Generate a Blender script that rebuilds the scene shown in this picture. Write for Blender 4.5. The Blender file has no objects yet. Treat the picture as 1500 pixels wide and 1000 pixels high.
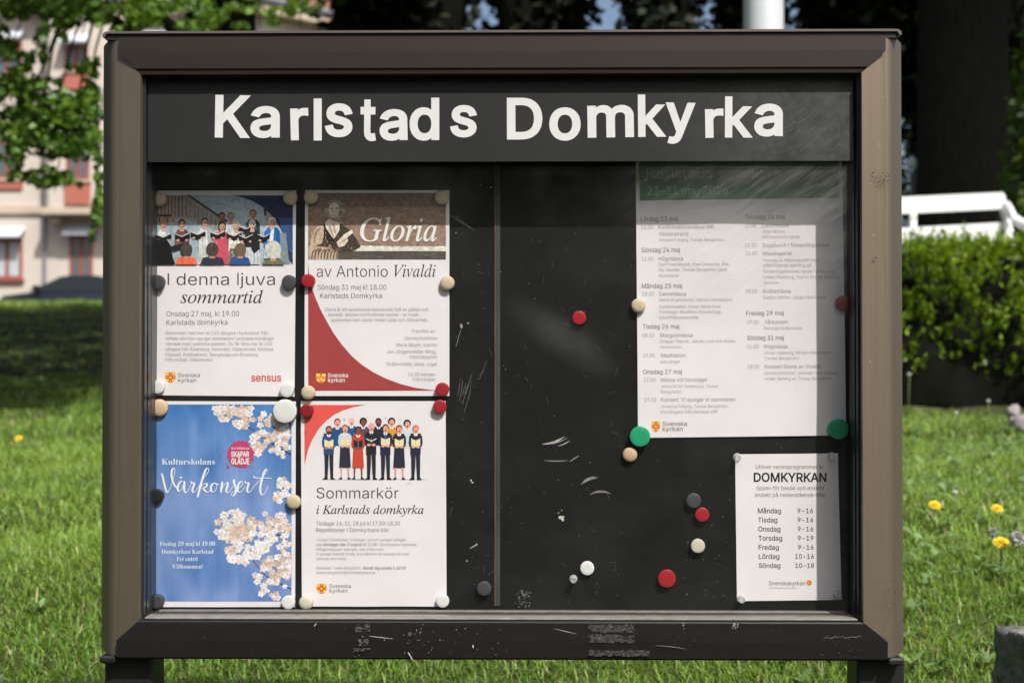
import bpy, math, random
import numpy as np
from mathutils import Vector, Matrix
from mathutils.geometry import delaunay_2d_cdt

random.seed(7)
RNG = np.random.default_rng(11)
SC = bpy.context.scene
COL = SC.collection
R = math.radians

# ------------------------------------------------------------------ camera, sky, sun, exposure
CAM = Vector((0.027, 0.0, 1.5))
YAW, PITCH, FPX = R(0.77), R(0.77), 50.0 / 36.0 * 1500.0
FWD = Vector((-math.sin(YAW) * math.cos(PITCH), math.cos(YAW) * math.cos(PITCH), math.sin(PITCH)))
RGT = Vector((math.cos(YAW), math.sin(YAW), 0.0))
UPV = RGT.cross(FWD)
cd = bpy.data.cameras.new('camera')
cam = bpy.data.objects.new('camera', cd)
COL.objects.link(cam)
M = Matrix((RGT, UPV, -FWD)).transposed().to_4x4()
M.translation = CAM
cam.matrix_world = M
cd.lens, cd.sensor_width = 50.0, 36.0
cd.clip_start, cd.clip_end = 0.05, 600.0
cd.dof.use_dof = True
cd.dof.focus_distance = 2.09
cd.dof.aperture_fstop = 5.6
SC.camera = cam

SUN_AZ, SUN_EL = R(29.5), R(49.5)          # azimuth from the board's normal towards the right
SUN = Vector((math.sin(SUN_AZ) * math.cos(SUN_EL), -math.cos(SUN_AZ) * math.cos(SUN_EL), math.sin(SUN_EL)))
W = bpy.data.worlds.new('World')
SC.world = W
W.use_nodes = True
nt = W.node_tree
sky = nt.nodes.new('ShaderNodeTexSky')
sky.sky_type = 'NISHITA'
sky.sun_disc = False
sky.dust_density = 4.0
sky.air_density = 0.85
sky.ozone_density = 0.6
sky.sun_elevation = SUN_EL
sky.sun_rotation = R(180) - SUN_AZ
nt.links.new(sky.outputs[0], nt.nodes['Background'].inputs[0])
nt.nodes['Background'].inputs[1].default_value = 0.12
sl = bpy.data.lights.new('sun', 'SUN')
sl.energy, sl.angle, sl.color = 4.2, R(0.8), (1.0, 0.98, 0.945)
so = bpy.data.objects.new('sun', sl)
so.rotation_euler = SUN.to_track_quat('Z', 'Y').to_euler()
so.location = (3, -5, 12)
COL.objects.link(so)
SC.view_settings.view_transform = 'Standard'
SC.view_settings.look = 'None'
SC.view_settings.gamma = 1.0
SC.view_settings.exposure = 0.21
SC.cycles.max_bounces = 8
SC.cycles.transparent_max_bounces = 16
SC.cycles.caustics_reflective = False
SC.cycles.caustics_refractive = False


def at(px, py, Y):
    """the point of the vertical plane y = Y that lies behind a pixel of the 1500 x 1000 photograph"""
    d = FWD + RGT * ((px - 750.0) / FPX) + UPV * ((500.0 - py) / FPX)
    t = (Y - CAM.y) / d.y
    return CAM + d * t


# ------------------------------------------------------------------ helpers
def lin(c):
    def f(v):
        v /= 255.0
        return v / 12.92 if v <= 0.04045 else ((v + 0.055) / 1.055) ** 2.4
    return tuple(f(v) for v in c[:3])


def tag(o, label=None, cat=None, group=None, kind=None):
    if label: o['label'] = label
    if cat: o['category'] = cat
    if group: o['group'] = group
    if kind: o['kind'] = kind
    return o


def empty(name, loc, label=None, cat=None, group=None):
    o = bpy.data.objects.new(name, None)
    o.location = loc
    o.empty_display_size = 0.05
    COL.objects.link(o)
    return tag(o, label, cat, group)


def world_of(o):
    w = Matrix.Translation(o.location)
    return w if o.parent is None else world_of(o.parent) @ o.matrix_parent_inverse @ w


def link(name, me, mats, parent=None, smooth=False):
    o = bpy.data.objects.new(name, me)
    COL.objects.link(o)
    if mats is not None:
        for m in (mats if isinstance(mats, (list, tuple)) else [mats]):
            me.materials.append(m)
    if parent is not None:
        o.parent = parent
        o.matrix_parent_inverse = world_of(parent).inverted()
    if smooth:
        me.polygons.foreach_set('use_smooth', [True] * len(me.polygons))
    return o


class MB:
    """collects shapes into one mesh (world coordinates)"""
    def __init__(self):
        self.v, self.f, self.mi, self.c = [], [], [], []

    def add(self, verts, faces, mi=0, col=None):
        n = len(self.v)
        self.v += [tuple(p) for p in verts]
        self.f += [tuple(i + n for i in f) for f in faces]
        self.mi += [mi] * len(faces)
        self.c += [col or (1, 1, 1)] * len(verts)
        return self

    def box(self, lo, hi, mi=0, rot=0.0, bev=0.0):
        (x0, y0, z0), (x1, y1, z1) = lo, hi
        cx, cy = (x0 + x1) / 2, (y0 + y1) / 2
        b = min(bev, (x1 - x0) * .45, (y1 - y0) * .45, (z1 - z0) * .45)
        if b <= 0:
            vs = [(x, y, z) for z in (z0, z1) for x, y in ((x0, y0), (x1, y0), (x1, y1), (x0, y1))]
            fs = [(3, 2, 1, 0), (4, 5, 6, 7), (0, 1, 5, 4), (1, 2, 6, 5), (2, 3, 7, 6), (3, 0, 4, 7)]
        else:
            def ring(i, z):
                return [(x0 + i + (b if not i else 0) * 0, y0 + i, z), (x1 - i, y0 + i, z), (x1 - i, y1 - i, z), (x0 + i, y1 - i, z)]
            def oct_(z, ins):
                a, c = x0 + ins, x1 - ins
                d, e = y0 + ins, y1 - ins
                k = b * .6
                return [(a + k, d, z), (c - k, d, z), (c, d + k, z), (c, e - k, z), (c - k, e, z), (a + k, e, z), (a, e - k, z), (a, d + k, z)]
            rings = [oct_(z0, b), oct_(z0 + b, 0), oct_(z1 - b, 0), oct_(z1, b)]
            vs = [p for r in rings for p in r]
            fs = [tuple(range(7, -1, -1)), tuple(range(24, 32))]
            for k in range(3):
                for i in range(8):
                    j = (i + 1) % 8
                    fs.append((k * 8 + i, k * 8 + j, k * 8 + 8 + j, k * 8 + 8 + i))
        if rot:
            cr, sr = math.cos(rot), math.sin(rot)
            vs = [(cx + (x - cx) * cr - (y - cy) * sr, cy + (x - cx) * sr + (y - cy) * cr, z) for x, y, z in vs]
        return self.add(vs, fs, mi)

    def tube(self, pts, radii, n=10, mi=0, caps=True):
        pts = [Vector(p) for p in pts]
        if not isinstance(radii, (list, tuple)): radii = [radii] * len(pts)
        vs, fs = [], []
        for i, p in enumerate(pts):
            t = (pts[min(i + 1, len(pts) - 1)] - pts[max(i - 1, 0)]).normalized()
            a = t.cross(Vector((0, 1, 0)) if abs(t.y) < .9 else Vector((1, 0, 0))).normalized()
            b = t.cross(a)
            for k in range(n):
                w = 2 * math.pi * k / n
                vs.append(p + (a * math.cos(w) + b * math.sin(w)) * radii[i])
        for i in range(len(pts) - 1):
            for k in range(n):
                j = (k + 1) % n
                fs.append((i * n + k, i * n + j, (i + 1) * n + j, (i + 1) * n + k))
        if caps:
            fs.append(tuple(range(n - 1, -1, -1)))
            fs.append(tuple((len(pts) - 1) * n + k for k in range(n)))
        return self.add(vs, fs, mi)

    def lathe(self, c, prof, n=28, axis='y', mi=0):
        """prof: (radius, distance along the axis); axis 'y' points at the viewer (-y)"""
        vs, fs = [], []
        for r, h in prof:
            for k in range(n):
                w = 2 * math.pi * k / n
                if axis == 'y': vs.append((c[0] + r * math.cos(w), c[1] - h, c[2] + r * math.sin(w)))
                else: vs.append((c[0] + r * math.cos(w), c[1] + r * math.sin(w), c[2] + h))
        for i in range(len(prof) - 1):
            for k in range(n):
                j = (k + 1) % n
                fs.append((i * n + k, i * n + j, (i + 1) * n + j, (i + 1) * n + k))
        fs.append(tuple((len(prof) - 1) * n + k for k in range(n)))
        fs.append(tuple(range(n - 1, -1, -1)))
        return self.add(vs, fs, mi)

    def prism_y(self, loop, y0, y1, mi=0):
        """xz outline pushed from y0 (front) to y1 (back)"""
        n = len(loop)
        vs = [(x, y0, z) for x, z in loop] + [(x, y1, z) for x, z in loop]
        fs = [tuple(range(n)), tuple(range(2 * n - 1, n - 1, -1))]
        for i in range(n):
            j = (i + 1) % n
            fs.append((i, i + n, j + n, j))
        return self.add(vs, fs, mi)

    def build(self, name, mats, parent=None, smooth=False, colors=False):
        me = bpy.data.meshes.new(name)
        me.from_pydata(self.v, [], self.f)
        me.polygons.foreach_set('material_index', self.mi)
        if colors:
            a = me.color_attributes.new('Col', 'FLOAT_COLOR', 'POINT')
            a.data.foreach_set('color', np.array([(*c, 1) for c in self.c], dtype=np.float32).ravel())
        me.validate()
        me.update()
        return link(name, me, mats, parent, smooth)


def fast_mesh(name, V, F, mats, parent=None, col=None, smooth=False):
    """V (n,3), F (m,k) arrays -> object"""
    V = np.asarray(V, dtype=np.float32); F = np.asarray(F, dtype=np.int32)
    m, k = F.shape
    me = bpy.data.meshes.new(name)
    me.vertices.add(len(V)); me.vertices.foreach_set('co', V.ravel())
    me.loops.add(m * k); me.loops.foreach_set('vertex_index', F.ravel())
    me.polygons.add(m)
    me.polygons.foreach_set('loop_start', np.arange(0, m * k, k, dtype=np.int32))
    me.polygons.foreach_set('loop_total', np.full(m, k, dtype=np.int32))
    if col is not None:
        a = me.color_attributes.new('Col', 'FLOAT_COLOR', 'POINT')
        a.data.foreach_set('color', np.concatenate([col, np.ones((len(col), 1))], 1).astype(np.float32).ravel())
    me.update(calc_edges=True)
    return link(name, me, mats, parent, smooth)


# ------------------------------------------------------------------ materials
def mat(name, color=(.5, .5, .5), rough=.5, metal=0.0, noise=0.0, nscale=20.0, stretch=(1, 1, 1), bump=0.0, bscale=None, spec=.5, attr=False):
    m = bpy.data.materials.new(name)
    m.use_nodes = True
    t = m.node_tree
    b = t.nodes['Principled BSDF']
    b.inputs['Base Color'].default_value = (*color, 1)
    b.inputs['Roughness'].default_value = rough
    b.inputs['Metallic'].default_value = metal
    b.inputs['Specular IOR Level'].default_value = spec
    tc = t.nodes.new('ShaderNodeTexCoord')
    mp = t.nodes.new('ShaderNodeMapping')
    mp.inputs['Scale'].default_value = stretch
    t.links.new(tc.outputs['Object'], mp.inputs[0])
    src = None
    if attr:
        a = t.nodes.new('ShaderNodeAttribute'); a.attribute_name = 'Col'
        src = a.outputs['Color']
    if noise:
        n = t.nodes.new('ShaderNodeTexNoise')
        n.inputs['Scale'].default_value = nscale
        n.inputs['Detail'].default_value = 6
        n.inputs['Roughness'].default_value = .62
        t.links.new(mp.outputs[0], n.inputs['Vector'])
        mr = t.nodes.new('ShaderNodeMapRange')
        mr.inputs['From Min'].default_value = .25; mr.inputs['From Max'].default_value = .75
        mr.inputs['To Min'].default_value = 1 - noise; mr.inputs['To Max'].default_value = 1 + noise
        t.links.new(n.outputs['Fac'], mr.inputs['Value'])
        vm = t.nodes.new('ShaderNodeMix'); vm.data_type = 'RGBA'; vm.blend_type = 'MULTIPLY'
        vm.inputs['Factor'].default_value = 1
        if src is not None: t.links.new(src, vm.inputs['A'])
        else: vm.inputs['A'].default_value = (*color, 1)
        t.links.new(mr.outputs[0], vm.inputs['B'])
        src = vm.outputs['Result']
    if src is not None: t.links.new(src, b.inputs['Base Color'])
    if bump:
        n2 = t.nodes.new('ShaderNodeTexNoise')
        n2.inputs['Scale'].default_value = bscale or nscale
        n2.inputs['Detail'].default_value = 5
        t.links.new(mp.outputs[0], n2.inputs['Vector'])
        bp = t.nodes.new('ShaderNodeBump')
        bp.inputs['Strength'].default_value = 1.0
        bp.inputs['Distance'].default_value = bump
        t.links.new(n2.outputs['Fac'], bp.inputs['Height'])
        t.links.new(bp.outputs[0], b.inputs['Normal'])
    return m


def leaf_mat(name, trans=.35, rough=.45, spec=.4):
    """leaf tissue: colour from the mesh, some light let through"""
    m = bpy.data.materials.new(name)
    m.use_nodes = True
    t = m.node_tree
    b = t.nodes['Principled BSDF']
    out = t.nodes['Material Output']
    a = t.nodes.new('ShaderNodeAttribute'); a.attribute_name = 'Col'
    t.links.new(a.outputs['Color'], b.inputs['Base Color'])
    b.inputs['Roughness'].default_value = rough
    b.inputs['Specular IOR Level'].default_value = spec
    tr = t.nodes.new('ShaderNodeBsdfTranslucent')
    hs = t.nodes.new('ShaderNodeHueSaturation')
    hs.inputs['Hue'].default_value = .47; hs.inputs['Saturation'].default_value = 1.1; hs.inputs['Value'].default_value = 1.5
    t.links.new(a.outputs['Color'], hs.inputs['Color'])
    t.links.new(hs.outputs[0], tr.inputs[0])
    mx = t.nodes.new('ShaderNodeMixShader'); mx.inputs[0].default_value = trans
    t.links.new(b.outputs[0], mx.inputs[1]); t.links.new(tr.outputs[0], mx.inputs[2])
    t.links.new(mx.outputs[0], out.inputs['Surface'])
    return m


def glass_mat(name, dirt=True):
    """clear sheet glass: light passes, a few percent mirrored, dust and fine scratches on it"""
    m = bpy.data.materials.new(name)
    m.use_nodes = True
    t = m.node_tree
    t.nodes.remove(t.nodes['Principled BSDF'])
    out = t.nodes['Material Output']
    tr = t.nodes.new('ShaderNodeBsdfTransparent'); tr.inputs[0].default_value = (.985, .99, .985, 1)
    gl = t.nodes.new('ShaderNodeBsdfGlossy'); gl.inputs['Roughness'].default_value = .03
    fr = t.nodes.new('ShaderNodeFresnel')
    ge = t.nodes.new('ShaderNodeNewGeometry')                # same few percent on leaving the pane as on entering it
    io = t.nodes.new('ShaderNodeMapRange'); io.inputs['To Min'].default_value = 1.45; io.inputs['To Max'].default_value = 1 / 1.45
    t.links.new(ge.outputs['Backfacing'], io.inputs['Value']); t.links.new(io.outputs[0], fr.inputs[0])
    mx = t.nodes.new('ShaderNodeMixShader')
    t.links.new(fr.outputs[0], mx.inputs[0]); t.links.new(tr.outputs[0], mx.inputs[1]); t.links.new(gl.outputs[0], mx.inputs[2])
    last = mx
    if dirt:
        tc = t.nodes.new('ShaderNodeTexCoord')
        # dust film
        n = t.nodes.new('ShaderNodeTexNoise'); n.inputs['Scale'].default_value = 7; n.inputs['Detail'].default_value = 8; n.inputs['Roughness'].default_value = .7
        t.links.new(tc.outputs['Object'], n.inputs['Vector'])
        r1 = t.nodes.new('ShaderNodeMapRange'); r1.inputs['From Min'].default_value = .45; r1.inputs['From Max'].default_value = .8
        r1.inputs['To Min'].default_value = 0.003; r1.inputs['To Max'].default_value = .014
        t.links.new(n.outputs['Fac'], r1.inputs['Value'])
        # specks
        v = t.nodes.new('ShaderNodeTexVoronoi'); v.inputs['Scale'].default_value = 70
        t.links.new(tc.outputs['Object'], v.inputs['Vector'])
        r2 = t.nodes.new('ShaderNodeMapRange'); r2.inputs['From Min'].default_value = .035; r2.inputs['From Max'].default_value = .06
        r2.inputs['To Min'].default_value = .5; r2.inputs['To Max'].default_value = 0
        t.links.new(v.outputs['Distance'], r2.inputs['Value'])
        n3 = t.nodes.new('ShaderNodeTexNoise'); n3.inputs['Scale'].default_value = 16
        t.links.new(tc.outputs['Object'], n3.inputs['Vector'])
        r3 = t.nodes.new('ShaderNodeMapRange'); r3.inputs['From Min'].default_value = .55; r3.inputs['From Max'].default_value = .68
        t.links.new(n3.outputs['Fac'], r3.inputs['Value'])
        ml = t.nodes.new('ShaderNodeMath'); ml.operation = 'MULTIPLY'
        t.links.new(r2.outputs[0], ml.inputs[0]); t.links.new(r3.outputs[0], ml.inputs[1])
        ad = t.nodes.new('ShaderNodeMath'); ad.operation = 'ADD'; ad.use_clamp = True
        t.links.new(r1.outputs[0], ad.inputs[0]); t.links.new(ml.outputs[0], ad.inputs[1])
        # a wiped, scratched patch towards the upper right corner
        sx = t.nodes.new('ShaderNodeSeparateXYZ'); t.links.new(tc.outputs['Object'], sx.inputs[0])
        gx = t.nodes.new('ShaderNodeMapRange'); gx.interpolation_type = 'SMOOTHSTEP'
        gx.inputs['From Min'].default_value = .12; gx.inputs['From Max'].default_value = .36
        t.links.new(sx.outputs['X'], gx.inputs['Value'])
        gz = t.nodes.new('ShaderNodeMapRange'); gz.interpolation_type = 'SMOOTHSTEP'
        gz.inputs["From Min"].default_value = 1.52; gz.inputs["From Max"].default_value = 1.74
        t.links.new(sx.outputs['Z'], gz.inputs['Value'])
        gm = t.nodes.new('ShaderNodeMath'); gm.operation = 'MULTIPLY'
        t.links.new(gx.outputs[0], gm.inputs[0]); t.links.new(gz.outputs[0], gm.inputs[1])
        m0 = t.nodes.new('ShaderNodeMapping'); m0.inputs['Rotation'].default_value = (0, R(32), 0)
        mp = t.nodes.new('ShaderNodeMapping'); mp.inputs['Scale'].default_value = (9, 30, 75)
        t.links.new(tc.outputs['Object'], m0.inputs[0]); t.links.new(m0.outputs[0], mp.inputs[0])
        n4 = t.nodes.new('ShaderNodeTexNoise'); n4.inputs['Scale'].default_value = 1.6; n4.inputs['Detail'].default_value = 7; n4.inputs['Roughness'].default_value = .75
        t.links.new(mp.outputs[0], n4.inputs['Vector'])
        r4 = t.nodes.new('ShaderNodeMapRange'); r4.inputs['From Min'].default_value = .42; r4.inputs['From Max'].default_value = .8
        r4.inputs['To Min'].default_value = .02; r4.inputs['To Max'].default_value = .13
        t.links.new(n4.outputs['Fac'], r4.inputs['Value'])
        g2 = t.nodes.new('ShaderNodeMath'); g2.operation = 'MULTIPLY'
        t.links.new(gm.outputs[0], g2.inputs[0]); t.links.new(r4.outputs[0], g2.inputs[1])
        ad2 = t.nodes.new('ShaderNodeMath'); ad2.operation = 'ADD'; ad2.use_clamp = True
        t.links.new(ad.outputs[0], ad2.inputs[0]); t.links.new(g2.outputs[0], ad2.inputs[1])
        m5 = t.nodes.new('ShaderNodeMapping'); m5.vector_type = 'TEXTURE'
        m5.inputs['Location'].default_value = (.070, 2.07, 1.535); m5.inputs['Rotation'].default_value = (0, R(34), 0); m5.inputs['Scale'].default_value = (.115, 1, .036)
        t.links.new(tc.outputs['Object'], m5.inputs[0])
        ln = t.nodes.new('ShaderNodeVectorMath'); ln.operation = 'LENGTH'
        t.links.new(m5.outputs[0], ln.inputs[0])
        r5 = t.nodes.new('ShaderNodeMapRange'); r5.interpolation_type = 'SMOOTHSTEP'
        r5.inputs['From Min'].default_value = 0; r5.inputs['From Max'].default_value = 1; r5.inputs['To Min'].default_value = .05; r5.inputs['To Max'].default_value = 0
        t.links.new(ln.outputs['Value'], r5.inputs['Value'])
        n5 = t.nodes.new('ShaderNodeTexNoise'); n5.inputs['Scale'].default_value = 17; n5.inputs['Detail'].default_value = 5
        t.links.new(tc.outputs['Object'], n5.inputs['Vector'])
        g5 = t.nodes.new('ShaderNodeMath'); g5.operation = 'MULTIPLY'
        t.links.new(r5.outputs[0], g5.inputs[0]); t.links.new(n5.outputs['Fac'], g5.inputs[1])
        ad3 = t.nodes.new('ShaderNodeMath'); ad3.operation = 'ADD'; ad3.use_clamp = True
        t.links.new(ad2.outputs[0], ad3.inputs[0]); t.links.new(g5.outputs[0], ad3.inputs[1])
        ad2 = ad3
        df = t.nodes.new('ShaderNodeBsdfDiffuse'); df.inputs[0].default_value = (.55, .55, .52, 1)
        m2 = t.nodes.new('ShaderNodeMixShader')
        t.links.new(ad2.outputs[0], m2.inputs[0]); t.links.new(mx.outputs[0], m2.inputs[1]); t.links.new(df.outputs[0], m2.inputs[2])
        last = m2
    t.links.new(last.outputs[0], out.inputs['Surface'])
    return m


M_STILE = mat('bronze_aluminium', (.205, .165, .120), .5, .7, .09, 6, (60, 60, 1.2), spec=.4)
M_RAIL = mat('dark_bronze_aluminium', (.0225, .0145, .0112), .42, .1, .18, 5, (1.5, 40, 40), spec=.35)
M_RAILLOW = mat('black_painted_aluminium', (.0115, .011, .0112), .5, 0, .2, 9, (2, 20, 20), spec=.25)
M_CAP = mat('bronze_cap', (.14, .115, .10), .35, .3, .1, 8)
M_BLACK = mat('black_plastic', (.008, .008, .0085), .5, 0, .2, 30)
M_PANEL = mat('black_felt_panel', (.0085, .0085, .0085), .8, 0, .35, 6, spec=.15)
M_HEADER = mat('dark_header_board', (.0165, .0168, .0158), .6, 0, .25, 5, bump=.0002, bscale=90, spec=.25)
t = M_HEADER.node_tree                                        # wiped dust that has gathered towards the right end
b = t.nodes['Principled BSDF']
tc = t.nodes.new('ShaderNodeTexCoord')
sx = t.nodes.new('ShaderNodeSeparateXYZ'); t.links.new(tc.outputs['Object'], sx.inputs[0])
gx = t.nodes.new('ShaderNodeMapRange'); gx.interpolation_type = 'SMOOTHSTEP'
gx.inputs['From Min'].default_value = .12; gx.inputs['From Max'].default_value = .52
t.links.new(sx.outputs['X'], gx.inputs['Value'])
n = t.nodes.new('ShaderNodeTexNoise'); n.inputs['Scale'].default_value = 34; n.inputs['Detail'].default_value = 9; n.inputs['Roughness'].default_value = .75
t.links.new(tc.outputs['Object'], n.inputs['Vector'])
r = t.nodes.new('ShaderNodeMapRange'); r.inputs['From Min'].default_value = .3; r.inputs['From Max'].default_value = .75; r.inputs['To Min'].default_value = .02; r.inputs['To Max'].default_value = .32
t.links.new(n.outputs['Fac'], r.inputs['Value'])
k = t.nodes.new('ShaderNodeMath'); k.operation = 'MULTIPLY'
t.links.new(gx.outputs[0], k.inputs[0]); t.links.new(r.outputs[0], k.inputs[1])
mx = t.nodes.new('ShaderNodeMix'); mx.data_type = 'RGBA'
t.links.new(k.outputs[0], mx.inputs['Factor'])
t.links.new(b.inputs['Base Color'].links[0].from_socket, mx.inputs['A']); mx.inputs['B'].default_value = (.21, .215, .20, 1)
t.links.new(mx.outputs['Result'], b.inputs['Base Color'])
M_VINYL = mat('white_vinyl_letters', (.60, .60, .585), .45, 0, .04, 60)
M_SILL = mat('dusty_sill', (.20, .19, .165), .7, 0, .35, 14, (3, 8, 8), spec=.2)
M_GROOVE = mat('sill_groove', (.03, .03, .03), .7, 0, .3, 20)
M_REVEAL = mat('reveal_rubber', (.02, .021, .023), .3, 0, .3, 8, (10, 10, 1.5), spec=.5)
M_GLASS = glass_mat('sheet_glass')
M_PAPER = mat('white_paper', (.80, .755, .77), .75, 0, .05, 9, bump=.0011, bscale=13, spec=.15)
M_INK = mat('printed_ink', (.5, .5, .5), .7, 0, .05, 50, attr=True, spec=.12)
M_PHOTO = mat('photo_print_ink', (.5, .5, .5), .7, 0, .30, 170, attr=True, spec=.12)
M_SCUFF = mat('pale_scuff', (.38, .37, .33), .8, 0, .3, 200, attr=True)
M_POST = mat('black_post', (.01, .01, .0105), .5, 0, .2, 12)


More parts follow.
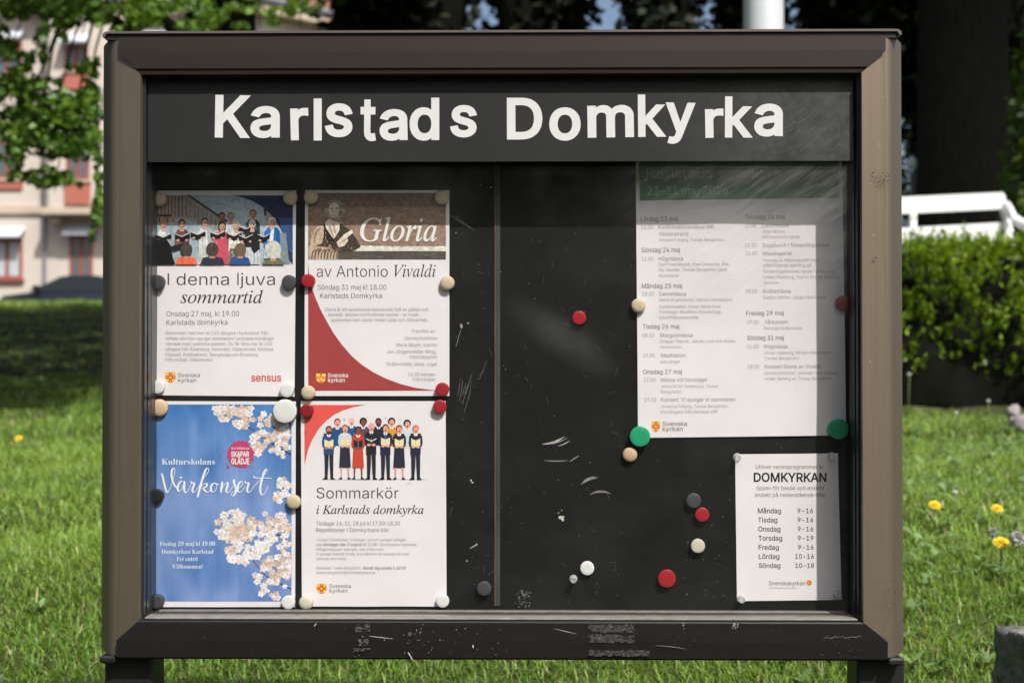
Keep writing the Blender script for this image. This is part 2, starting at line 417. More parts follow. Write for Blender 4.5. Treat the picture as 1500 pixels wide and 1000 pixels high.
# letter outlines as plain numbers: for each face and character the advance, then one list per contour (x, y, x, y ...)
FONT = {}
FONT['s'] = {
'A':(480,[[16,0,201,509,276,509,463,0,395,0,264,372,232,478,245,478,220,393,191,302,85,0],[110,142,110,199,370,199,370,142]]),'B':(456,[[60,0,60,509,241,509,274,507,304,501,323,494,340,484,359,469,378,447,392,415,398,380,395,344,387,320,368,295,343,278,315,267,315,262,347,254,374,237,397,212,411,184,417,149,416,111,406,77,386,48,368,31,344,18,317,8,293,3,256,0],[125,57,264,58,296,63,320,73,341,92,349,105,354,120,354,153,342,184,330,200,317,211,297,222,279,228,254,231,125,231],[125,285,243,285,265,288,281,293,305,307,321,323,333,348,336,372,332,398,323,417,308,432,289,444,270,449,248,452,125,452]]),
'C':(510,[[267,-7,215,-1,177,11,134,36,104,63,75,106,57,146,45,191,40,254,44,305,50,341,65,383,86,421,111,452,142,478,177,498,215,510,256,515,305,513,346,502,383,485,415,460,441,428,461,391,473,348,408,348,401,373,392,391,377,410,360,426,341,439,319,448,296,453,267,456,223,450,196,439,177,428,161,414,141,391,118,348,106,295,104,265,105,223,116,168,125,145,141,117,166,89,203,66,245,54,288,54,330,65,351,76,366,88,382,105,394,121,408,160,473,160,463,124,448,91,428,62,402,38,373,19,341,5,305,-4]]),'D':(502,[[219,0,96,0,96,57,244,58,288,68,325,85,354,110,368,128,379,149,394,198,399,255,396,303,388,337,372,375,354,399,326,424,299,438,258,449,221,452,93,452,93,509,238,508,273,505,325,492,353,478,377,461,399,441,418,418,442,372,457,317,462,255,458,205,446,149,423,100,398,68,359,36,322,17,279,5],[125,509,125,0,60,0,60,509]]),
'E':(419,[[60,0,60,509,372,509,372,452,125,452,125,286,355,286,355,229,125,229,125,57,375,57,375,0]]),'F':(410,[[60,0,60,509,369,509,369,452,125,452,125,278,346,278,346,221,125,221,125,0]]),'G':(520,[[269,-7,236,-5,205,1,176,11,149,25,125,43,97,71,79,97,65,125,53,157,45,191,41,228,41,280,45,317,53,352,65,383,79,412,97,437,117,459,149,484,175,498,203,508,233,514,272,515,304,513,334,505,363,494,389,480,416,458,439,431,455,406,467,378,474,349,408,349,391,386,370,414,344,436,311,450,279,455,243,454,215,448,183,432,166,419,146,398,122,356,113,332,107,305,103,254,107,204,113,177,122,152,146,111,166,90,184,76,217,61,246,54,276,53,309,57,333,66,360,81,382,102,396,123,410,160,415,202,434,199,283,199,283,256,478,256,478,190,473,151,459,107,436,69,406,38,384,23,360,11,317,-2]]),'H':(517,[[60,0,60,509,125,509,125,289,392,289,392,509,457,509,457,0,392,0,392,232,125,232,125,0]]),
'I':(300,[[31,0,31,57,118,57,118,452,31,452,31,509,269,509,269,452,183,452,183,57,269,57,269,0]]),'J':(396,[[185,-7,153,-4,124,3,98,15,75,33,57,55,44,81,36,111,33,145,33,173,98,173,100,117,106,98,114,83,126,70,144,58,166,51,185,50,215,54,239,67,258,88,269,117,272,145,272,509,336,509,336,145,334,111,329,90,313,55,301,40,279,21,255,7,237,0,207,-6]]),'K':(467,[[104,145,104,216,171,300,288,426,364,509,448,509,231,276,228,276],[60,0,60,509,125,509,124,280,125,0],[372,0,188,259,228,309,449,0]]),'L':(393,[[60,0,60,509,125,509,125,57,361,57,361,0]]),'M':(628,[[60,0,60,509,152,509,280,179,322,49,307,49,342,158,476,509,568,509,568,0,504,0,506,413,507,457,513,457,470,328,342,0,286,0,167,300,112,457,119,457,120,409,122,0]]),'N':(523,[[60,0,60,509,136,509,359,157,414,55,405,54,399,164,399,509,463,509,463,0,387,0,171,342,108,452,119,454,125,301,125,0]]),
'O':(533,[[267,-7,225,-3,177,11,134,36,105,63,75,106,57,146,45,191,40,254,44,305,57,362,75,403,105,445,142,478,177,498,225,512,267,516,309,512,357,498,400,472,429,445,459,403,477,362,490,305,493,254,490,203,477,146,459,106,429,63,400,36,357,11,319,-1],[267,53,303,57,337,69,367,89,387,110,408,144,420,176,428,213,430,254,428,295,420,332,408,365,387,398,367,420,337,440,303,452,267,456,230,452,197,440,167,420,146,398,125,364,113,332,106,295,103,254,106,213,113,176,125,144,146,111,167,89,197,69,230,57]]),'P':(445,[[60,0,60,509,254,508,297,501,332,487,350,476,371,457,383,441,396,417,404,391,407,370,409,340,405,311,398,284,390,265,366,233,332,207,312,198,289,191,245,186,109,186,109,242,239,242,279,248,301,258,321,275,333,294,342,319,344,357,338,389,324,416,301,436,279,446,251,451,125,452,125,0]]),
'R':(449,[[60,0,60,509,255,508,298,502,333,489,356,473,371,460,384,444,396,421,403,402,408,374,407,323,403,302,393,277,371,245,356,232,333,217,289,203,246,198,96,198,96,255,240,255,284,262,306,271,325,287,337,308,344,333,344,367,337,397,322,422,302,437,279,446,252,451,125,452,125,0],[353,0,230,229,303,229,428,0]]),
'S':(447,[[224,-9,180,-6,149,1,121,12,91,31,72,50,54,77,42,109,38,137,104,137,109,114,116,98,129,82,146,68,166,59,189,52,214,49,241,50,267,54,290,62,311,74,327,88,338,106,344,122,345,143,341,165,334,176,325,186,300,203,263,217,154,249,120,265,98,279,76,301,60,326,53,356,53,387,60,419,75,448,97,472,125,491,158,506,195,514,235,515,275,511,296,505,322,495,345,480,365,463,381,443,392,421,399,397,401,378,337,378,334,396,326,412,316,426,297,441,280,449,254,456,209,458,189,455,167,448,148,437,134,424,123,409,117,391,115,371,119,352,134,331,162,311,198,297,307,265,336,252,362,235,384,213,401,185,407,155,408,125,401,93,390,69,374,48,354,29,323,11,294,0,261,-7]]),'T':(449,[[32,452,32,509,417,509,417,452,257,452,257,0,193,0,193,452]]),
'U':(517,[[259,-8,211,-4,177,5,147,19,114,43,89,73,74,101,63,140,60,173,60,509,124,509,124,178,130,138,138,118,150,99,177,74,197,63,214,57,259,52,298,56,315,61,336,71,361,91,381,123,389,144,393,172,393,509,457,509,457,164,454,140,446,108,436,87,419,60,403,43,378,24,348,8,324,0,288,-7]]),'V':(480,[[204,0,16,509,84,509,220,122,248,31,235,31,283,187,395,509,463,509,278,0]]),'W':(686,[[155,0,16,509,82,509,170,171,197,40,189,40,208,133,306,509,380,509,469,167,497,40,488,40,505,124,603,509,670,509,530,0,455,0,363,339,349,404,336,475,350,475,331,377,230,0]]),'X':(474,[[18,0,217,284,217,236,29,509,104,509,202,364,243,292,232,292,260,342,374,509,446,509,259,239,259,287,456,0,382,0,270,163,230,231,244,231,221,189,91,0]]),'Y':(472,[[203,0,203,208,16,509,91,509,198,335,229,279,250,230,224,230,242,275,265,318,381,509,455,509,268,208,268,0]]),
'Z':(438,[[42,0,42,46,303,427,341,476,348,454,259,452,40,452,40,509,397,509,397,462,137,85,97,33,90,54,183,57,399,57,399,0]]),'a':(389,[[160,-9,126,-5,99,3,72,18,54,36,38,63,31,90,31,123,38,150,48,168,61,182,78,193,100,203,143,214,244,228,263,234,271,240,274,246,275,272,268,294,258,309,240,322,220,329,191,331,163,327,137,316,118,301,100,274,41,291,57,322,79,346,104,364,138,377,179,384,215,383,243,378,263,372,286,360,300,350,315,333,325,316,335,278,337,0,277,0,277,52,272,52,252,25,226,6,195,-5],[170,45,207,50,224,57,239,66,261,90,273,119,276,190,253,180,200,171,158,165,125,155,103,139,94,121,92,105,94,90,99,77,107,66,119,57,133,51]]),
'b':(424,[[229,-8,193,-4,165,8,142,26,118,59,112,59,112,0,53,0,53,509,114,509,114,319,116,319,118,319,147,355,179,376,218,384,259,382,294,371,313,361,330,347,359,313,376,277,388,227,390,169,383,124,366,77,341,40,325,25,307,12,274,-2],[220,47,242,49,262,55,279,66,297,84,309,101,320,128,326,157,328,189,326,221,320,250,309,276,298,294,280,311,262,322,243,328,220,330,198,328,174,320,157,309,140,291,129,273,120,247,115,223,113,189,115,156,120,132,130,105,140,86,158,68,174,57,198,49]]),'c':(396,[[207,-8,166,-4,137,6,110,21,82,46,60,78,46,108,37,150,34,187,37,225,42,252,53,284,68,312,87,336,110,356,137,371,159,378,190,384,226,384,256,378,287,366,315,349,335,328,351,304,362,277,303,262,290,289,268,312,239,326,207,330,173,325,145,310,124,287,106,253,98,212,98,163,106,123,124,89,141,69,163,55,189,48,217,47,248,53,273,68,292,89,304,117,363,102,354,78,341,56,325,37,306,21,285,9,261,-1,235,-6]]),
'd':(424,[[195,-8,151,-2,118,12,84,40,58,77,41,124,35,169,36,227,48,277,66,313,95,347,112,361,131,371,165,382,207,384,245,376,278,355,306,319,308,319,311,319,311,509,372,509,372,0,313,0,313,59,307,59,282,26,259,8,232,-4],[205,47,226,49,250,57,267,68,284,86,295,105,305,132,310,162,312,189,310,216,305,247,295,273,284,291,267,309,251,320,227,328,205,330,182,328,162,322,145,311,127,294,115,276,105,250,98,221,96,189,98,157,105,128,115,101,127,84,145,66,162,55,182,49]]),
'e':(404,[[212,-8,185,-7,161,-2,124,12,92,35,77,52,63,71,44,116,35,159,35,215,46,267,55,290,71,317,86,335,109,355,135,370,157,378,180,383,205,384,246,380,280,368,311,348,334,324,352,294,365,256,370,219,371,169,75,169,75,221,338,221,310,202,307,237,298,269,280,298,259,316,232,327,194,330,164,323,138,308,116,282,102,251,96,211,96,164,101,133,108,111,118,92,135,73,151,61,169,53,190,48,231,47,257,54,278,66,295,85,306,105,365,91,358,72,345,51,331,36,311,19,288,7,266,-1,237,-7]]),'f':(254,[[228,379,228,327,6,327,6,379],[81,0,81,432,86,466,98,489,116,508,139,521,165,528,207,529,243,521,235,495,227,468,200,474,171,470,154,460,145,443,142,419,142,0]]),
'g':(425,[[207,-151,156,-146,134,-140,110,-129,93,-119,76,-104,62,-87,51,-69,101,-41,131,-74,151,-87,169,-93,192,-97,222,-97,242,-93,267,-85,291,-67,306,-41,311,-13,311,68,306,68,287,41,269,25,249,14,227,8,195,5,165,7,138,14,113,27,85,48,63,77,46,112,36,154,34,201,39,246,52,286,71,320,95,347,125,368,159,380,196,384,228,382,257,371,284,351,308,319,313,319,313,379,372,379,372,-9,371,-32,365,-60,357,-79,342,-100,324,-117,308,-127,265,-144,237,-149],[205,59,227,61,251,68,267,78,285,95,298,116,305,137,311,166,312,193,311,219,305,248,296,274,285,291,268,309,251,320,227,328,205,330,182,328,163,322,145,312,127,294,115,277,105,252,98,224,96,193,98,161,103,138,113,113,124,96,141,79,158,68,177,62]]),
'h':(410,[[114,227,114,0,53,0,53,509,114,509,114,287,102,287,120,326,137,349,158,366,187,379,227,384,264,380,295,369,321,349,335,331,346,310,352,291,356,264,357,0,296,0,295,249,288,280,280,296,269,308,246,323,223,328,188,327,161,317,141,303,126,283,117,257]]),'i':(167,[[53,0,53,379,114,379,114,0],[84,443,67,446,54,455,44,468,41,483,44,499,54,512,67,521,84,524,100,521,114,512,123,499,126,483,123,468,114,455,100,446]]),'j':(167,[[53,379,114,379,112,-52,108,-72,99,-94,89,-109,76,-122,61,-131,42,-138,21,-142,-3,-143,-10,-143,-10,-87,14,-86,34,-78,46,-64,52,-42],[83,443,67,446,53,455,44,468,41,483,44,499,53,512,67,521,83,524,100,521,114,512,123,499,126,483,123,468,114,455,100,446]]),'k':(381,[[110,137,110,212,121,212,284,379,322,379,360,379,184,199,177,199],[53,0,53,509,114,509,114,0],[294,0,148,186,191,229,372,0]]),
'l':(189,[[139,-2,107,2,91,8,78,17,67,28,60,42,53,78,53,509,114,509,114,94,116,74,120,62,128,55,137,53,170,54,181,3]]),'m':(610,[[53,0,53,379,112,379,112,295,108,295,120,327,132,346,148,361,180,379,199,384,219,386,239,385,257,380,273,372,287,361,303,342,314,320,321,295,312,295,324,325,343,350,368,369,398,381,432,386,468,383,502,369,525,350,546,318,553,296,556,276,557,0,496,0,496,254,493,279,485,298,469,316,443,327,419,330,391,327,365,314,349,296,338,270,335,247,335,0,274,0,274,260,272,280,262,301,246,317,224,327,199,330,171,326,145,312,128,293,117,266,114,238,114,0]]),'n':(410,[[114,227,114,0,53,0,53,379,112,379,112,287,102,287,120,326,137,349,158,366,187,379,227,384,264,380,295,369,321,349,335,331,346,310,351,291,356,264,357,0,296,0,295,249,288,280,280,296,269,308,246,323,223,328,188,327,161,317,141,303,126,283,117,257]]),
'o':(415,[[207,-8,166,-4,137,6,110,21,82,46,60,78,46,108,37,150,34,187,37,225,46,268,60,298,82,330,110,356,137,371,174,382,207,384,241,382,278,371,305,356,333,330,356,298,369,268,379,225,381,187,379,150,369,108,356,78,333,46,305,21,278,6,248,-4],[207,46,231,49,252,55,270,66,289,84,300,102,311,128,317,157,319,187,317,218,311,247,300,274,289,292,270,310,252,321,231,328,207,330,184,328,163,321,145,310,127,292,115,274,105,247,98,218,96,187,98,157,105,128,115,102,127,84,145,66,163,55,184,49]]),
'p':(424,[[53,-143,53,379,112,379,112,319,118,319,137,346,152,360,171,373,188,379,212,384,237,384,259,382,287,374,319,356,350,326,373,285,385,245,390,189,385,133,370,84,346,45,319,20,288,3,252,-7,218,-8,189,-3,162,10,140,29,118,59,114,59,114,-143],[220,47,242,49,262,55,279,66,297,84,309,101,320,128,326,157,328,189,326,221,320,250,309,276,298,294,280,311,262,322,243,328,220,330,198,328,174,320,157,309,140,291,129,273,120,247,115,223,113,189,115,156,120,132,130,105,140,86,158,68,174,57,198,49]]),
'q':(424,[[372,-143,311,-143,311,59,306,59,285,29,263,10,236,-3,207,-8,172,-7,137,3,106,20,79,45,55,84,39,133,34,189,39,245,51,285,75,326,106,356,137,374,165,382,188,384,213,384,237,379,253,373,272,360,287,346,307,319,313,319,313,379,372,379],[205,47,226,49,250,57,267,68,284,86,295,105,305,132,310,162,312,189,310,216,305,247,295,273,284,291,267,309,251,320,227,328,205,330,182,328,162,322,145,311,127,294,115,276,105,250,98,221,96,189,98,157,105,128,115,101,127,84,145,66,162,55,182,49]]),'r':(259,[[53,0,53,379,112,379,112,321,115,321,122,335,133,351,148,364,166,375,196,384,243,384,243,322,202,326,170,319,156,313,140,301,122,277,117,262,114,241,114,0]]),
's':(365,[[182,-8,157,-7,128,-2,102,8,84,18,65,34,53,50,41,73,36,94,94,107,105,79,120,63,145,50,176,46,206,47,232,55,252,68,264,84,268,99,266,115,260,129,249,140,225,151,133,174,98,189,81,200,68,212,55,232,50,249,47,274,50,300,59,323,75,343,100,363,126,375,155,382,187,384,234,379,254,372,275,361,290,349,304,332,316,312,324,290,268,277,254,304,232,323,205,331,166,331,139,322,124,311,116,302,109,281,110,267,114,255,124,243,144,232,254,202,292,183,306,171,320,153,328,131,331,107,328,80,321,61,309,43,290,24,265,9,242,0,210,-7]]),'t':(227,[[204,379,204,327,6,327,6,379],[65,471,126,471,126,98,129,73,138,59,153,52,172,50,202,54,213,2,190,-3,160,-4,131,0,102,14,80,35,70,58,65,93]]),
'u':(410,[[182,-5,141,0,106,16,89,31,78,44,62,76,55,102,53,131,53,379,114,379,114,137,118,110,130,84,141,71,159,59,175,53,194,50,213,51,234,55,253,64,268,77,287,105,295,137,296,379,357,379,357,0,298,0,298,92,307,92,294,60,282,41,262,21,228,2,209,-3]]),'v':(389,[[163,0,17,379,84,379,173,132,206,21,184,21,218,138,305,379,371,379,226,0]]),'w':(567,[[138,0,23,379,87,379,138,196,163,99,175,41,165,41,194,169,252,379,316,379,390,99,402,41,391,41,413,135,480,379,545,379,429,0,368,0,318,176,277,338,291,338,258,207,199,0]]),'x':(379,[[21,0,171,218,171,171,29,379,100,379,162,283,207,206,175,206,222,287,282,379,352,379,209,169,209,214,358,0,287,0,219,103,173,182,205,182,160,103,91,0]]),'y':(389,[[47,-139,61,-86,99,-90,113,-86,124,-80,134,-69,143,-55,163,-1,17,379,84,379,171,138,206,21,184,21,218,138,305,379,371,379,196,-77,182,-100,168,-116,153,-128,136,-137,117,-143,96,-145,69,-144]]),
'z':(380,[[42,0,42,46,254,320,254,323,48,323,48,379,333,379,333,331,126,60,126,56,339,56,339,0]]),
'å':(389,[[160,-9,126,-5,99,3,72,18,54,36,38,63,31,90,31,123,38,150,48,168,61,182,78,193,100,203,143,214,244,228,263,234,271,240,274,246,275,272,268,294,258,309,240,322,220,329,191,331,163,327,137,316,118,301,100,274,41,291,57,322,79,346,104,364,138,377,179,384,215,383,243,378,263,372,286,360,300,350,315,333,325,316,335,278,337,0,277,0,277,52,272,52,252,25,226,6,195,-5],[170,45,207,50,224,57,239,66,261,90,273,119,276,190,253,180,200,171,158,165,125,155,103,139,94,121,92,105,94,90,99,77,107,66,119,57,133,51],[189,404,173,406,155,411,126,429,107,457,102,471,100,490,102,508,107,522,126,550,155,568,170,573,189,575,205,573,224,568,252,550,271,522,276,508,278,490,277,474,271,457,252,429,224,411,205,406],[189,447,206,450,219,460,229,473,232,490,229,506,219,519,206,529,189,532,173,529,159,519,150,506,147,490,150,473,159,460,173,450]]),
'ä':(389,[[160,-9,126,-5,99,3,72,18,54,36,38,63,31,90,31,123,38,150,48,168,61,182,78,193,100,203,143,214,244,228,263,234,271,240,274,246,275,272,268,294,258,309,240,322,220,329,191,331,163,327,137,316,118,301,100,274,41,291,57,322,79,346,104,364,138,377,179,384,215,383,243,378,263,372,286,360,300,350,315,333,325,316,335,278,337,0,277,0,277,52,272,52,252,25,226,6,195,-5],[170,45,207,50,224,57,239,66,261,90,273,119,276,190,253,180,200,171,158,165,125,155,103,139,94,121,92,105,94,90,99,77,107,66,119,57,133,51],[261,443,246,446,233,455,224,468,221,483,224,499,233,512,246,520,261,523,277,520,290,512,299,499,301,483,299,468,290,455,277,446],[117,443,102,446,89,455,80,468,77,483,80,499,89,512,102,520,117,523,133,520,146,512,155,499,158,483,155,468,146,455,133,446]]),
'ö':(415,[[207,-8,166,-4,137,6,110,21,82,46,60,78,46,108,37,150,34,187,37,225,46,268,60,298,82,330,110,356,137,371,174,382,207,384,241,382,278,371,305,356,333,330,356,298,369,268,379,225,381,187,379,150,369,108,356,78,333,46,305,21,278,6,248,-4],[207,46,231,49,252,55,270,66,289,84,300,102,311,128,317,157,319,187,317,218,311,247,300,274,289,292,270,310,252,321,231,328,207,330,184,328,163,321,145,310,127,292,115,274,105,247,98,218,96,187,98,157,105,128,115,102,127,84,145,66,163,55,184,49],[279,443,264,446,251,455,242,468,239,483,242,499,251,512,264,520,279,523,295,520,308,512,317,499,320,483,317,468,308,455,295,446],[136,443,120,446,107,455,98,468,95,483,98,499,107,512,120,520,136,523,151,520,164,512,173,499,176,483,173,468,164,455,151,446]]),
'Å':(480,[[16,0,201,509,276,509,463,0,395,0,264,372,232,478,245,478,220,393,191,302,85,0],[110,142,110,199,370,199,370,142],[240,527,224,529,205,534,177,553,157,580,152,597,151,612,152,628,157,646,177,673,205,691,224,696,240,697,256,696,274,691,303,673,322,646,327,628,329,612,327,597,322,580,303,553,274,534,256,529],[240,571,256,574,270,583,279,596,282,612,279,629,270,643,256,652,240,655,224,652,210,643,201,629,198,612,201,596,210,583,224,574]]),'Ä':(480,[[16,0,201,509,276,509,463,0,395,0,264,372,232,478,245,478,220,393,191,302,85,0],[110,142,110,199,370,199,370,142],[312,572,296,575,283,584,274,597,271,612,274,628,283,641,296,650,312,653,327,650,340,641,349,628,352,612,349,597,340,584,327,575],[168,572,152,575,139,584,130,597,127,612,130,628,139,641,152,650,168,653,183,650,196,641,205,628,208,612,205,597,196,584,183,575]]),
'Ö':(533,[[267,-7,225,-3,177,11,134,36,105,63,75,106,57,146,45,191,40,254,44,305,57,362,75,403,105,445,142,478,177,498,225,512,267,516,309,512,357,498,400,472,429,445,459,403,477,362,490,305,493,254,490,203,477,146,459,106,429,63,400,36,357,11,319,-1],[267,53,303,57,337,69,367,89,387,110,408,144,420,176,428,213,430,254,428,295,420,332,408,365,387,398,367,420,337,440,303,452,267,456,230,452,197,440,167,420,146,398,125,364,113,332,106,295,103,254,106,213,113,176,125,144,146,111,167,89,197,69,230,57],[339,572,323,575,310,584,301,597,298,612,301,628,310,641,323,650,339,653,355,650,368,641,376,628,379,612,376,597,368,584,355,575],[195,572,180,575,167,584,158,597,155,612,158,628,167,641,180,650,195,653,211,650,224,641,233,628,236,612,233,597,224,584,211,575]]),
'é':(404,[[212,-8,185,-7,161,-2,124,12,92,35,77,52,63,71,44,116,35,159,35,215,46,267,55,290,71,317,86,335,109,355,135,370,157,378,180,383,205,384,246,380,280,368,311,348,334,324,352,294,365,256,370,219,371,169,75,169,75,221,338,221,310,202,307,237,298,269,280,298,259,316,232,327,194,330,164,323,138,308,116,282,102,251,96,211,96,164,101,133,108,111,118,92,135,73,151,61,169,53,190,48,231,47,257,54,278,66,295,85,306,105,365,91,358,72,345,51,331,36,311,19,288,7,266,-1,237,-7],[177,429,225,529,293,529,227,429]]),
'0':(453,[[227,-7,191,-3,151,11,123,29,95,62,72,104,60,144,50,202,48,254,50,306,60,364,73,404,95,447,124,479,151,498,191,512,227,516,262,512,302,498,330,479,358,447,380,404,393,364,403,306,405,254,403,202,393,144,381,104,359,62,330,29,302,11,271,-1],[227,50,250,52,276,63,294,78,313,103,328,136,336,168,342,213,344,254,342,295,336,341,328,372,313,405,294,431,276,446,250,457,227,460,203,457,177,446,159,431,140,405,125,372,117,341,112,305,109,254,112,203,117,168,125,136,140,103,159,78,177,63,203,52]]),'1':(453,[[76,0,76,55,391,55,391,0],[276,509,276,0,212,0,212,448,209,448,86,358,86,427,198,509]]),
'2':(453,[[64,0,64,47,248,243,285,286,301,309,312,330,318,348,320,367,319,389,315,405,305,422,293,436,277,447,258,455,219,459,184,453,169,445,153,433,141,417,134,402,128,381,127,362,66,362,71,405,86,442,111,473,143,496,182,511,217,515,261,512,300,500,333,478,358,451,374,417,381,379,378,340,363,299,340,264,306,223,153,60,153,57,389,57,389,0]]),'3':(453,[[218,-7,188,-5,152,2,120,16,98,30,74,52,60,74,48,104,44,132,109,132,112,115,120,97,132,81,147,69,165,59,191,52,214,50,239,51,262,56,283,65,301,77,312,89,323,108,328,125,329,145,327,167,320,188,311,204,299,217,284,229,260,240,236,245,157,248,157,273,157,299,288,448,288,452,70,452,70,509,372,509,372,461,211,278,211,289,247,290,279,286,301,279,321,269,354,244,374,217,389,179,393,137,387,103,380,84,367,60,349,40,327,23,302,9,274,0,251,-5]]),
'4':(453,[[40,105,40,158,247,509,311,509,109,166,109,163,413,163,413,105],[282,0,282,318,343,318,343,0]]),'5':(453,[[221,-7,185,-4,159,3,134,14,108,32,86,55,73,76,63,105,60,130,122,130,127,108,140,86,160,68,181,57,217,50,236,51,255,55,276,64,295,78,309,96,320,117,326,141,328,168,324,193,316,217,300,241,283,257,262,269,238,275,209,277,180,272,149,260,128,246,98,249,67,253,96,509,366,509,366,452,151,452,134,301,170,322,212,333,252,332,294,321,330,299,358,269,379,231,389,193,391,155,385,117,372,82,352,52,327,27,296,8,260,-3]]),
'6':(453,[[226,-7,189,-3,155,8,125,26,100,51,81,81,69,115,64,154,66,193,80,239,107,293,252,509,322,509,151,261,145,261,155,277,167,290,182,300,199,308,231,314,278,309,310,298,342,276,366,246,382,208,389,165,387,127,377,92,356,55,327,26,298,8,264,-3],[226,48,250,51,267,56,282,65,299,79,312,97,320,114,326,137,327,157,326,178,320,201,312,217,299,235,282,249,267,258,245,264,226,265,207,264,186,258,170,249,153,235,140,218,132,201,126,179,125,158,126,138,132,114,140,98,153,79,170,65,186,56,207,50]]),'7':(453,[[97,0,323,448,323,452,62,452,62,509,391,509,391,449,165,0]]),
'8':(453,[[226,-7,186,-4,156,3,129,15,101,33,78,57,64,78,54,109,52,135,53,156,59,181,67,200,81,220,97,238,113,249,134,260,153,265,153,267,129,276,109,289,93,308,80,330,73,354,70,380,74,411,82,434,90,450,106,469,124,485,140,495,164,506,184,511,226,516,269,511,288,506,312,495,328,485,346,469,361,450,370,434,379,405,382,380,379,354,372,330,359,308,343,289,323,276,300,267,300,265,319,260,339,249,355,238,372,220,385,200,393,181,399,156,401,135,398,109,388,78,375,57,352,33,323,15,296,3,267,-4],[226,49,248,50,272,55,289,62,307,74,321,88,329,102,335,121,337,139,335,157,329,177,320,192,305,208,287,221,270,228,247,234,226,235,201,233,182,228,165,221,147,208,132,192,123,177,118,161,115,139,117,121,123,102,131,88,145,74,163,62,180,55,200,51],[226,290,244,291,263,296,278,302,293,313,305,327,312,341,318,359,319,376,318,392,313,410,306,423,294,437,278,448,264,454,226,460,188,454,174,448,159,437,147,423,139,410,134,392,133,376,134,359,139,341,147,327,159,313,171,304,189,296,209,291]]),
'9':(453,[[226,516,264,512,298,501,328,482,352,458,371,428,384,393,389,355,386,316,373,270,345,215,200,0,130,0,301,248,307,248,297,232,285,219,271,209,254,201,221,195,175,199,137,214,106,237,83,269,70,300,64,344,66,382,75,417,92,448,120,479,149,498,182,510],[226,460,207,459,186,452,170,444,154,429,141,411,133,395,127,372,125,352,127,331,133,308,141,291,154,274,170,260,186,251,207,245,226,243,245,245,267,251,282,259,299,273,312,291,320,308,326,330,327,350,326,371,320,394,312,411,299,429,282,444,267,452,245,459]]),'.':(188,[[95,-4,78,-1,63,9,53,24,50,41,53,59,63,73,78,83,95,87,113,83,128,73,138,59,141,41,138,24,128,9,113,-1]]),',':(188,[[38,-119,68,71,137,71,84,-119]]),
':':(188,[[95,-4,78,-1,63,9,53,24,50,41,53,59,63,73,78,83,95,87,113,83,128,73,138,59,141,41,138,24,128,9,113,-1],[95,271,78,274,63,284,53,299,50,316,53,334,63,349,78,359,95,362,113,359,128,349,138,334,141,316,138,299,128,284,113,274]]),'!':(196,[[67,160,63,509,132,509,128,160],[98,-4,81,-1,66,9,56,24,52,41,56,58,66,73,81,83,98,86,116,83,130,73,140,58,143,41,140,24,130,9,116,-1]]),'-':(453,[[337,244,337,188,114,188,114,244]]),'–':(350,[[350,244,350,188,0,188,0,244]]),
'@':(676,[[355,-135,284,-130,221,-114,184,-98,159,-83,136,-65,116,-46,98,-24,82,1,58,56,44,120,41,155,41,203,44,237,52,280,61,309,78,346,98,379,116,401,144,427,167,444,201,462,229,474,270,484,303,489,349,492,394,489,425,484,463,473,490,461,522,442,543,426,568,401,589,373,607,343,620,310,629,277,634,242,635,197,631,142,623,102,612,71,599,49,579,28,556,17,535,12,513,11,490,13,470,19,451,28,438,38,427,53,423,68,420,68,413,54,402,41,376,22,356,16,339,13,298,15,273,23,251,35,232,52,213,78,202,103,194,130,189,159,189,190,192,219,197,239,204,259,217,282,233,302,252,319,274,331,291,338,316,343,341,343,365,339,385,331,404,319,416,306,419,306,419,335,474,335,474,110,475,94,485,74,499,63,518,59,540,63,552,71,563,85,571,106,576,133,581,223,579,252,571,287,561,314,548,339,518,379,496,398,477,410,435,429,402,438,376,441,309,440,283,436,250,427,227,418,199,402,181,388,158,366,144,347,128,320,115,289,107,263,99,208,98,168,101,128,107,91,117,58,131,28,149,1,170,-22,195,-42,230,-61,263,-73,298,-81,337,-85,371,-85,407,-81,448,-72,489,-59,504,-107,472,-118,429,-128,392,-133],[329,65,355,67,372,72,386,80,400,95,409,110,416,133,422,185,417,231,411,249,401,266,390,276,374,285,354,290,331,292,313,290,297,285,283,277,268,264,258,250,249,230,244,209,242,185,243,159,248,135,256,112,264,97,279,81,293,72,310,67]]),
' ':(188,[]),
}
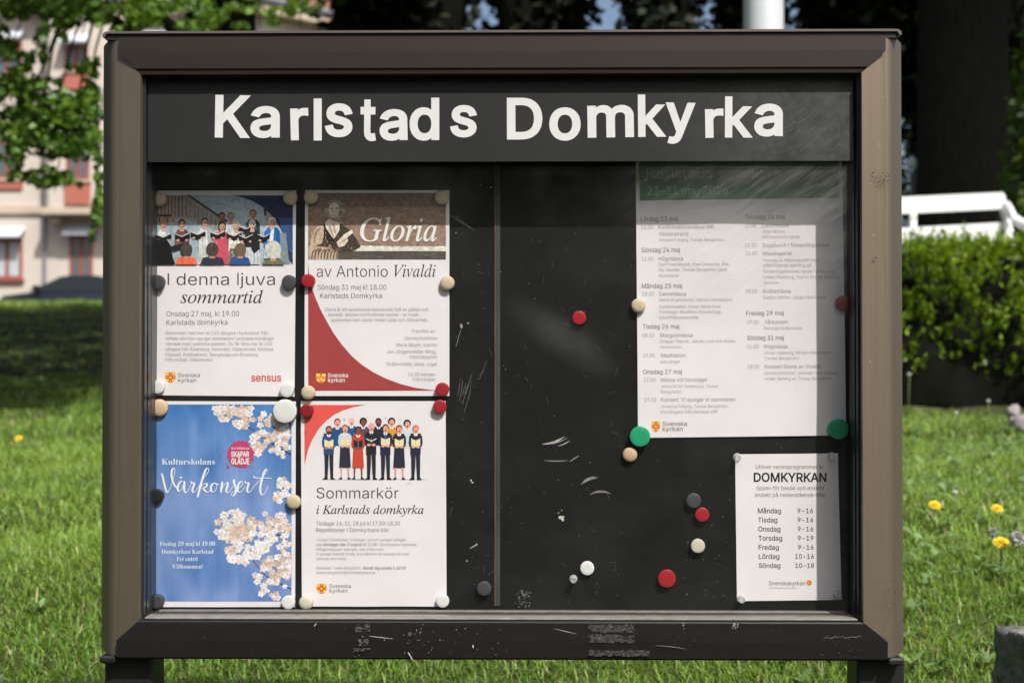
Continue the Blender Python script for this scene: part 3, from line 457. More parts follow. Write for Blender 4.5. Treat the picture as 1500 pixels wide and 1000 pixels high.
FONT['i'] = {
'G':(541,[[245,-10,213,-9,183,-4,156,3,130,13,107,26,86,42,63,66,49,87,39,110,32,135,28,162,27,197,32,230,38,254,47,278,62,310,91,353,114,380,133,398,153,415,181,435,227,457,263,468,288,472,314,475,343,474,387,468,451,445,467,442,477,444,487,448,495,457,503,469,514,469,484,327,472,327,467,355,458,380,445,402,422,425,401,438,377,447,351,452,321,452,301,450,272,443,244,430,218,413,194,391,173,366,154,338,137,306,117,250,108,206,106,161,109,137,113,115,124,86,134,69,146,53,160,40,175,30,193,21,212,15,232,12,255,11,278,12,294,16,309,21,328,31,342,43,349,53,354,64,378,158,382,180,382,191,378,201,369,208,351,212,322,214,325,227,518,227,514,214,496,213,479,209,466,201,458,190,446,157,416,35,376,15,334,1,290,-7]]),
'K':(454,[[-34,0,-30,13,-3,16,16,23,26,34,34,48,41,69,126,385,131,415,131,424,129,433,123,440,113,446,81,451,85,465,269,465,265,451,243,450,226,446,215,437,207,425,198,401,160,263,159,253,164,250,171,252,336,385,365,413,374,428,374,439,369,445,363,448,335,451,338,465,420,465,501,465,496,452,484,451,469,448,437,431,373,383,223,264,368,52,384,34,400,22,418,15,438,13,435,0,236,0,240,13,266,15,282,21,287,33,286,47,272,73,168,228,164,232,159,233,154,232,150,226,109,71,105,46,108,30,116,22,132,16,162,13,158,0]]),'V':(437,[[80,-10,96,409,92,428,86,439,76,446,66,449,38,451,40,465,226,465,223,453,194,450,179,443,171,434,165,415,162,393,149,95,267,235,384,375,403,399,414,417,418,430,414,442,408,447,400,449,371,451,373,465,516,465,512,451,498,449,485,444,473,434,452,413,95,-10]]),
'a':(342,[[50,-8,30,-5,17,2,6,14,-2,29,-6,48,-7,74,-4,101,2,129,11,157,23,185,49,228,68,252,90,274,105,287,128,302,160,314,175,316,196,315,212,310,221,304,227,296,232,280,241,309,292,309,231,90,222,47,223,39,228,36,238,36,248,43,266,60,282,80,291,72,256,27,240,12,224,1,209,-6,191,-8,177,-3,170,9,168,23,170,42,191,118,148,55,114,18,85,0,68,-6],[82,33,93,35,107,41,134,65,161,100,188,146,207,191,217,230,219,264,217,275,210,288,200,296,185,299,169,297,149,288,133,276,119,260,105,241,92,219,77,185,65,148,57,113,53,85,54,61,58,47,63,40,69,35]]),
'd':(355,[[61,-8,36,-4,20,4,4,21,-6,44,-9,73,-5,107,3,137,19,175,40,211,66,245,99,279,130,300,146,307,165,313,199,316,225,311,236,303,242,293,273,419,275,438,272,447,265,452,254,454,233,455,236,467,276,472,306,479,326,485,339,487,344,483,344,473,240,81,234,44,236,36,239,33,247,30,256,32,278,47,306,81,317,72,284,31,255,5,240,-3,228,-7,217,-8,202,-6,191,1,186,7,183,27,187,61,201,112,167,59,133,21,116,9,99,-1,80,-6],[91,28,102,29,115,35,127,43,143,58,171,94,196,137,218,189,229,233,231,268,228,281,223,289,210,298,193,300,176,297,154,286,132,268,116,250,101,229,88,205,71,168,59,132,54,108,51,78,54,57,62,41,74,31]]),
'i':(177,[[122,394,110,396,98,404,91,415,88,428,91,441,98,452,110,460,122,463,135,460,147,452,155,441,157,428,155,414,147,403,136,396],[33,-8,19,-6,11,-2,6,5,1,18,0,36,11,86,55,241,60,266,57,275,50,282,37,286,17,287,20,299,82,308,124,316,130,314,131,306,63,79,58,56,59,43,61,37,66,33,72,32,79,34,87,38,101,50,130,84,140,74,112,38,84,12,58,-3]]),'k':(339,[[218,-7,206,-6,198,-2,189,7,181,19,163,57,120,161,78,129,41,0,-13,0,105,425,106,441,102,449,90,454,62,455,66,468,118,476,168,487,175,484,174,472,84,157,200,244,224,266,229,275,229,284,224,289,219,291,197,294,203,306,337,306,334,293,319,292,300,287,262,267,164,193,216,68,226,50,235,41,241,37,248,36,263,40,281,55,301,79,311,69,290,40,265,15,242,-1,231,-5]]),
'o':(351,[[105,-8,82,-6,54,2,31,17,13,38,1,64,-4,94,-3,121,4,153,17,185,35,215,57,242,82,267,110,287,140,303,171,313,201,316,234,313,254,306,278,291,297,270,308,245,313,222,313,189,307,161,294,127,275,94,251,63,229,41,203,23,171,6,139,-5],[113,11,131,14,149,21,166,32,186,51,204,75,221,102,234,131,245,162,252,192,254,221,253,248,248,267,240,281,229,291,215,297,197,299,176,295,159,288,143,277,122,257,107,238,90,209,74,175,66,149,58,115,56,91,57,67,61,48,68,33,79,22,92,15]]),'l':(173,[[32,-7,16,-4,4,5,-1,19,-1,38,13,99,99,414,101,430,100,442,96,450,85,456,58,459,60,471,121,479,163,487,170,485,171,481,62,84,56,50,57,41,60,37,64,35,71,35,82,40,95,50,122,82,133,72,109,42,82,15,56,-1,45,-5]]),
'm':(550,[[410,-7,395,-5,384,2,378,14,376,31,381,65,424,218,430,245,430,258,427,268,422,272,411,275,402,274,389,269,364,251,337,224,309,188,283,144,262,100,244,55,228,0,175,0,235,203,243,234,245,254,244,265,239,272,227,275,219,273,206,268,177,249,145,218,117,184,97,151,78,110,40,0,-13,0,59,245,61,259,60,269,58,276,51,281,37,285,17,287,19,300,75,305,122,316,126,316,129,313,129,299,91,177,123,220,155,254,198,292,226,307,251,315,270,315,286,311,293,306,299,298,302,289,304,277,299,241,285,184,314,224,343,257,357,271,385,293,411,307,436,315,461,315,475,309,482,302,486,293,489,275,488,261,480,225,436,65,434,45,436,39,440,36,453,36,463,42,472,51,499,87,508,76,484,39,459,13,434,-2]]),
'r':(224,[[-13,0,47,215,55,254,55,268,51,276,39,281,13,284,15,297,76,307,115,316,123,315,125,309,107,243,89,179,126,239,148,270,177,301,193,313,201,315,214,316,223,312,230,306,235,297,237,285,236,271,232,261,226,253,217,245,208,241,196,241,186,244,179,249,173,257,170,268,156,253,130,218,95,157,65,84,41,0]]),'s':(248,[[78,-8,49,-6,8,6,-4,4,-9,-4,-22,-4,-7,106,4,105,7,77,14,53,24,35,41,18,62,11,82,11,102,19,117,35,122,45,125,60,125,76,122,89,111,111,70,165,53,190,43,214,40,238,41,254,46,269,53,282,63,294,76,304,90,311,106,315,123,316,151,314,181,304,193,302,205,305,209,314,220,314,207,214,195,214,191,240,184,261,175,278,163,289,148,297,125,299,108,292,96,279,92,270,91,261,95,241,105,223,146,168,165,138,176,111,179,84,176,63,170,47,162,33,148,17,130,5,114,-2,97,-7]]),
't':(187,[[33,-8,19,-6,12,-2,6,4,2,16,1,36,5,56,66,283,19,283,22,297,53,307,82,326,109,355,136,392,151,392,126,304,183,304,177,283,120,283,64,71,60,45,61,37,64,33,75,31,85,36,93,43,124,79,134,68,108,35,82,11,57,-3]]),'v':(297,[[61,-8,49,188,43,242,38,259,32,272,24,279,15,284,-6,286,-3,299,41,307,69,315,79,316,84,312,89,301,93,284,98,244,109,58,138,88,171,126,202,166,225,200,238,228,240,239,239,245,216,270,210,280,209,294,215,307,228,315,243,317,255,313,266,302,272,284,272,264,266,239,260,226,244,196,222,163,177,106,75,-8]]),
'y':(270,[[-44,-153,-61,-150,-73,-140,-76,-133,-77,-123,-76,-116,-72,-108,-62,-101,-50,-98,-39,-99,-24,-106,-15,-108,-6,-109,2,-104,25,-81,79,-7,42,187,28,247,19,265,9,278,-4,284,-24,287,-22,299,8,303,52,315,62,316,66,315,71,306,79,283,100,179,123,57,193,174,207,201,215,221,217,233,214,246,208,255,190,268,186,276,184,292,189,304,195,310,202,314,219,315,234,309,245,296,249,279,248,258,242,232,231,203,206,154,162,80,114,6,66,-60,31,-103,1,-131,-23,-148,-32,-151]]),' ':(175,[]),
}
FONT['b'] = {
'K':(510,[[16,0,16,17,49,23,65,34,73,54,75,81,74,398,68,416,58,428,41,435,17,439,17,455,242,455,242,439,201,430,191,422,186,411,183,383,183,234,325,378,344,402,349,418,345,427,323,436,291,439,291,455,486,455,486,439,481,439,457,436,436,430,392,404,357,373,271,285,467,42,491,23,519,17,519,0,281,0,281,17,324,22,333,30,332,42,319,62,199,214,183,198,185,54,191,36,199,28,217,21,242,17,242,0]]),'F':(404,[[15,0,15,17,41,22,58,29,68,42,73,62,75,375,72,401,65,418,47,432,14,439,14,455,394,455,394,320,377,320,367,362,350,393,332,409,310,420,261,430,200,429,186,421,182,398,182,247,223,251,248,263,259,274,271,295,284,347,302,347,302,118,285,118,272,175,253,204,223,220,182,224,182,77,187,45,194,33,207,24,257,17,257,0]]),
'D':(496,[[20,0,20,17,43,20,61,28,68,36,73,54,74,374,71,407,63,424,46,434,15,439,15,455,241,455,296,449,357,429,383,414,405,396,424,375,440,351,461,295,468,228,461,158,441,101,426,77,408,57,387,40,362,25,302,6,267,2],[222,24,253,27,287,41,308,59,324,84,337,115,345,152,350,196,350,262,343,318,336,342,319,382,307,398,279,420,243,432,208,432,190,423,185,412,182,390,182,59,185,42,191,32,205,26]]),'V':(428,[[212,-13,41,389,18,425,5,434,-14,439,-14,455,211,455,211,439,177,436,160,428,153,417,153,404,259,143,303,260,349,380,355,409,352,421,344,431,328,436,299,439,299,455,442,455,442,439,423,436,411,429,391,403,230,-13]]),
'a':(344,[[255,-10,232,-7,216,1,205,15,200,35,160,6,115,-8,90,-9,69,-5,51,3,34,18,22,43,20,70,28,97,45,121,63,136,98,155,199,190,198,250,193,272,180,288,152,295,123,293,107,283,104,272,121,243,123,225,114,206,95,194,74,191,54,196,40,210,34,227,34,248,42,269,58,287,81,302,132,316,195,317,239,307,258,296,272,283,285,259,292,228,294,42,297,36,304,34,320,42,329,28,294,-1,275,-8],[151,34,176,42,199,63,199,116,199,169,154,151,138,139,127,123,119,95,120,62,129,42,137,37]]),'b':(361,[[43,-11,42,407,35,430,24,436,8,439,8,455,138,455,138,279,169,305,205,317,249,315,284,299,308,276,324,251,335,221,341,188,341,149,335,110,323,75,304,45,270,13,227,-6,192,-10,162,-6,133,7,105,28,53,-11],[183,14,199,16,213,23,229,43,241,86,245,160,242,213,231,251,212,273,184,280,169,277,153,268,143,255,138,242,140,52,143,38,153,24,169,16]]),
'c':(293,[[156,-10,125,-6,92,7,63,31,41,62,26,100,20,135,22,181,31,217,55,260,74,280,96,297,140,315,190,318,218,314,241,305,258,291,273,270,277,245,272,223,258,209,236,204,214,209,203,220,196,243,197,279,193,288,185,294,160,296,144,290,132,278,122,260,113,205,115,142,126,97,146,65,172,45,204,38,239,47,271,72,285,60,258,30,227,8,193,-6]]),'d':(370,[[140,-10,112,-7,87,4,65,22,47,44,32,72,23,104,20,140,21,180,29,217,45,256,68,286,96,306,128,317,168,316,201,301,223,280,222,411,216,427,198,437,176,439,176,455,319,455,319,64,327,38,353,28,353,11,294,6,223,-10,223,39,207,18,188,2,166,-7],[171,28,187,31,204,44,216,59,223,76,223,242,213,264,191,278,164,280,151,275,141,267,126,238,119,193,119,115,128,64,143,38,158,30]]),
'e':(301,[[154,-10,123,-7,90,7,62,30,40,62,25,102,20,141,21,180,30,222,44,252,68,282,98,304,126,315,157,318,193,314,224,301,249,280,264,259,274,234,281,206,283,166,117,166,120,128,127,97,138,73,154,56,175,46,199,42,225,47,248,62,270,86,285,73,258,36,228,11,193,-5],[116,192,201,192,200,246,193,277,183,290,169,296,147,294,136,286,127,274,121,255]]),'f':(214,[[15,0,15,16,37,20,47,30,51,42,52,68,52,277,16,277,16,310,52,310,53,370,63,407,85,436,102,448,123,457,165,465,212,460,236,449,253,432,262,413,263,389,254,369,237,357,213,356,195,365,187,376,185,391,187,407,197,430,196,438,183,443,163,440,155,432,149,413,148,310,203,310,203,277,148,277,148,65,150,40,156,27,170,19,199,16,199,0]]),
'g':(327,[[146,-140,97,-137,60,-127,33,-111,16,-88,14,-69,24,-50,38,-38,69,-26,44,-10,29,9,24,30,28,54,37,67,53,83,102,110,67,128,49,142,36,159,27,179,23,200,23,223,28,246,46,275,78,300,120,315,164,318,202,314,233,304,317,304,317,268,268,268,286,237,291,209,289,180,278,155,261,134,238,118,210,107,123,101,106,87,101,68,108,57,123,50,230,46,259,40,285,29,303,13,312,-9,316,-37,311,-67,291,-98,257,-121,208,-136],[157,124,175,128,189,142,196,167,199,211,196,255,189,279,175,293,157,297,137,292,124,276,117,249,114,211,117,173,124,146,137,130],[161,-116,205,-113,238,-104,257,-88,263,-74,263,-60,255,-45,238,-37,151,-34,97,-34,79,-52,73,-75,83,-94,102,-107,127,-114]]),
'h':(381,[[18,0,18,16,37,20,47,29,52,56,52,409,49,424,43,432,19,440,19,455,148,455,148,267,183,301,198,309,224,317,270,315,292,306,309,292,325,258,330,229,332,40,341,22,363,16,363,0,202,0,202,16,219,19,230,30,235,56,234,241,225,264,215,270,203,271,188,269,173,262,148,235,148,43,157,23,180,16,180,0]]),'i':(198,[[101,362,81,366,65,376,54,393,50,412,54,432,65,449,81,460,101,463,120,460,137,449,147,432,151,412,147,393,136,376,120,366],[18,0,18,16,37,20,47,29,52,56,51,270,46,286,37,291,20,293,20,302,21,310,148,310,149,46,157,23,180,16,180,0]]),
'j':(210,[[106,363,86,367,70,378,59,394,56,414,59,434,71,450,87,461,106,465,126,461,142,450,153,434,157,414,153,394,142,378,126,367],[36,-140,4,-136,-24,-124,-44,-105,-54,-82,-54,-56,-43,-38,-21,-29,4,-32,20,-44,26,-60,24,-76,12,-100,11,-107,18,-114,31,-117,44,-115,55,-107,63,-76,64,254,57,283,46,291,22,294,22,310,159,310,159,-21,154,-66,141,-94,115,-120,80,-135]]),'k':(359,[[17,0,17,16,37,20,46,27,52,56,52,408,45,432,20,439,21,455,148,455,148,169,230,251,242,269,244,281,238,288,206,293,206,310,345,310,345,293,308,284,280,265,222,209,348,31,362,19,376,16,376,0,211,0,211,16,234,20,238,27,238,37,163,147,148,134,148,43,157,23,180,16,180,0]]),'l':(199,[[18,0,18,16,37,20,47,29,52,56,52,408,46,431,38,436,20,439,20,447,20,455,148,455,149,46,157,23,180,16,180,0]]),
'm':(554,[[18,0,18,16,37,20,47,29,52,56,52,266,43,287,19,294,19,310,146,310,146,265,166,288,196,309,228,318,258,317,277,312,299,299,314,279,320,261,334,279,356,299,390,315,431,318,465,306,489,282,501,244,505,38,514,22,536,16,536,0,377,0,377,16,393,19,404,28,410,56,410,221,407,247,403,260,394,268,381,271,363,269,341,256,324,237,325,44,333,23,356,16,356,0,199,0,199,16,222,23,231,44,232,221,229,247,223,262,211,270,194,271,180,267,166,259,146,235,147,44,155,24,177,16,177,0]]),'n':(381,[[18,0,18,16,37,20,47,29,52,56,52,266,43,287,19,294,19,310,148,310,148,267,175,296,198,309,215,315,243,318,270,315,301,300,315,282,328,244,332,38,341,22,363,16,363,0,202,0,202,16,219,19,230,30,235,56,234,241,225,264,215,270,203,271,188,269,173,262,148,235,148,43,157,23,180,16,180,0]]),
'o':(336,[[169,-10,133,-6,108,2,85,15,60,37,44,58,29,89,21,124,19,154,21,184,29,219,41,245,60,272,85,294,108,306,140,316,168,318,203,315,228,307,251,294,275,273,295,246,306,221,314,193,317,154,314,115,306,88,295,62,275,36,251,14,228,2,197,-8],[169,11,193,18,204,31,211,44,217,81,220,154,218,217,209,266,195,289,181,297,169,299,144,292,128,271,120,227,117,154,120,82,127,41,144,18]]),'p':(371,[[17,-139,17,-124,38,-119,48,-107,52,-68,52,261,44,286,19,295,19,310,143,310,143,263,166,294,187,309,203,315,230,319,253,317,274,310,293,298,313,278,329,253,341,223,348,189,349,144,345,106,334,72,319,43,300,19,282,5,256,-6,233,-10,204,-7,183,1,164,14,148,32,148,-66,152,-99,156,-109,165,-117,197,-123,197,-139],[195,28,214,32,232,46,243,71,250,107,252,164,249,216,239,253,225,270,204,278,179,273,162,259,148,235,148,69,157,51,167,38,180,31]]),
'r':(287,[[18,0,18,16,37,20,47,29,52,56,51,270,44,287,20,293,21,310,146,310,146,252,161,276,179,295,199,309,218,316,242,318,261,313,275,304,286,287,289,270,287,251,280,236,267,226,251,222,231,225,221,232,202,255,189,260,179,258,168,250,153,224,149,197,150,42,155,30,163,23,197,16,197,0]]),'s':(288,[[151,-10,122,-6,73,9,60,4,51,-9,36,-9,36,105,53,105,63,73,79,48,99,28,121,17,148,15,171,21,188,38,192,58,186,80,172,95,90,139,57,166,40,197,38,234,42,253,53,276,70,295,86,306,104,314,133,319,181,312,215,305,224,310,230,319,244,319,244,222,228,222,218,249,203,270,186,285,162,295,136,295,116,286,106,269,107,247,114,234,128,222,207,181,236,158,246,144,253,127,256,79,247,45,237,28,223,14,194,-3]]),'t':(228,[[124,-9,99,-7,80,-1,66,10,54,31,48,65,48,279,20,279,20,300,88,369,129,424,144,424,144,310,208,310,208,279,144,279,144,79,148,54,157,43,172,41,192,52,206,75,222,66,205,33,182,9,155,-5]]),
'u':(375,[[131,-10,103,-7,81,2,65,17,54,38,46,88,45,265,35,287,11,294,11,310,142,310,142,68,149,48,164,37,182,36,201,41,217,53,228,66,228,248,222,282,212,290,189,294,189,310,324,310,325,56,328,44,334,36,360,30,360,13,300,7,228,-10,228,40,209,19,186,3,160,-7]]),'v':(306,[[142,-10,33,261,18,286,-3,293,-3,310,164,310,164,294,136,290,131,284,129,273,185,122,241,271,239,282,232,289,203,294,203,310,305,310,305,295,284,286,271,267,160,-10]]),'y':(300,[[52,-140,22,-133,1,-113,-7,-84,1,-58,11,-47,24,-41,38,-40,54,-43,66,-51,72,-61,76,-95,90,-98,104,-88,121,-63,140,-5,31,262,14,288,-5,293,-5,310,162,310,162,302,162,293,132,287,128,272,185,119,232,246,238,270,237,281,232,288,203,293,203,310,300,310,300,293,282,286,265,258,159,-32,135,-87,118,-111,98,-129,79,-137]]),
'0':(375,[[188,-7,150,-3,118,7,91,24,64,54,48,84,34,130,26,182,23,241,26,300,34,352,48,397,64,427,91,456,118,473,150,483,189,486,225,483,257,473,283,456,310,426,326,397,341,351,350,299,353,240,350,182,341,129,326,84,310,54,283,24,256,7,225,-3],[188,37,205,40,219,50,235,82,245,143,248,240,245,338,235,398,227,419,215,433,206,439,189,443,172,439,162,433,150,419,141,398,131,338,127,240,131,143,141,82,157,50,171,40]]),'1':(375,[[65,0,65,36,133,37,146,45,152,58,154,416,104,362,91,352,74,346,50,350,33,369,28,396,50,402,101,426,179,482,254,482,256,61,262,45,273,38,343,36,343,0]]),
'2':(375,[[24,0,24,69,143,191,187,245,206,277,216,302,223,332,226,366,223,405,210,430,189,443,158,443,137,432,124,411,116,380,112,329,77,333,50,344,34,360,27,384,29,415,46,444,77,467,122,482,174,486,240,479,267,469,295,451,314,428,323,407,328,375,325,348,306,302,268,252,208,189,87,74,260,76,277,84,290,98,305,141,345,141,341,0]]),'9':(375,[[152,-7,101,0,67,17,55,30,46,48,42,66,45,85,57,100,75,107,95,67,107,53,122,43,156,36,170,37,194,48,215,69,230,102,246,171,251,230,234,212,212,198,191,189,166,185,136,186,111,191,87,201,60,220,44,240,30,273,24,313,26,355,34,390,49,420,69,446,95,466,126,479,162,486,201,485,238,476,270,459,293,439,311,413,327,381,341,321,345,242,336,165,318,104,288,54,253,21,208,0],[184,233,206,236,221,243,237,257,251,278,248,330,239,380,228,409,209,432,196,439,181,441,164,438,152,432,139,417,132,402,123,362,121,313,125,286,132,265,142,249,156,239]]),
'.':(180,[[89,-9,71,-6,59,3,50,18,48,36,50,54,59,69,71,78,89,81,108,78,121,69,129,57,132,36,129,15,121,3,108,-6]]),'!':(181,[[71,135,54,480,126,480,109,135],[90,-9,71,-6,59,3,50,18,48,36,50,54,59,69,71,78,90,81,108,78,121,69,129,57,132,36,129,15,121,3,108,-6]]),' ':(175,[]),
}




# plain upright bars for the two letters that this face draws with a tail or with serifs
FONT['s']['l'] = (FONT['s']['i'][0], [[66, 0, 66, 534, 121, 534, 121, 0]])
FONT['s']['I'] = (FONT['s']['i'][0] + 20, [[76, 0, 76, 509, 134, 509, 134, 0]])


def _area(p):
    x, y = p[:, 0], p[:, 1]
    return .5 * np.sum(x * np.roll(y, -1) - np.roll(x, -1) * y)


def _offset(p, d):
    """push a closed loop to its right-hand side by d, mitres limited"""
    a = p - np.roll(p, 1, 0); b = np.roll(p, -1, 0) - p
    a /= np.maximum(np.linalg.norm(a, axis=1, keepdims=True), 1e-9)
    b /= np.maximum(np.linalg.norm(b, axis=1, keepdims=True), 1e-9)
    na = np.stack([a[:, 1], -a[:, 0]], 1); nb = np.stack([b[:, 1], -b[:, 0]], 1)
    s = na + nb
    k = np.maximum(1 + np.sum(na * nb, 1, keepdims=True), .35)
    return p + s / k * d


def fill(loops, step=None):
    """triangulate overlapping closed loops (non-zero winding); step adds inner points so the sheet can bend"""
    vs, es = [], []
    for p in loops:
        n = len(vs)
        vs += [tuple(map(float, q)) for q in p]
        es += [(n + i, n + (i + 1) % len(p)) for i in range(len(p))]
    if step:
        allp = np.array(vs); lo, hi = allp.min(0), allp.max(0)
        for x in np.arange(lo[0] + step / 2, hi[0], step):
            for y in np.arange(lo[1] + step / 2, hi[1], step):
                vs.append((float(x), float(y)))
    r = delaunay_2d_cdt([Vector(v) for v in vs], es, [], 0, 1e-6)
    V = np.array([tuple(v) for v in r[0]])
    F = np.array([f for f in r[2] if len(f) == 3], dtype=int)
    if not len(F): return V, F.reshape(0, 3)
    C = V[F].mean(1)
    w = np.zeros(len(F))
    for p in loops:
        p = np.asarray(p, float); q = np.roll(p, -1, 0)
        for (x0, y0), (x1, y1) in zip(p, q):
            if y0 == y1: continue
            up = (y0 <= C[:, 1]) & (y1 > C[:, 1]); dn = (y0 > C[:, 1]) & (y1 <= C[:, 1])
            m = up | dn
            if not m.any(): continue
            side = (x1 - x0) * (C[:, 1] - y0) - (C[:, 0] - x0) * (y1 - y0)
            w += np.where(up & (side > 0), 1, 0) - np.where(dn & (side < 0), 1, 0)
    F = F[np.abs(w) > .5]
    return V, F


_GC = {}


def glyph(font, ch, wt):
    k = (font, ch, wt)
    if k not in _GC:
        adv, cs = FONT[font].get(ch) or FONT['s' if ch in FONT['s'] else font].get(ch, FONT[font][' '])
        loops = [np.array(c, float).reshape(-1, 2) for c in cs]
        if loops:
            if wt:
                sg = np.sign(sum(_area(p) for p in loops))
                loops = [_offset(p, sg * wt) for p in loops]
            V, F = fill(loops)
        else:
            V, F = np.zeros((0, 2)), np.zeros((0, 3), int)
        _GC[k] = (adv, V, F)
    return _GC[k]


def lay(s, font, wt, track=0):
    """text as triangles in font units; returns V, F, width"""
    x, Vs, Fs, n = 0.0, [], [], 0
    for ch in s:
        adv, V, F = glyph(font, ch, wt)
        if len(F):
            Vs.append(V + (x, 0)); Fs.append(F + n); n += len(V)
        x += adv + track
    V = np.concatenate(Vs); F = np.concatenate(Fs)
    used = np.unique(F)
    return V, F, V[used][:, 0].min(), V[used][:, 0].max()


CAPH = {'s': 509.0, 'i': 460.0, 'b': 460.0}
for _f, _c in (('s', 'K'), ('i', 'K'), ('b', 'K')):
    CAPH[_f] = max(max(c[1::2]) for c in FONT[_f][_c][1])


class Art:
    """flat print on a paper sheet, drawn in photograph pixels, mapped on to the sheet"""
    def __init__(self, surf):
        self.surf, self.V, self.F, self.C, self.n, self.layer = surf, [], [], [], 0, 0

    def tri(self, V, F, col, layer=None):
        if not len(F): return self
        if layer is None:
            self.layer += 1; layer = self.layer
        P = self.surf(np.asarray(V, float), 1.4e-4 + layer * 7e-6)
        self.V.append(P); self.F.append(np.asarray(F) + self.n); self.n += len(P)
        c = np.array(lin(col)) * 1.06
        self.C.append(np.tile(np.minimum(c, .85), (len(P), 1)))
        return self

    def loops(self, loops, col, step=None, layer=None):
        dense = []
        for p in loops:                                       # short edges, so that the print bends with the sheet
            p = np.asarray(p, float); q = []
            for i in range(len(p)):
                u, v = p[i], p[(i + 1) % len(p)]
                k = max(1, int(np.linalg.norm(v - u) / 4.5))
                q += [u + (v - u) * (j / k) for j in range(k)]
            dense.append(np.array(q))
        al = np.concatenate(dense); span = (al.max(0) - al.min(0)).max()
        V, F = fill(dense, min(step or 4.5, 4.5) if span > 6 else None)
        return self.tri(V, F, col, layer)

    def rect(self, x0, y0, x1, y1, col, step=8):
        nx, ny = max(1, int((x1 - x0) / step)), max(1, int((y1 - y0) / step))
        xs, ys = np.linspace(x0, x1, nx + 1), np.linspace(y0, y1, ny + 1)
        V = np.array([(x, y) for y in ys for x in xs])
        F = []
        for j in range(ny):
            for i in range(nx):
                a = j * (nx + 1) + i
                F += [(a, a + nx + 1, a + 1), (a + 1, a + nx + 1, a + nx + 2)]
        return self.tri(V, F, col)

    def grad(self, x0, y0, x1, y1, fn, step=3):
        """a printed picture ground whose ink varies: fn(x, y) -> rgb"""
        nx, ny = int((x1 - x0) / step), int((y1 - y0) / step)
        self.rect(x0, y0, x1, y1, (0, 0, 0), step)
        n = (nx + 1) * (ny + 1)
        xs, ys = np.linspace(x0, x1, nx + 1), np.linspace(y0, y1, ny + 1)
        self.C[-1] = np.array([np.array(lin(fn(x, y))) * 1.06 for y in ys for x in xs])
        return self

    def text(self, s, x0, base, x1, cap, col, font='s', wt=0, slope=0.0, track=0):
        V, F, a, b = lay(s, font, wt, track)
        sx = (x1 - x0) / (b - a); sy = cap / CAPH[font]
        X = x0 + (V[:, 0] - a) * sx
        Y = base - V[:, 1] * sy + (X - x0) * slope
        return self.tri(np.stack([X, Y], 1), F[:, ::-1], col, layer=0)

    def ell(self, cx, cy, rx, ry, col, n=14, rot=0.0, layer=None):
        w = np.linspace(0, 2 * np.pi, n, endpoint=False)
        x, y = rx * np.cos(w), ry * np.sin(w)
        V = np.stack([cx + x * math.cos(rot) - y * math.sin(rot), cy + x * math.sin(rot) + y * math.cos(rot)], 1)
        if max(rx, ry) > 3.2: return self.loops([V], col, None, layer)
        F = [(0, i + 1, i) for i in range(1, n - 1)]
        return self.tri(V, F, col, layer)

    def poly(self, pts, col, tf=None, step=None):
        p = np.array(pts, float)
        if tf: p = np.array([tf(x, y) for x, y in p])
        return self.loops([p], col, step)

    def build(self, name, parent, label=None, ink=None):
        if not self.F: return None
        o = fast_mesh(name, np.concatenate(self.V), np.concatenate(self.F), ink or M_INK, parent, np.concatenate(self.C))
        return tag(o, label)


# ------------------------------------------------------------------ the notice board
YF, YB = 2.024, 2.112        # front of the frame, face of the back panel


def X_(px, Y): return at(px, 500, Y).x
def Z_(py, Y): return at(750, py, Y).z


xo0, xo1 = X_(139.5, YF + .044), X_(1329.5, YF + .044)
xi0, xi1 = X_(204.5, YF), X_(1263.5, YF)
xv0, xv1 = X_(171, YF), X_(1300, YF)
zt, zb = Z_(52, YF), Z_(967, YF)
zit, zib = Z_(108, YF), Z_(910, YF)
zdt, zdb = Z_(75, YF), Z_(939, YF)
BOARD = empty('notice_board', (0, 2.08, .45), 'bronze framed outdoor notice board with white church name lettering and two black posts', 'notice board')

# stiles: profile (x, y) from the inner edge round the outer corner, cut to the mitre
for sgn, xi, xv, xo in ((-1, xi0, xv0, xo0), (1, xi1, xv1, xo1)):
    prof = []
    for k in range(7):
        x = xi + (xv - xi) * k / 6
        prof.append((x, YF + .008 * k / 6, zdt + (zit - zdt) * (1 - k / 6), zdb + (zib - zdb) * (1 - k / 6)))
    prof.append((xv + sgn * .0004, YF + .0082, zt, zb + .004))
    wd = abs(xo - xv) - .0004
    y, prev = YF + .0082, 0.0
    for s in np.linspace(0, 1, 15)[1:]:                        # outer corner: rolls off to a steep flank, then the side
        an = np.interp(s, (0, .36, .86, 1), (6, 58, 66, 86))
        y += wd * (s - prev) * math.tan(R(np.interp((s + prev) / 2, (0, .36, .86, 1), (6, 58, 66, 84))))
        prev = s
        prof.append((xv + sgn * (.0004 + wd * s), y, zt, zb + .004))
    prof.append((xo, 2.150, zt, zb + .004))
    prof.append((xi, 2.150, zt, zb + .004))
    prof.insert(0, (xi, 2.150, zit, zib))
    prof.insert(1, (xi, YF + .0015, zit, zib))
    vs, fs = [], []
    for x, y, a, b in prof: vs += [(x, y, a), (x, y, b)]
    n = len(prof)
    for k in range(n - 1):
        fs.append((2 * k, 2 * k + 1, 2 * k + 3, 2 * k + 2) if sgn < 0 else (2 * k + 2, 2 * k + 3, 2 * k + 1, 2 * k))
    top = [2 * k for k in range(9, n)]
    fs.append(tuple(top)); fs.append(tuple(i + 1 for i in reversed(top)))
    m = MB().add(vs, fs)
    o = m.build('stile', M_STILE, BOARD, smooth=True)
    o.data.set_sharp_from_angle(angle=R(30)) if hasattr(o.data, 'set_sharp_from_angle') else None

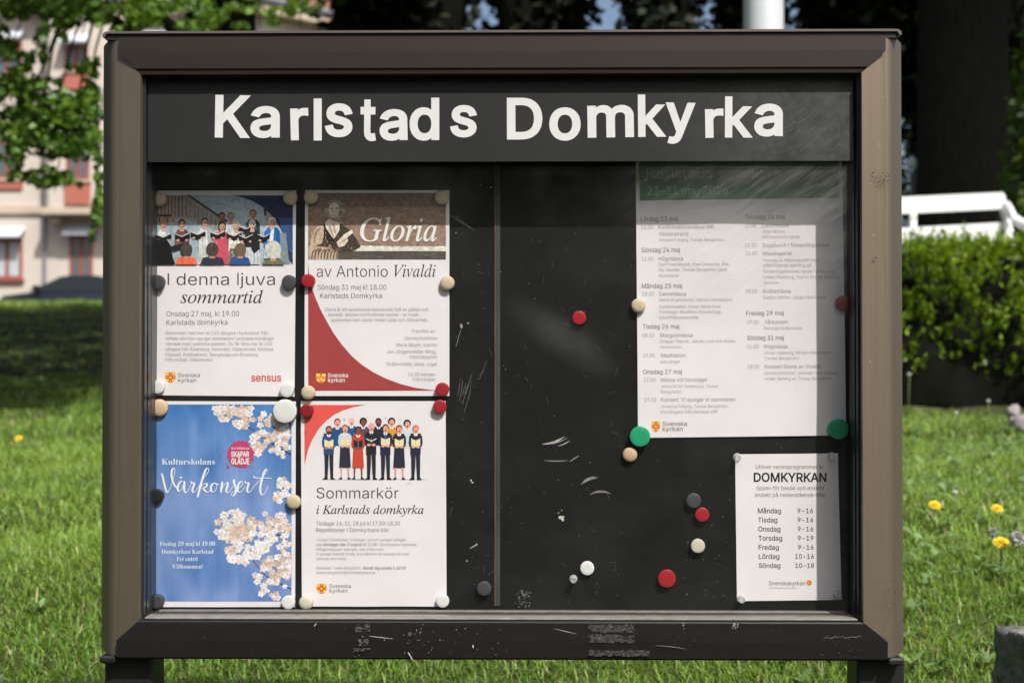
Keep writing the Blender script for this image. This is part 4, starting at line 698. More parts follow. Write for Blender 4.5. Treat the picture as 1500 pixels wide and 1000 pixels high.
# rails: profile in z with a thin lip along the inner edge
g = .0006
for z_in, z_d, z_out, m_, tilt in ((zit, zdt, zt, M_RAIL, .001), (zib, zdb, zb, M_RAILLOW, .002)):
    s = 1 if z_out > z_in else -1
    def xl(z):
        t = min(1, max(0, (z - z_in) / (z_d - z_in)))
        return (xi0 + g + (xv0 - xi0) * t, xi1 - g + (xv1 - xi1) * t)
    lip = z_in + s * (.0075 if s > 0 else .0008)
    rows = [(z_in, 2.150), (z_in, YF + .0045), (z_in + s * .001, YF + .0035), (lip, YF + (.003 if s > 0 else .0014)), (lip + s * .0012, YF + .0006), (z_d, YF + .001), (z_out - s * .003, YF + .001 + tilt), (z_out, YF + .004 + tilt), (z_out, 2.150)]
    vs, fs = [], []
    for z, y in rows:
        a, b = xl(z); vs += [(a, y, z), (b, y, z)]
    for k in range(len(rows) - 1):
        f = (2 * k, 2 * k + 1, 2 * k + 3, 2 * k + 2)
        fs.append(f if s > 0 else f[::-1])
    ev = [2 * k for k in range(len(rows))]
    fs.append(tuple(ev)); fs.append(tuple(i + 1 for i in reversed(ev)))
    MB().add(vs, fs).build('rail', m_, BOARD)

# lid on top with a shadow gap under it
zc = Z_(43.2, YF)
m = MB()
rr = .012
lo = []
x0, x1 = X_(147, YF), X_(1323.5, YF)
prof = [(x0, zc - .0085), (x0, zc - .004), (x0 + .004, zc - .0006), (x0 + .012, zc), (x1 - .012, zc), (x1 - .004, zc - .0006), (x1, zc - .004), (x1, zc - .0085), (x1 - .003, zc - .0085), (x1 - .006, zc - .0034), (x0 + .006, zc - .0034), (x0 + .003, zc - .0085)]
m.prism_y(prof[::-1], YF + .004, 2.156)
m.build('lid', M_CAP, BOARD)
MB().box((x0 + .0035, YF + .008, zt - .003), (x1 - .0035, 2.150, zc - .0036)).build('lid_gap_fill', M_BLACK, BOARD)  # black filler put in the gap to stand in for its shade

MB().box((xi0 - .012, YB, zib - .02), (xi1 + .012, YB + .012, zit + .02)).build('back_panel', M_PANEL, BOARD)
MB().box((xo0 + .004, YB + .013, zb + .01), (xo1 - .004, 2.149, zt - .001)).build('rear_cover', M_RAILLOW, BOARD)
# inner side walls with glazing channels
for s, xi in ((1, xi0), (-1, xi1)):
    m = MB()
    for a, b, d in ((YF + .014, YF + .026, .0035), (YF + .033, YF + .038, .0045), (YF + .043, YF + .049, .0035), (YF + .056, YB - .0005, .0022)):
        p, q = sorted((xi + s * .0002, xi + s * d))
        m.box((p, a, zib + .006), (q, b, zit - .002), bev=.0008)
    m.build('side_channel', M_REVEAL, BOARD)
# bottom track: two pale lips and a groove
m = MB()
m.box((xi0 + .006, YF + .008, zib + .0004), (xi1 - .006, YF + .038, zib + .0034), 0, bev=.001)
m.box((xi0 + .006, YF + .0382, zib + .0004), (xi1 - .006, YF + .062, zib + .0022), 1)
m.box((xi0 + .012, YF + .0622, zib + .0004), (xi1 - .012, YF + .072, zib + .0040), 0, bev=.001)
m.box((xi0 + .006, YF + .0722, zib + .0004), (xi1 - .006, YB - .0004, zib + .0022), 1)
m.build('sill_track', [M_SILL, M_GROOVE], BOARD)
# seam strip of the two-part panel
m = MB()
xs = X_(724.5, YB)
m.box((xs, YB - .0024, zib + .0075), (xs + .0016, YB - .0002, Z_(238, YB)), 0)
m.box((xs + .0022, YB - .0016, zib + .0075), (xs + .0082, YB - .0002, Z_(238, YB)), 1)
m.build('seam_strip', [mat('rusty_edge', (.16, .085, .05), .7, 0, .4, 60, (1, 1, .3)), mat('grey_strip', (.05, .052, .052), .5, 0, .35, 25, (1, 1, .4))], BOARD)

# header board in front of the glass
YH = 2.046
hz0 = Z_(236.5, YH)
header = MB().box((xi0 + .0047, YH, hz0), (xi1 - .0075, YH + .0045, zit + .01)).build('header_board', M_HEADER, BOARD)
# loose stuck-on letters, each a little off line: char, left, right, baseline, top (photo pixels), tilt
LET = [('K', 315, 367, 202, 139.5, 1.0), ('a', 367, 410, 202.6, 155.5, .5), ('r', 425.5, 452, 205.5, 158.5, -1.5), ('l', 459.5, 471.3, 206, 144.5, 0),
       ('s', 476, 516.5, 201.2, 151.5, 1.5), ('t', 528, 551, 207, 146, .5), ('a', 556, 597, 206.5, 160, -.5), ('d', 600, 643.5, 206.3, 143.3, 0),
       ('s', 659.5, 698.5, 201.5, 154, 2.0), ('D', 742.5, 794.5, 204.5, 143.3, -.3), ('o', 804.5, 850.5, 206.3, 157.5, 0), ('m', 860.5, 928.5, 201.5, 154, -.8),
       ('k', 934.5, 976, 200.7, 138.6, -.5), ('y', 974.5, 1018.5, 211, 150.5, 1.0), ('r', 1033, 1060, 202, 159.5, -1.0), ('k', 1062, 1103, 201.8, 141.5, .3), ('a', 1105, 1147, 200.5, 152, .5)]
for ch, x0, x1, yb, yt, tilt in LET:
    _, V, F = glyph('s', ch, 21 if ch not in 'Kkl' else 19)
    u = np.unique(F)
    lo, hi = V[u].min(0), V[u].max(0)
    px = x0 + (V[:, 0] - lo[0]) / (hi[0] - lo[0]) * (x1 - x0)
    py = yb - (V[:, 1] - lo[1]) / (hi[1] - lo[1]) * (yb - yt)
    c, s_ = math.cos(R(tilt)), math.sin(R(tilt))
    cx, cy = (x0 + x1) / 2, (yb + yt) / 2
    px, py = cx + (px - cx) * c - (py - cy) * s_, cy + (px - cx) * s_ + (py - cy) * c
    P = [tuple(at(a, b, YH - .0006)) for a, b in zip(px, py)]
    Q = [tuple(at(a, b, YH - .0001)) for a, b in zip(px, py)]
    F = F[:, ::-1] if False else F
    # front faces plus a thin rim so that the vinyl has thickness
    from collections import Counter
    ed = Counter()
    for f in F:
        for i in range(3): ed[(int(f[i]), int(f[(i + 1) % 3]))] += 1
    rim = [(a, b) for (a, b) in ed if (b, a) not in ed]
    n = len(P)
    MB().add(P + Q, [tuple(map(int, f)) for f in F] + [(b, a, a + n, b + n) for a, b in rim]).build('letter', M_VINYL, header)

GLASS = MB().box((xi0 + .005, YF + .0272, zib + .0038), (xi1 - .0055, YF + .0312, hz0 + .03)).build('glass_pane', M_GLASS, BOARD)

# posts with a plastic foot cap under each stile
for a, b in ((156, 226), (1253, 1322)):
    x0, x1 = X_(a, 2.06), X_(b, 2.06)
    MB().box((x0, 2.055, .30), (x1, 2.125, zb - .0005), bev=.006).build('post', M_POST, BOARD)
for a, b in ((147, 170), (1300, 1323)):
    x0, x1 = X_(a, 2.03), X_(b, 2.03)
    MB().box((x0, YF + .006, zb - .0075), (x1, 2.14, zb + .0035), bev=.003).build('end_cap', M_BLACK, BOARD)


# ------------------------------------------------------------------ wear on the board
class Marks:
    """thin specks and strokes lying on one plane of the board"""
    def __init__(self, Y): self.Y, self.m = Y, MB()
    def blob(self, x, y, rx, ry, g, n=7, rot=0.0):
        pts = []
        for k in range(n):
            w = 2 * math.pi * k / n + random.uniform(-.3, .3); q = random.uniform(.6, 1.1)
            a, b = rx * q * math.cos(w), ry * q * math.sin(w)
            pts.append((x + a * math.cos(rot) - b * math.sin(rot), y + a * math.sin(rot) + b * math.cos(rot)))
        self.Y -= 2e-7
        self.m.add([at(p, q, self.Y) for p, q in pts], [tuple(range(n - 1, -1, -1))[::-1]], 0, (g, g * .97, g * .9) if not isinstance(g, tuple) else g)
    def stroke(self, pts, w, g):
        pts = np.array(pts, float)
        n = len(pts); L = []; Rr = []
        for i in range(n):
            t = pts[min(i + 1, n - 1)] - pts[max(0, i - 1)]; t /= max(np.linalg.norm(t), 1e-6)
            k = w / 2 * (math.sin(math.pi * (i + .35) / (n - .3))) + .08
            L.append(pts[i] + np.array((-t[1], t[0])) * k); Rr.append(pts[i] - np.array((-t[1], t[0])) * k)
        self.Y -= 2e-7
        P = [at(p[0], p[1], self.Y) for p in L + Rr]
        self.m.add(P, [(i, i + 1, n + i + 1, n + i) for i in range(n - 1)], 0, (g, g * .97, g * .9))
    def build(self, name): return self.m.build(name, M_SCUFF, BOARD, colors=True)


k = Marks(YB - .0006)
def arc(x0, y0, x1, y1, sag, n=9):
    return [(x0 + (x1 - x0) * t, y0 + (y1 - y0) * t - sag * 4 * t * (1 - t)) for t in np.linspace(0, 1, n)]
k.stroke(arc(794, 650, 827, 639, -3), 2.8, .42); k.stroke(arc(800, 650.5, 831, 641, -2), 1.4, .32); k.stroke(arc(817, 653, 835, 645, -1), 1.3, .4)
k.stroke(arc(797, 674, 832, 674, -1), 1.2, .3); k.stroke(arc(834, 676, 848, 667, 0), 1.0, .35)
k.stroke(arc(851, 709, 876, 699, 2), 1.5, .36); k.stroke(arc(853, 706, 872, 698, 2), 1.0, .45); k.stroke(arc(864, 724, 895, 723, 4), 3.2, .2)
k.blob(822, 757.5, 6, 3, .5, 9); k.blob(824.5, 761, 2.5, 3, .7); k.blob(818, 751, 1.3, 1.3, .5); k.blob(823, 747, 1, 1, .5)
k.blob(668, 341, 1, 1, .3)
k.stroke(arc(660, 316, 694, 337, 0), 1.6, .16); k.stroke(arc(664, 316, 690, 333, 1), .8, .12)
for _ in range(10):
    x, y = random.uniform(667, 690), random.uniform(575, 605)
    k.stroke([(x, y), (x + random.uniform(2, 9), y - random.uniform(14, 32))], .8, random.uniform(.05, .15))
k.blob(676, 478, 3, 5, .3); k.blob(690, 703, 1.6, 1.6, .8); k.blob(692, 706.5, 2, 1, .7); k.blob(686, 473, 2, 2, .25)
k.stroke([(675, 483), (668, 507)], 1.2, .2); k.stroke([(713, 528), (702, 556)], .8, .12)
k.stroke(arc(688, 803, 700, 796, 0), 1.4, .4); k.blob(698, 797, 1, 2.5, .5); k.blob(684, 821, 1.3, 1.3, .5)
for _ in range(46):                                          # torn tape residue near the sill
    k.blob(random.gauss(766, 6), random.uniform(864, 889), random.uniform(.6, 2.6), random.uniform(.6, 2.2), random.uniform(.05, .16), 6)
for _ in range(230):
    x, y = random.uniform(660, 1240), random.uniform(245, 885)
    r = random.uniform(.25, .75)
    k.blob(x, y, r, r * random.uniform(.6, 1.6), random.uniform(.08, .4), 5)
for _ in range(60):
    x, y = random.uniform(660, 930), random.uniform(300, 880)
    a, L = random.uniform(0, 3.1), random.uniform(3, 14)
    k.stroke([(x, y), (x + L * math.cos(a), y + L * math.sin(a))], .5, random.uniform(.03, .12))
for _ in range(26):
    k.blob(random.uniform(1000, 1062), random.uniform(760, 880), random.uniform(.4, 1.2), random.uniform(1, 3.5), random.uniform(.03, .1), 6, random.uniform(.2, .9))
k.build('panel_scuffs')

k = Marks(YF - .0001)
def chips(x0, x1, y0, y1, n, g0=.2, g1=.6, s=.9):
    for _ in range(n):
        k.blob(random.uniform(x0, x1), random.uniform(y0, y1), random.uniform(.3, 1.5) * s, random.uniform(.3, 1.1) * s, random.uniform(g0, g1), 6)
for y0, y1, x0, x1 in ((914, 926, 863, 929), (928, 941, 863, 929), (951, 961, 864, 951)):    # three strips of old tape glue
    for _ in range(150):
        x = x0 + (x1 - x0) * random.random() ** 1.15
        k.blob(x, random.uniform(y0 + 1, y1 - 1), random.uniform(1.5, 4.5), random.uniform(.8, 2.2), random.uniform(.022, .05), 7)
    chips(x0, x1, y0, y1, 26, .1, .3, .7)
for x0, x1, y0, y1 in ((520, 530, 914, 925), (533, 541, 914, 925), (525, 530, 936, 946), (533, 539, 935, 945), (518, 541, 949, 953)):
    for _ in range(26): k.blob(random.uniform(x0, x1), random.uniform(y0, y1), random.uniform(.6, 2.2), random.uniform(.6, 1.6), random.uniform(.04, .1), 6)
chips(500, 760, 915, 962, 40, .15, .6, .8); chips(590, 620, 912, 960, 14, .2, .6, .8)
k.stroke([(598, 955), (604, 965)], 1.6, .7); k.stroke(arc(540, 931, 576, 935, 0), .9, .4); k.stroke(arc(460, 917, 464, 912, 0), 1, .5)
k.blob(693, 946, 1, 2.6, .8); k.blob(600, 928, 3, 4, .06); k.stroke(arc(811, 920, 845, 928, 0), .9, .25); k.stroke(arc(960, 945, 1005, 950, 1), .7, .2)
chips(1000, 1004, 912, 922, 7); chips(1073, 1081, 912, 920, 16, .4, .9); chips(895, 1240, 912, 960, 60, .1, .35, .5)
for i in range(9): k.stroke(arc(1206 + i * 6, 934 + random.uniform(-2, 2), 1214 + i * 6, 933 + random.uniform(-3, 2), 1), .8, .12)
chips(1240, 1262, 930, 962, 18, .1, .3, .5); chips(215, 500, 914, 962, 26, .04, .15, .7)
k.build('rail_scuffs')
k = Marks(YF - .0001)
for _ in range(60):
    k.blob(random.gauss(1295, 8), random.gauss(261, 6), random.uniform(.3, 1.8), random.uniform(.3, 1.1), (.03, .025, .02), 6, -.5)
for _ in range(40):
    k.blob(random.gauss(1304, 5), random.gauss(876, 16), random.uniform(.2, .9), random.uniform(.4, 2.2), (.05, .035, .03), 6)
for _ in range(9): k.blob(random.gauss(1281, 2), random.gauss(378, 3), .8, 1.5, (.05, .06, .1), 6)
for _ in range(26):
    k.blob(random.uniform(1268, 1300), random.uniform(120, 930), random.uniform(.2, .6), random.uniform(.3, 1.6), (.5, .47, .42), 5)
k.build('stile_stains')
k = Marks(YH - .0003)
for _ in range(90):
    x, y = random.gauss(1175, 45), random.gauss(200, 22)
    if not (1100 < x < 1246 and 140 < y < 234): continue
    L = random.uniform(4, 26)
    k.stroke([(x, y), (x + L * .8, y - L * random.uniform(.4, .8))], .45, random.uniform(.05, .14))
for _ in range(60):
    x, y = random.uniform(215, 1245), random.uniform(118, 232)
    k.blob(x, y, random.uniform(.3, .8), random.uniform(.3, 1.0), random.uniform(.05, .2), 5)
k.build('header_scratches')


# ------------------------------------------------------------------ posters
YP = YB - .0012


def sheet_surface(corners, seed, amp=.0005):
    """maps photo pixels on to a slightly buckled paper sheet on the panel"""
    rnd = random.Random(seed)
    ws = [(rnd.uniform(.018, .065), rnd.uniform(.012, .05), rnd.uniform(0, 6.3), rnd.uniform(.4, 1)) for _ in range(5)]
    # pixel -> plane is a fixed projection of the photograph's camera on the panel
    def f(V, lift):
        V = np.asarray(V, float)
        dx, dy = (V[:, 0] - 750) / FPX, (500 - V[:, 1]) / FPX
        D = np.array(FWD)[None] + dx[:, None] * np.array(RGT)[None] + dy[:, None] * np.array(UPV)[None]
        t = (YP - CAM.y) / D[:, 1]
        P = np.array(CAM)[None] + D * t[:, None]
        h = sum(a * np.sin(V[:, 0] * kx + V[:, 1] * ky + ph) for kx, ky, ph, a in ws) / 3.2
        P[:, 1] -= (h + 1) * amp + lift
        return P
    return f


def quad_grid(c, nx, ny):
    (tlx, tly), (trx, try_), (brx, bry), (blx, bly) = c
    u, v = np.meshgrid(np.linspace(0, 1, nx + 1), np.linspace(0, 1, ny + 1))
    u, v = u.ravel()[:, None], v.ravel()[:, None]
    a = np.array((tlx, tly)) * (1 - u) + np.array((trx, try_)) * u
    b = np.array((blx, bly)) * (1 - u) + np.array((brx, bry)) * u
    P = a * (1 - v) + b * v
    F = []
    for j in range(ny):
        for i in range(nx):
            k = j * (nx + 1) + i
            F.append((k, k + nx + 1, k + nx + 2, k + 1))
    return P, np.array(F)


def poster(corners, seed, name, label, cat, amp=.0009, group=None, m=None):
    surf = sheet_surface(corners, seed, amp)
    bl, br = corners[3], corners[2]
    root = empty(name, at((bl[0] + br[0]) / 2, (bl[1] + br[1]) / 2, YP), label, cat, group)
    P, F = quad_grid(corners, 26, 36)
    V = surf(P, 0.0)
    n = len(V)
    Vb = V.copy(); Vb[:, 1] += 2.0e-4
    fast_mesh('sheet', np.concatenate([V, Vb]), np.concatenate([F, F[:, ::-1] + n]), m or M_PAPER, root, smooth=True)
    return root, surf


def emblem(root, surf, x0, y0, x1, y1, yellow=(240, 190, 70), red=(205, 80, 50)):
    """shield with a stepped cross and a small crown in its middle"""
    A = Art(surf)
    w, h = x1 - x0, y1 - y0
    tf = lambda x, y: (x0 + x * w, y0 + y * h)
    A.poly([(0, 0), (1, 0), (1, .55), (.93, .75), (.78, .9), (.5, 1.0), (.22, .9), (.07, .75), (0, .55)], yellow, tf)
    A.poly([(.34, 0), (.66, 0), (.66, .32), (1, .32), (1, .62), (.66, .62), (.66, .95), (.5, 1.0), (.34, .95), (.34, .62), (0, .62), (0, .32), (.34, .32)], red, tf)
    A.poly([(.42, .06), (.58, .06), (.54, .2), (.46, .2)], yellow, tf)
    A.poly([(.06, .4), (.2, .44), (.2, .5), (.06, .55)], yellow, tf)
    A.poly([(.94, .4), (.8, .44), (.8, .5), (.94, .55)], yellow, tf)
    A.poly([(.42, .9), (.58, .9), (.54, .74), (.46, .74)], yellow, tf)
    A.poly([(.36, .36), (.43, .44), (.5, .34), (.57, .44), (.64, .36), (.61, .58), (.39, .58)], (250, 205, 90), tf)
    return A.build('emblem', root)


def emblem_on_red(root, surf, x0, y0, x1, y1):
    A = Art(surf)
    w, h = x1 - x0, y1 - y0
    tf = lambda x, y: (x0 + x * w, y0 + y * h)
    or_, ye = (226, 140, 52), (245, 205, 110)
    A.poly([(0, 0), (1, 0), (1, .55), (.93, .75), (.78, .9), (.5, 1.0), (.22, .9), (.07, .75), (0, .55)], or_, tf)
    for q in ([(.02, .02), (.38, .02), (.38, .3), (.02, .3)], [(.62, .02), (.98, .02), (.98, .3), (.62, .3)],
              [(.03, .6), (.34, .6), (.34, .9), (.2, .85), (.06, .72)], [(.97, .6), (.66, .6), (.66, .9), (.8, .85), (.94, .72)],
              [(.38, .42), (.5, .52), (.62, .42), (.58, .66), (.42, .66)]):
        A.poly(q, ye, tf)
    A.poly([(.46, .04), (.54, .04), (.52, .26), (.48, .26)], (205, 85, 50), tf)
    return A.build('emblem', root)


DK, MD, LT = (58, 57, 58), (84, 83, 84), (112, 111, 112)

# --- poster one: choir photograph
P1 = [(222.8, 279.6), (434, 279.3), (431.6, 580.6), (221.4, 578.6)]
root, sf = poster(P1, 3, 'concert_poster', 'white poster with a choir photograph at its top, upper left in the notice board', 'poster', group='printed posters in the notice board')
A = Art(sf)
T1 = lambda x, y: (205 + x / 5.883, 270 + y / 5.883)
nz = np.random.default_rng(3).random((60, 60))
def wall1(x, y):
    u, v = (x - 228) / 202, (y - 286) / 101
    j = nz[int(v * 40) % 60, int(u * 50) % 60] * 14 - 7
    c = np.array((158, 172, 182)) + (u * 16 - v * 2) + j
    return tuple(np.clip(c, 0, 255))
A.grad(228, 286.2, 429.6, 387.6, wall1, 3)
# carved organ balustrade to the left, whitish stair front
A.poly([(135, 95), (400, 95), (740, 320), (740, 400), (640, 400), (400, 300), (135, 300)], (150, 147, 140), T1, 6)
for i in range(8):
    x = 150 + i * 30
    A.poly([(x, 100), (x + 12, 100), (x + 12, 280), (x, 280)], (112 + (i % 3) * 14, 88 + (i % 2) * 12, 66), T1)
for i in range(9):
    x = 395 + i * 36; y = 125 + i * 23
    A.poly([(x, y), (x + 8, y + 5), (x + 8, y + 150 - i * 8), (x, y + 145 - i * 8)], (112, 106, 98), T1)
A.poly([(400, 92), (430, 92), (760, 315), (745, 330)], (72, 68, 66), T1, 6)
A.poly([(140, 262), (270, 262), (270, 280), (140, 280)], (70, 48, 36), T1)
for i in range(7): A.poly([(140 + i * 23, 285), (156 + i * 23, 285), (156 + i * 23, 330), (140 + i * 23, 330)], [(160, 120, 70), (120, 80, 60), (176, 150, 100)][i % 3], T1)
A.poly([(520, 95), (650, 95), (640, 160), (600, 170), (520, 140)], (170, 182, 190), T1)
# arched dark blue window opening to the right
A.poly([(800, 96), (1318, 96), (1318, 690), (1270, 640), (1265, 480), (1205, 370), (1130, 265), (1050, 190), (960, 140), (860, 108)], (46, 54, 82), T1, 6)
A.poly([(1200, 290), (1318, 290), (1318, 600), (1275, 560), (1265, 470), (1215, 370)], (60, 82, 128), T1, 6)
for i in range(16):
    a, b = random.uniform(1050, 1310), random.uniform(110, 420)
    A.ell(*T1(a, b), .35, .35, (120, 150, 205), 6)
A.poly([(1205, 420), (1260, 420), (1290, 690), (1200, 690)], (128, 140, 146), T1)
A.poly([(1060, 190), (1095, 190), (1090, 270), (1075, 275)], (60, 66, 84), T1)
def singer(cx, top, skin, hair, body, skirt, w=95, bot=690, longhair=False, book=True, bx=0, by=0):
    hw, hh = 26, 36
    if longhair: A.ell(*T1(cx, top + 48), 36 / 5.883, 52 / 5.883, hair, 12)
    A.poly([(cx - w * .34, top + 92), (cx + w * .34, top + 92), (cx + w * .56, top + 130), (cx + w * .6, top + 260), (cx - w * .6, top + 260), (cx - w * .56, top + 130)], body, T1)
    tone = lambda col, f: tuple(min(255, int(v * f)) for v in col)
    A.poly([(cx + w * .16, top + 96), (cx + w * .34, top + 94), (cx + w * .56, top + 130), (cx + w * .59, top + 256), (cx + w * .30, top + 256), (cx + w * .26, top + 150)], tone(body, .80), T1)
    for q in (-.42, -.22, .04): A.poly([(cx + w * q, top + 140), (cx + w * q + 7, top + 138), (cx + w * q * .8 + 4, top + 250), (cx + w * q * .8 - 3, top + 250)], tone(body, .87 if q > -.3 else 1.1), T1)
    if skirt: A.poly([(cx - w * .5, top + 240), (cx + w * .5, top + 240), (cx + w * .62, bot), (cx - w * .62, bot)], skirt, T1)
    if skirt:
        for q in (-.4, -.15, .1, .34): A.poly([(cx + w * q, top + 262), (cx + w * q + 9, top + 262), (cx + w * q * 1.3 + 12, bot - 4), (cx + w * q * 1.3 - 4, bot - 4)], tone(skirt, .84 if q > 0 else .93), T1)
    A.ell(*T1(cx, top + 38), 31 / 5.883, 36 / 5.883, hair, 12)
    A.poly([(cx - 12, top + 70), (cx + 12, top + 70), (cx + 20, top + 108), (cx - 20, top + 108)], skin, T1)
    A.ell(*T1(cx + 2, top + 50), 24 / 5.883, 32 / 5.883, skin, 12)
    A.poly([(cx + 10, top + 30), (cx + 22, top + 40), (cx + 22, top + 62), (cx + 10, top + 78)], tone(skin, .84), T1)
    A.poly([(cx - 14, top + 46), (cx - 4, top + 44), (cx - 4, top + 50), (cx - 14, top + 51)], (70, 50, 46), T1)
    A.poly([(cx + 6, top + 44), (cx + 17, top + 46), (cx + 17, top + 51), (cx + 6, top + 50)], (70, 50, 46), T1)
    A.ell(*T1(cx + 2, top + 70), 7 / 5.883, 6 / 5.883, (96, 40, 40), 8)
    if book:
        x, y = cx + bx, top + 150 + by
        A.poly([(x - 62, y - 14), (x, y + 10), (x + 66, y - 22), (x + 70, y + 16), (x + 4, y + 52), (x - 58, y + 26)], (28, 28, 32), T1)
        A.poly([(x - 58, y - 17), (x, y + 6), (x + 62, y - 25), (x + 60, y - 30), (x, y - 2), (x - 56, y - 21)], (206, 204, 202), T1)
        A.ell(*T1(x - 34, y + 34), 14 / 5.883, 10 / 5.883, skin, 8); A.ell(*T1(x + 40, y + 34), 14 / 5.883, 10 / 5.883, skin, 8)
SK = (206, 156, 136)
singer(708, 238, (150, 112, 96), (60, 52, 50), (196, 200, 206), None, 70, book=False)
singer(785, 238, (186, 140, 122), (120, 104, 94), (205, 210, 214), None, 90, bx=90, by=0)
singer(975, 212, (180, 132, 116), (96, 82, 74), (66, 74, 90), None, 105, bx=-60, by=20)
singer(1118, 262, (196, 150, 132), (160, 140, 124), (205, 205, 205), None, 80, book=False)
singer(205, 300, SK, (168, 128, 88), (208, 222, 226), (128, 142, 176), 96, 520)
singer(365, 298, (204, 150, 128), (52, 38, 36), (118, 82, 74), (70, 68, 76), 110, 560)
singer(560, 285, SK, (74, 58, 50), (214, 216, 216), (206, 208, 204), 96, 690, bx=-60, by=-6)
singer(710, 320, (206, 152, 136), (84, 60, 50), (214, 96, 112), (206, 92, 106), 120, 690, True, bx=-40, by=-40)
A.poly([(672, 470), (752, 470), (775, 690), (655, 690)], (198, 84, 100), T1)
singer(832, 314, (210, 166, 148), (206, 200, 190), (226, 222, 216), (112, 116, 104), 112, 690, bx=-20, by=-25)
singer(970, 304, (212, 164, 146), (214, 212, 208), (38, 38, 42), (202, 206, 208), 110, 690, bx=-55, by=6)
A.poly([(960, 480), (1035, 440), (1030, 560), (985, 600), (962, 560)], (34, 34, 38), T1)
singer(1142, 280, (208, 160, 140), (222, 216, 206), (40, 118, 190), (196, 206, 214), 120, 640, bx=-70, by=20)
A.poly([(1135, 395), (1160, 380), (1150, 500), (1115, 490)], (226, 226, 226), T1)
# flowers on a skirt, music stand, audience heads from behind
for _ in range(40):
    A.ell(*T1(random.uniform(785, 880), random.uniform(500, 640)), .8, .7, random.choice([(226, 226, 220), (44, 48, 46), (120, 130, 110)]), 6)
A.poly([(250, 540), (390, 505), (400, 540), (300, 575), (255, 560)], (38, 38, 42), T1)
A.poly([(150, 480), (230, 470), (265, 520), (290, 640), (310, 690), (135, 690), (135, 520)], (26, 24, 26), T1)
def back_head(cx, cy, r, hair, body, wide):
    A.poly([(cx - wide, 690), (cx - wide * .8, cy + r * 1.35), (cx - 20, cy + r * 1.1), (cx + 20, cy + r * 1.1), (cx + wide * .8, cy + r * 1.35), (cx + wide, 690)], body, T1)
    A.poly([(cx - 18, cy + r * .7), (cx + 18, cy + r * .7), (cx + 24, cy + r * 1.4), (cx - 24, cy + r * 1.4)], (196, 140, 120), T1)
    A.ell(*T1(cx, cy), r / 5.883, r * 1.12 / 5.883, hair, 14)
    for _ in range(7):
        a = random.uniform(-.6, .6)
        A.ell(*T1(cx + a * r, cy + random.uniform(-.7, .6) * r), 1.2, 2.6, tuple(min(255, max(0, int(c + random.uniform(-22, 26)))) for c in hair), 7, random.uniform(-.4, .4))
back_head(405, 565, 52, (72, 66, 64), (232, 108, 74), 95)
back_head(628, 562, 54, (76, 64, 58), (50, 52, 70), 105)
back_head(868, 565, 52, (112, 92, 72), (48, 82, 140), 90)
back_head(1152, 565, 70, (202, 198, 190), (112, 112, 82), 100)
A.build('photograph', root, None, M_PHOTO)
A = Art(sf)
A.text('I denna ljuva', 245.7, 417.6, 403, 17.4, DK, wt=-3)
A.text('sommartid', 264.5, 443.8, 385.5, 18.2, DK, 'i', wt=3)
A.build('heading', root)
A = Art(sf)
A.text('Onsdag 27 maj, kl 19.00', 244, 463.4, 350.5, 7.6, (72, 71, 72), wt=-2, slope=-.004)
A.text('Karlstads domkyrka', 244, 475.9, 333.5, 7.5, (72, 71, 72), wt=-2, slope=-.004)
A.build('event_line', root)
A = Art(sf)
for s, x1, y in (('Körkonsert med mer än 160 sångare i kyrkokörer från', 393, 490.1), ('stiftets alla hörn sjunger sommarens vackraste körsånger', 401.7, 498.1),
                 ('varvade med nyskrivna psalmer. Du får höra mer än 160', 398.6, 505.9), ('sångare från Älvenskog, Hammarö, Västerstrand, Karlstad,', 401, 513.7),
                 ('Filipstad, Kristinehamn, Mangskogs och Brunskog.', 379, 521.7), ('Fritt inträde. Välkommen!', 311.5, 529.3)):
    A.text(s, 243, y, x1, 5.0, LT, wt=-2)
A.build('body_text', root)
emblem(root, sf, 242.5, 545, 257.5, 560.6)
A = Art(sf)
A.text('Svenska', 261.3, 552, 293, 5.8, DK); A.text('kyrkan', 261.5, 559.6, 287.2, 5.8, DK)
A.build('sender_name', root)
Art(sf).text('sensus', 368, 558.3, 412, 11.0, (200, 78, 68), wt=17).build('organiser_name', root)

# --- poster two: Gloria
P2 = [(447, 278.6), (658.3, 279), (658.3, 579.7), (446, 579.7)]
root, sf = poster(P2, 8, 'concert_poster', 'white and dark red poster headed Gloria with a sepia portrait, upper right of the four', 'poster', group='printed posters in the notice board')
A = Art(sf)
T3 = lambda x, y: (430 + x / 5.883, 270 + y / 5.883)
nz2 = np.random.default_rng(5).random((90, 90))
def sepia(x, y):
    u, v = (x - 451) / 202, (y - 283) / 98
    j = nz2[int(v * 80) % 90, int(u * 88) % 90] * 22 - 11 + nz2[int(v * 20) % 90, int(u * 24) % 90] * 12 - 6
    edge = 228 / 5.883 + 270
    c = np.array((150, 124, 108)) if True else 0
    if y < 303: c = np.array((128, 106, 94))
    return tuple(np.clip(c + j, 0, 255))
A.grad(451.4, 282.8, 653.2, 380.4, sepia, 2.2)
A.poly([(450, 530), (1313, 535), (1313, 575), (410, 575)], (222, 216, 206), T3, 5)
A.poly([(400, 575), (1313, 577), (1313, 648), (380, 648)], (84, 78, 72), T3, 5)
for i in range(20):
    x = random.uniform(440, 1240); y = random.uniform(590, 640)
    A.poly([(x, y), (x + random.uniform(20, 70), y), (x + random.uniform(20, 70), y + 5), (x, y + 5)], (112, 104, 96), T3)
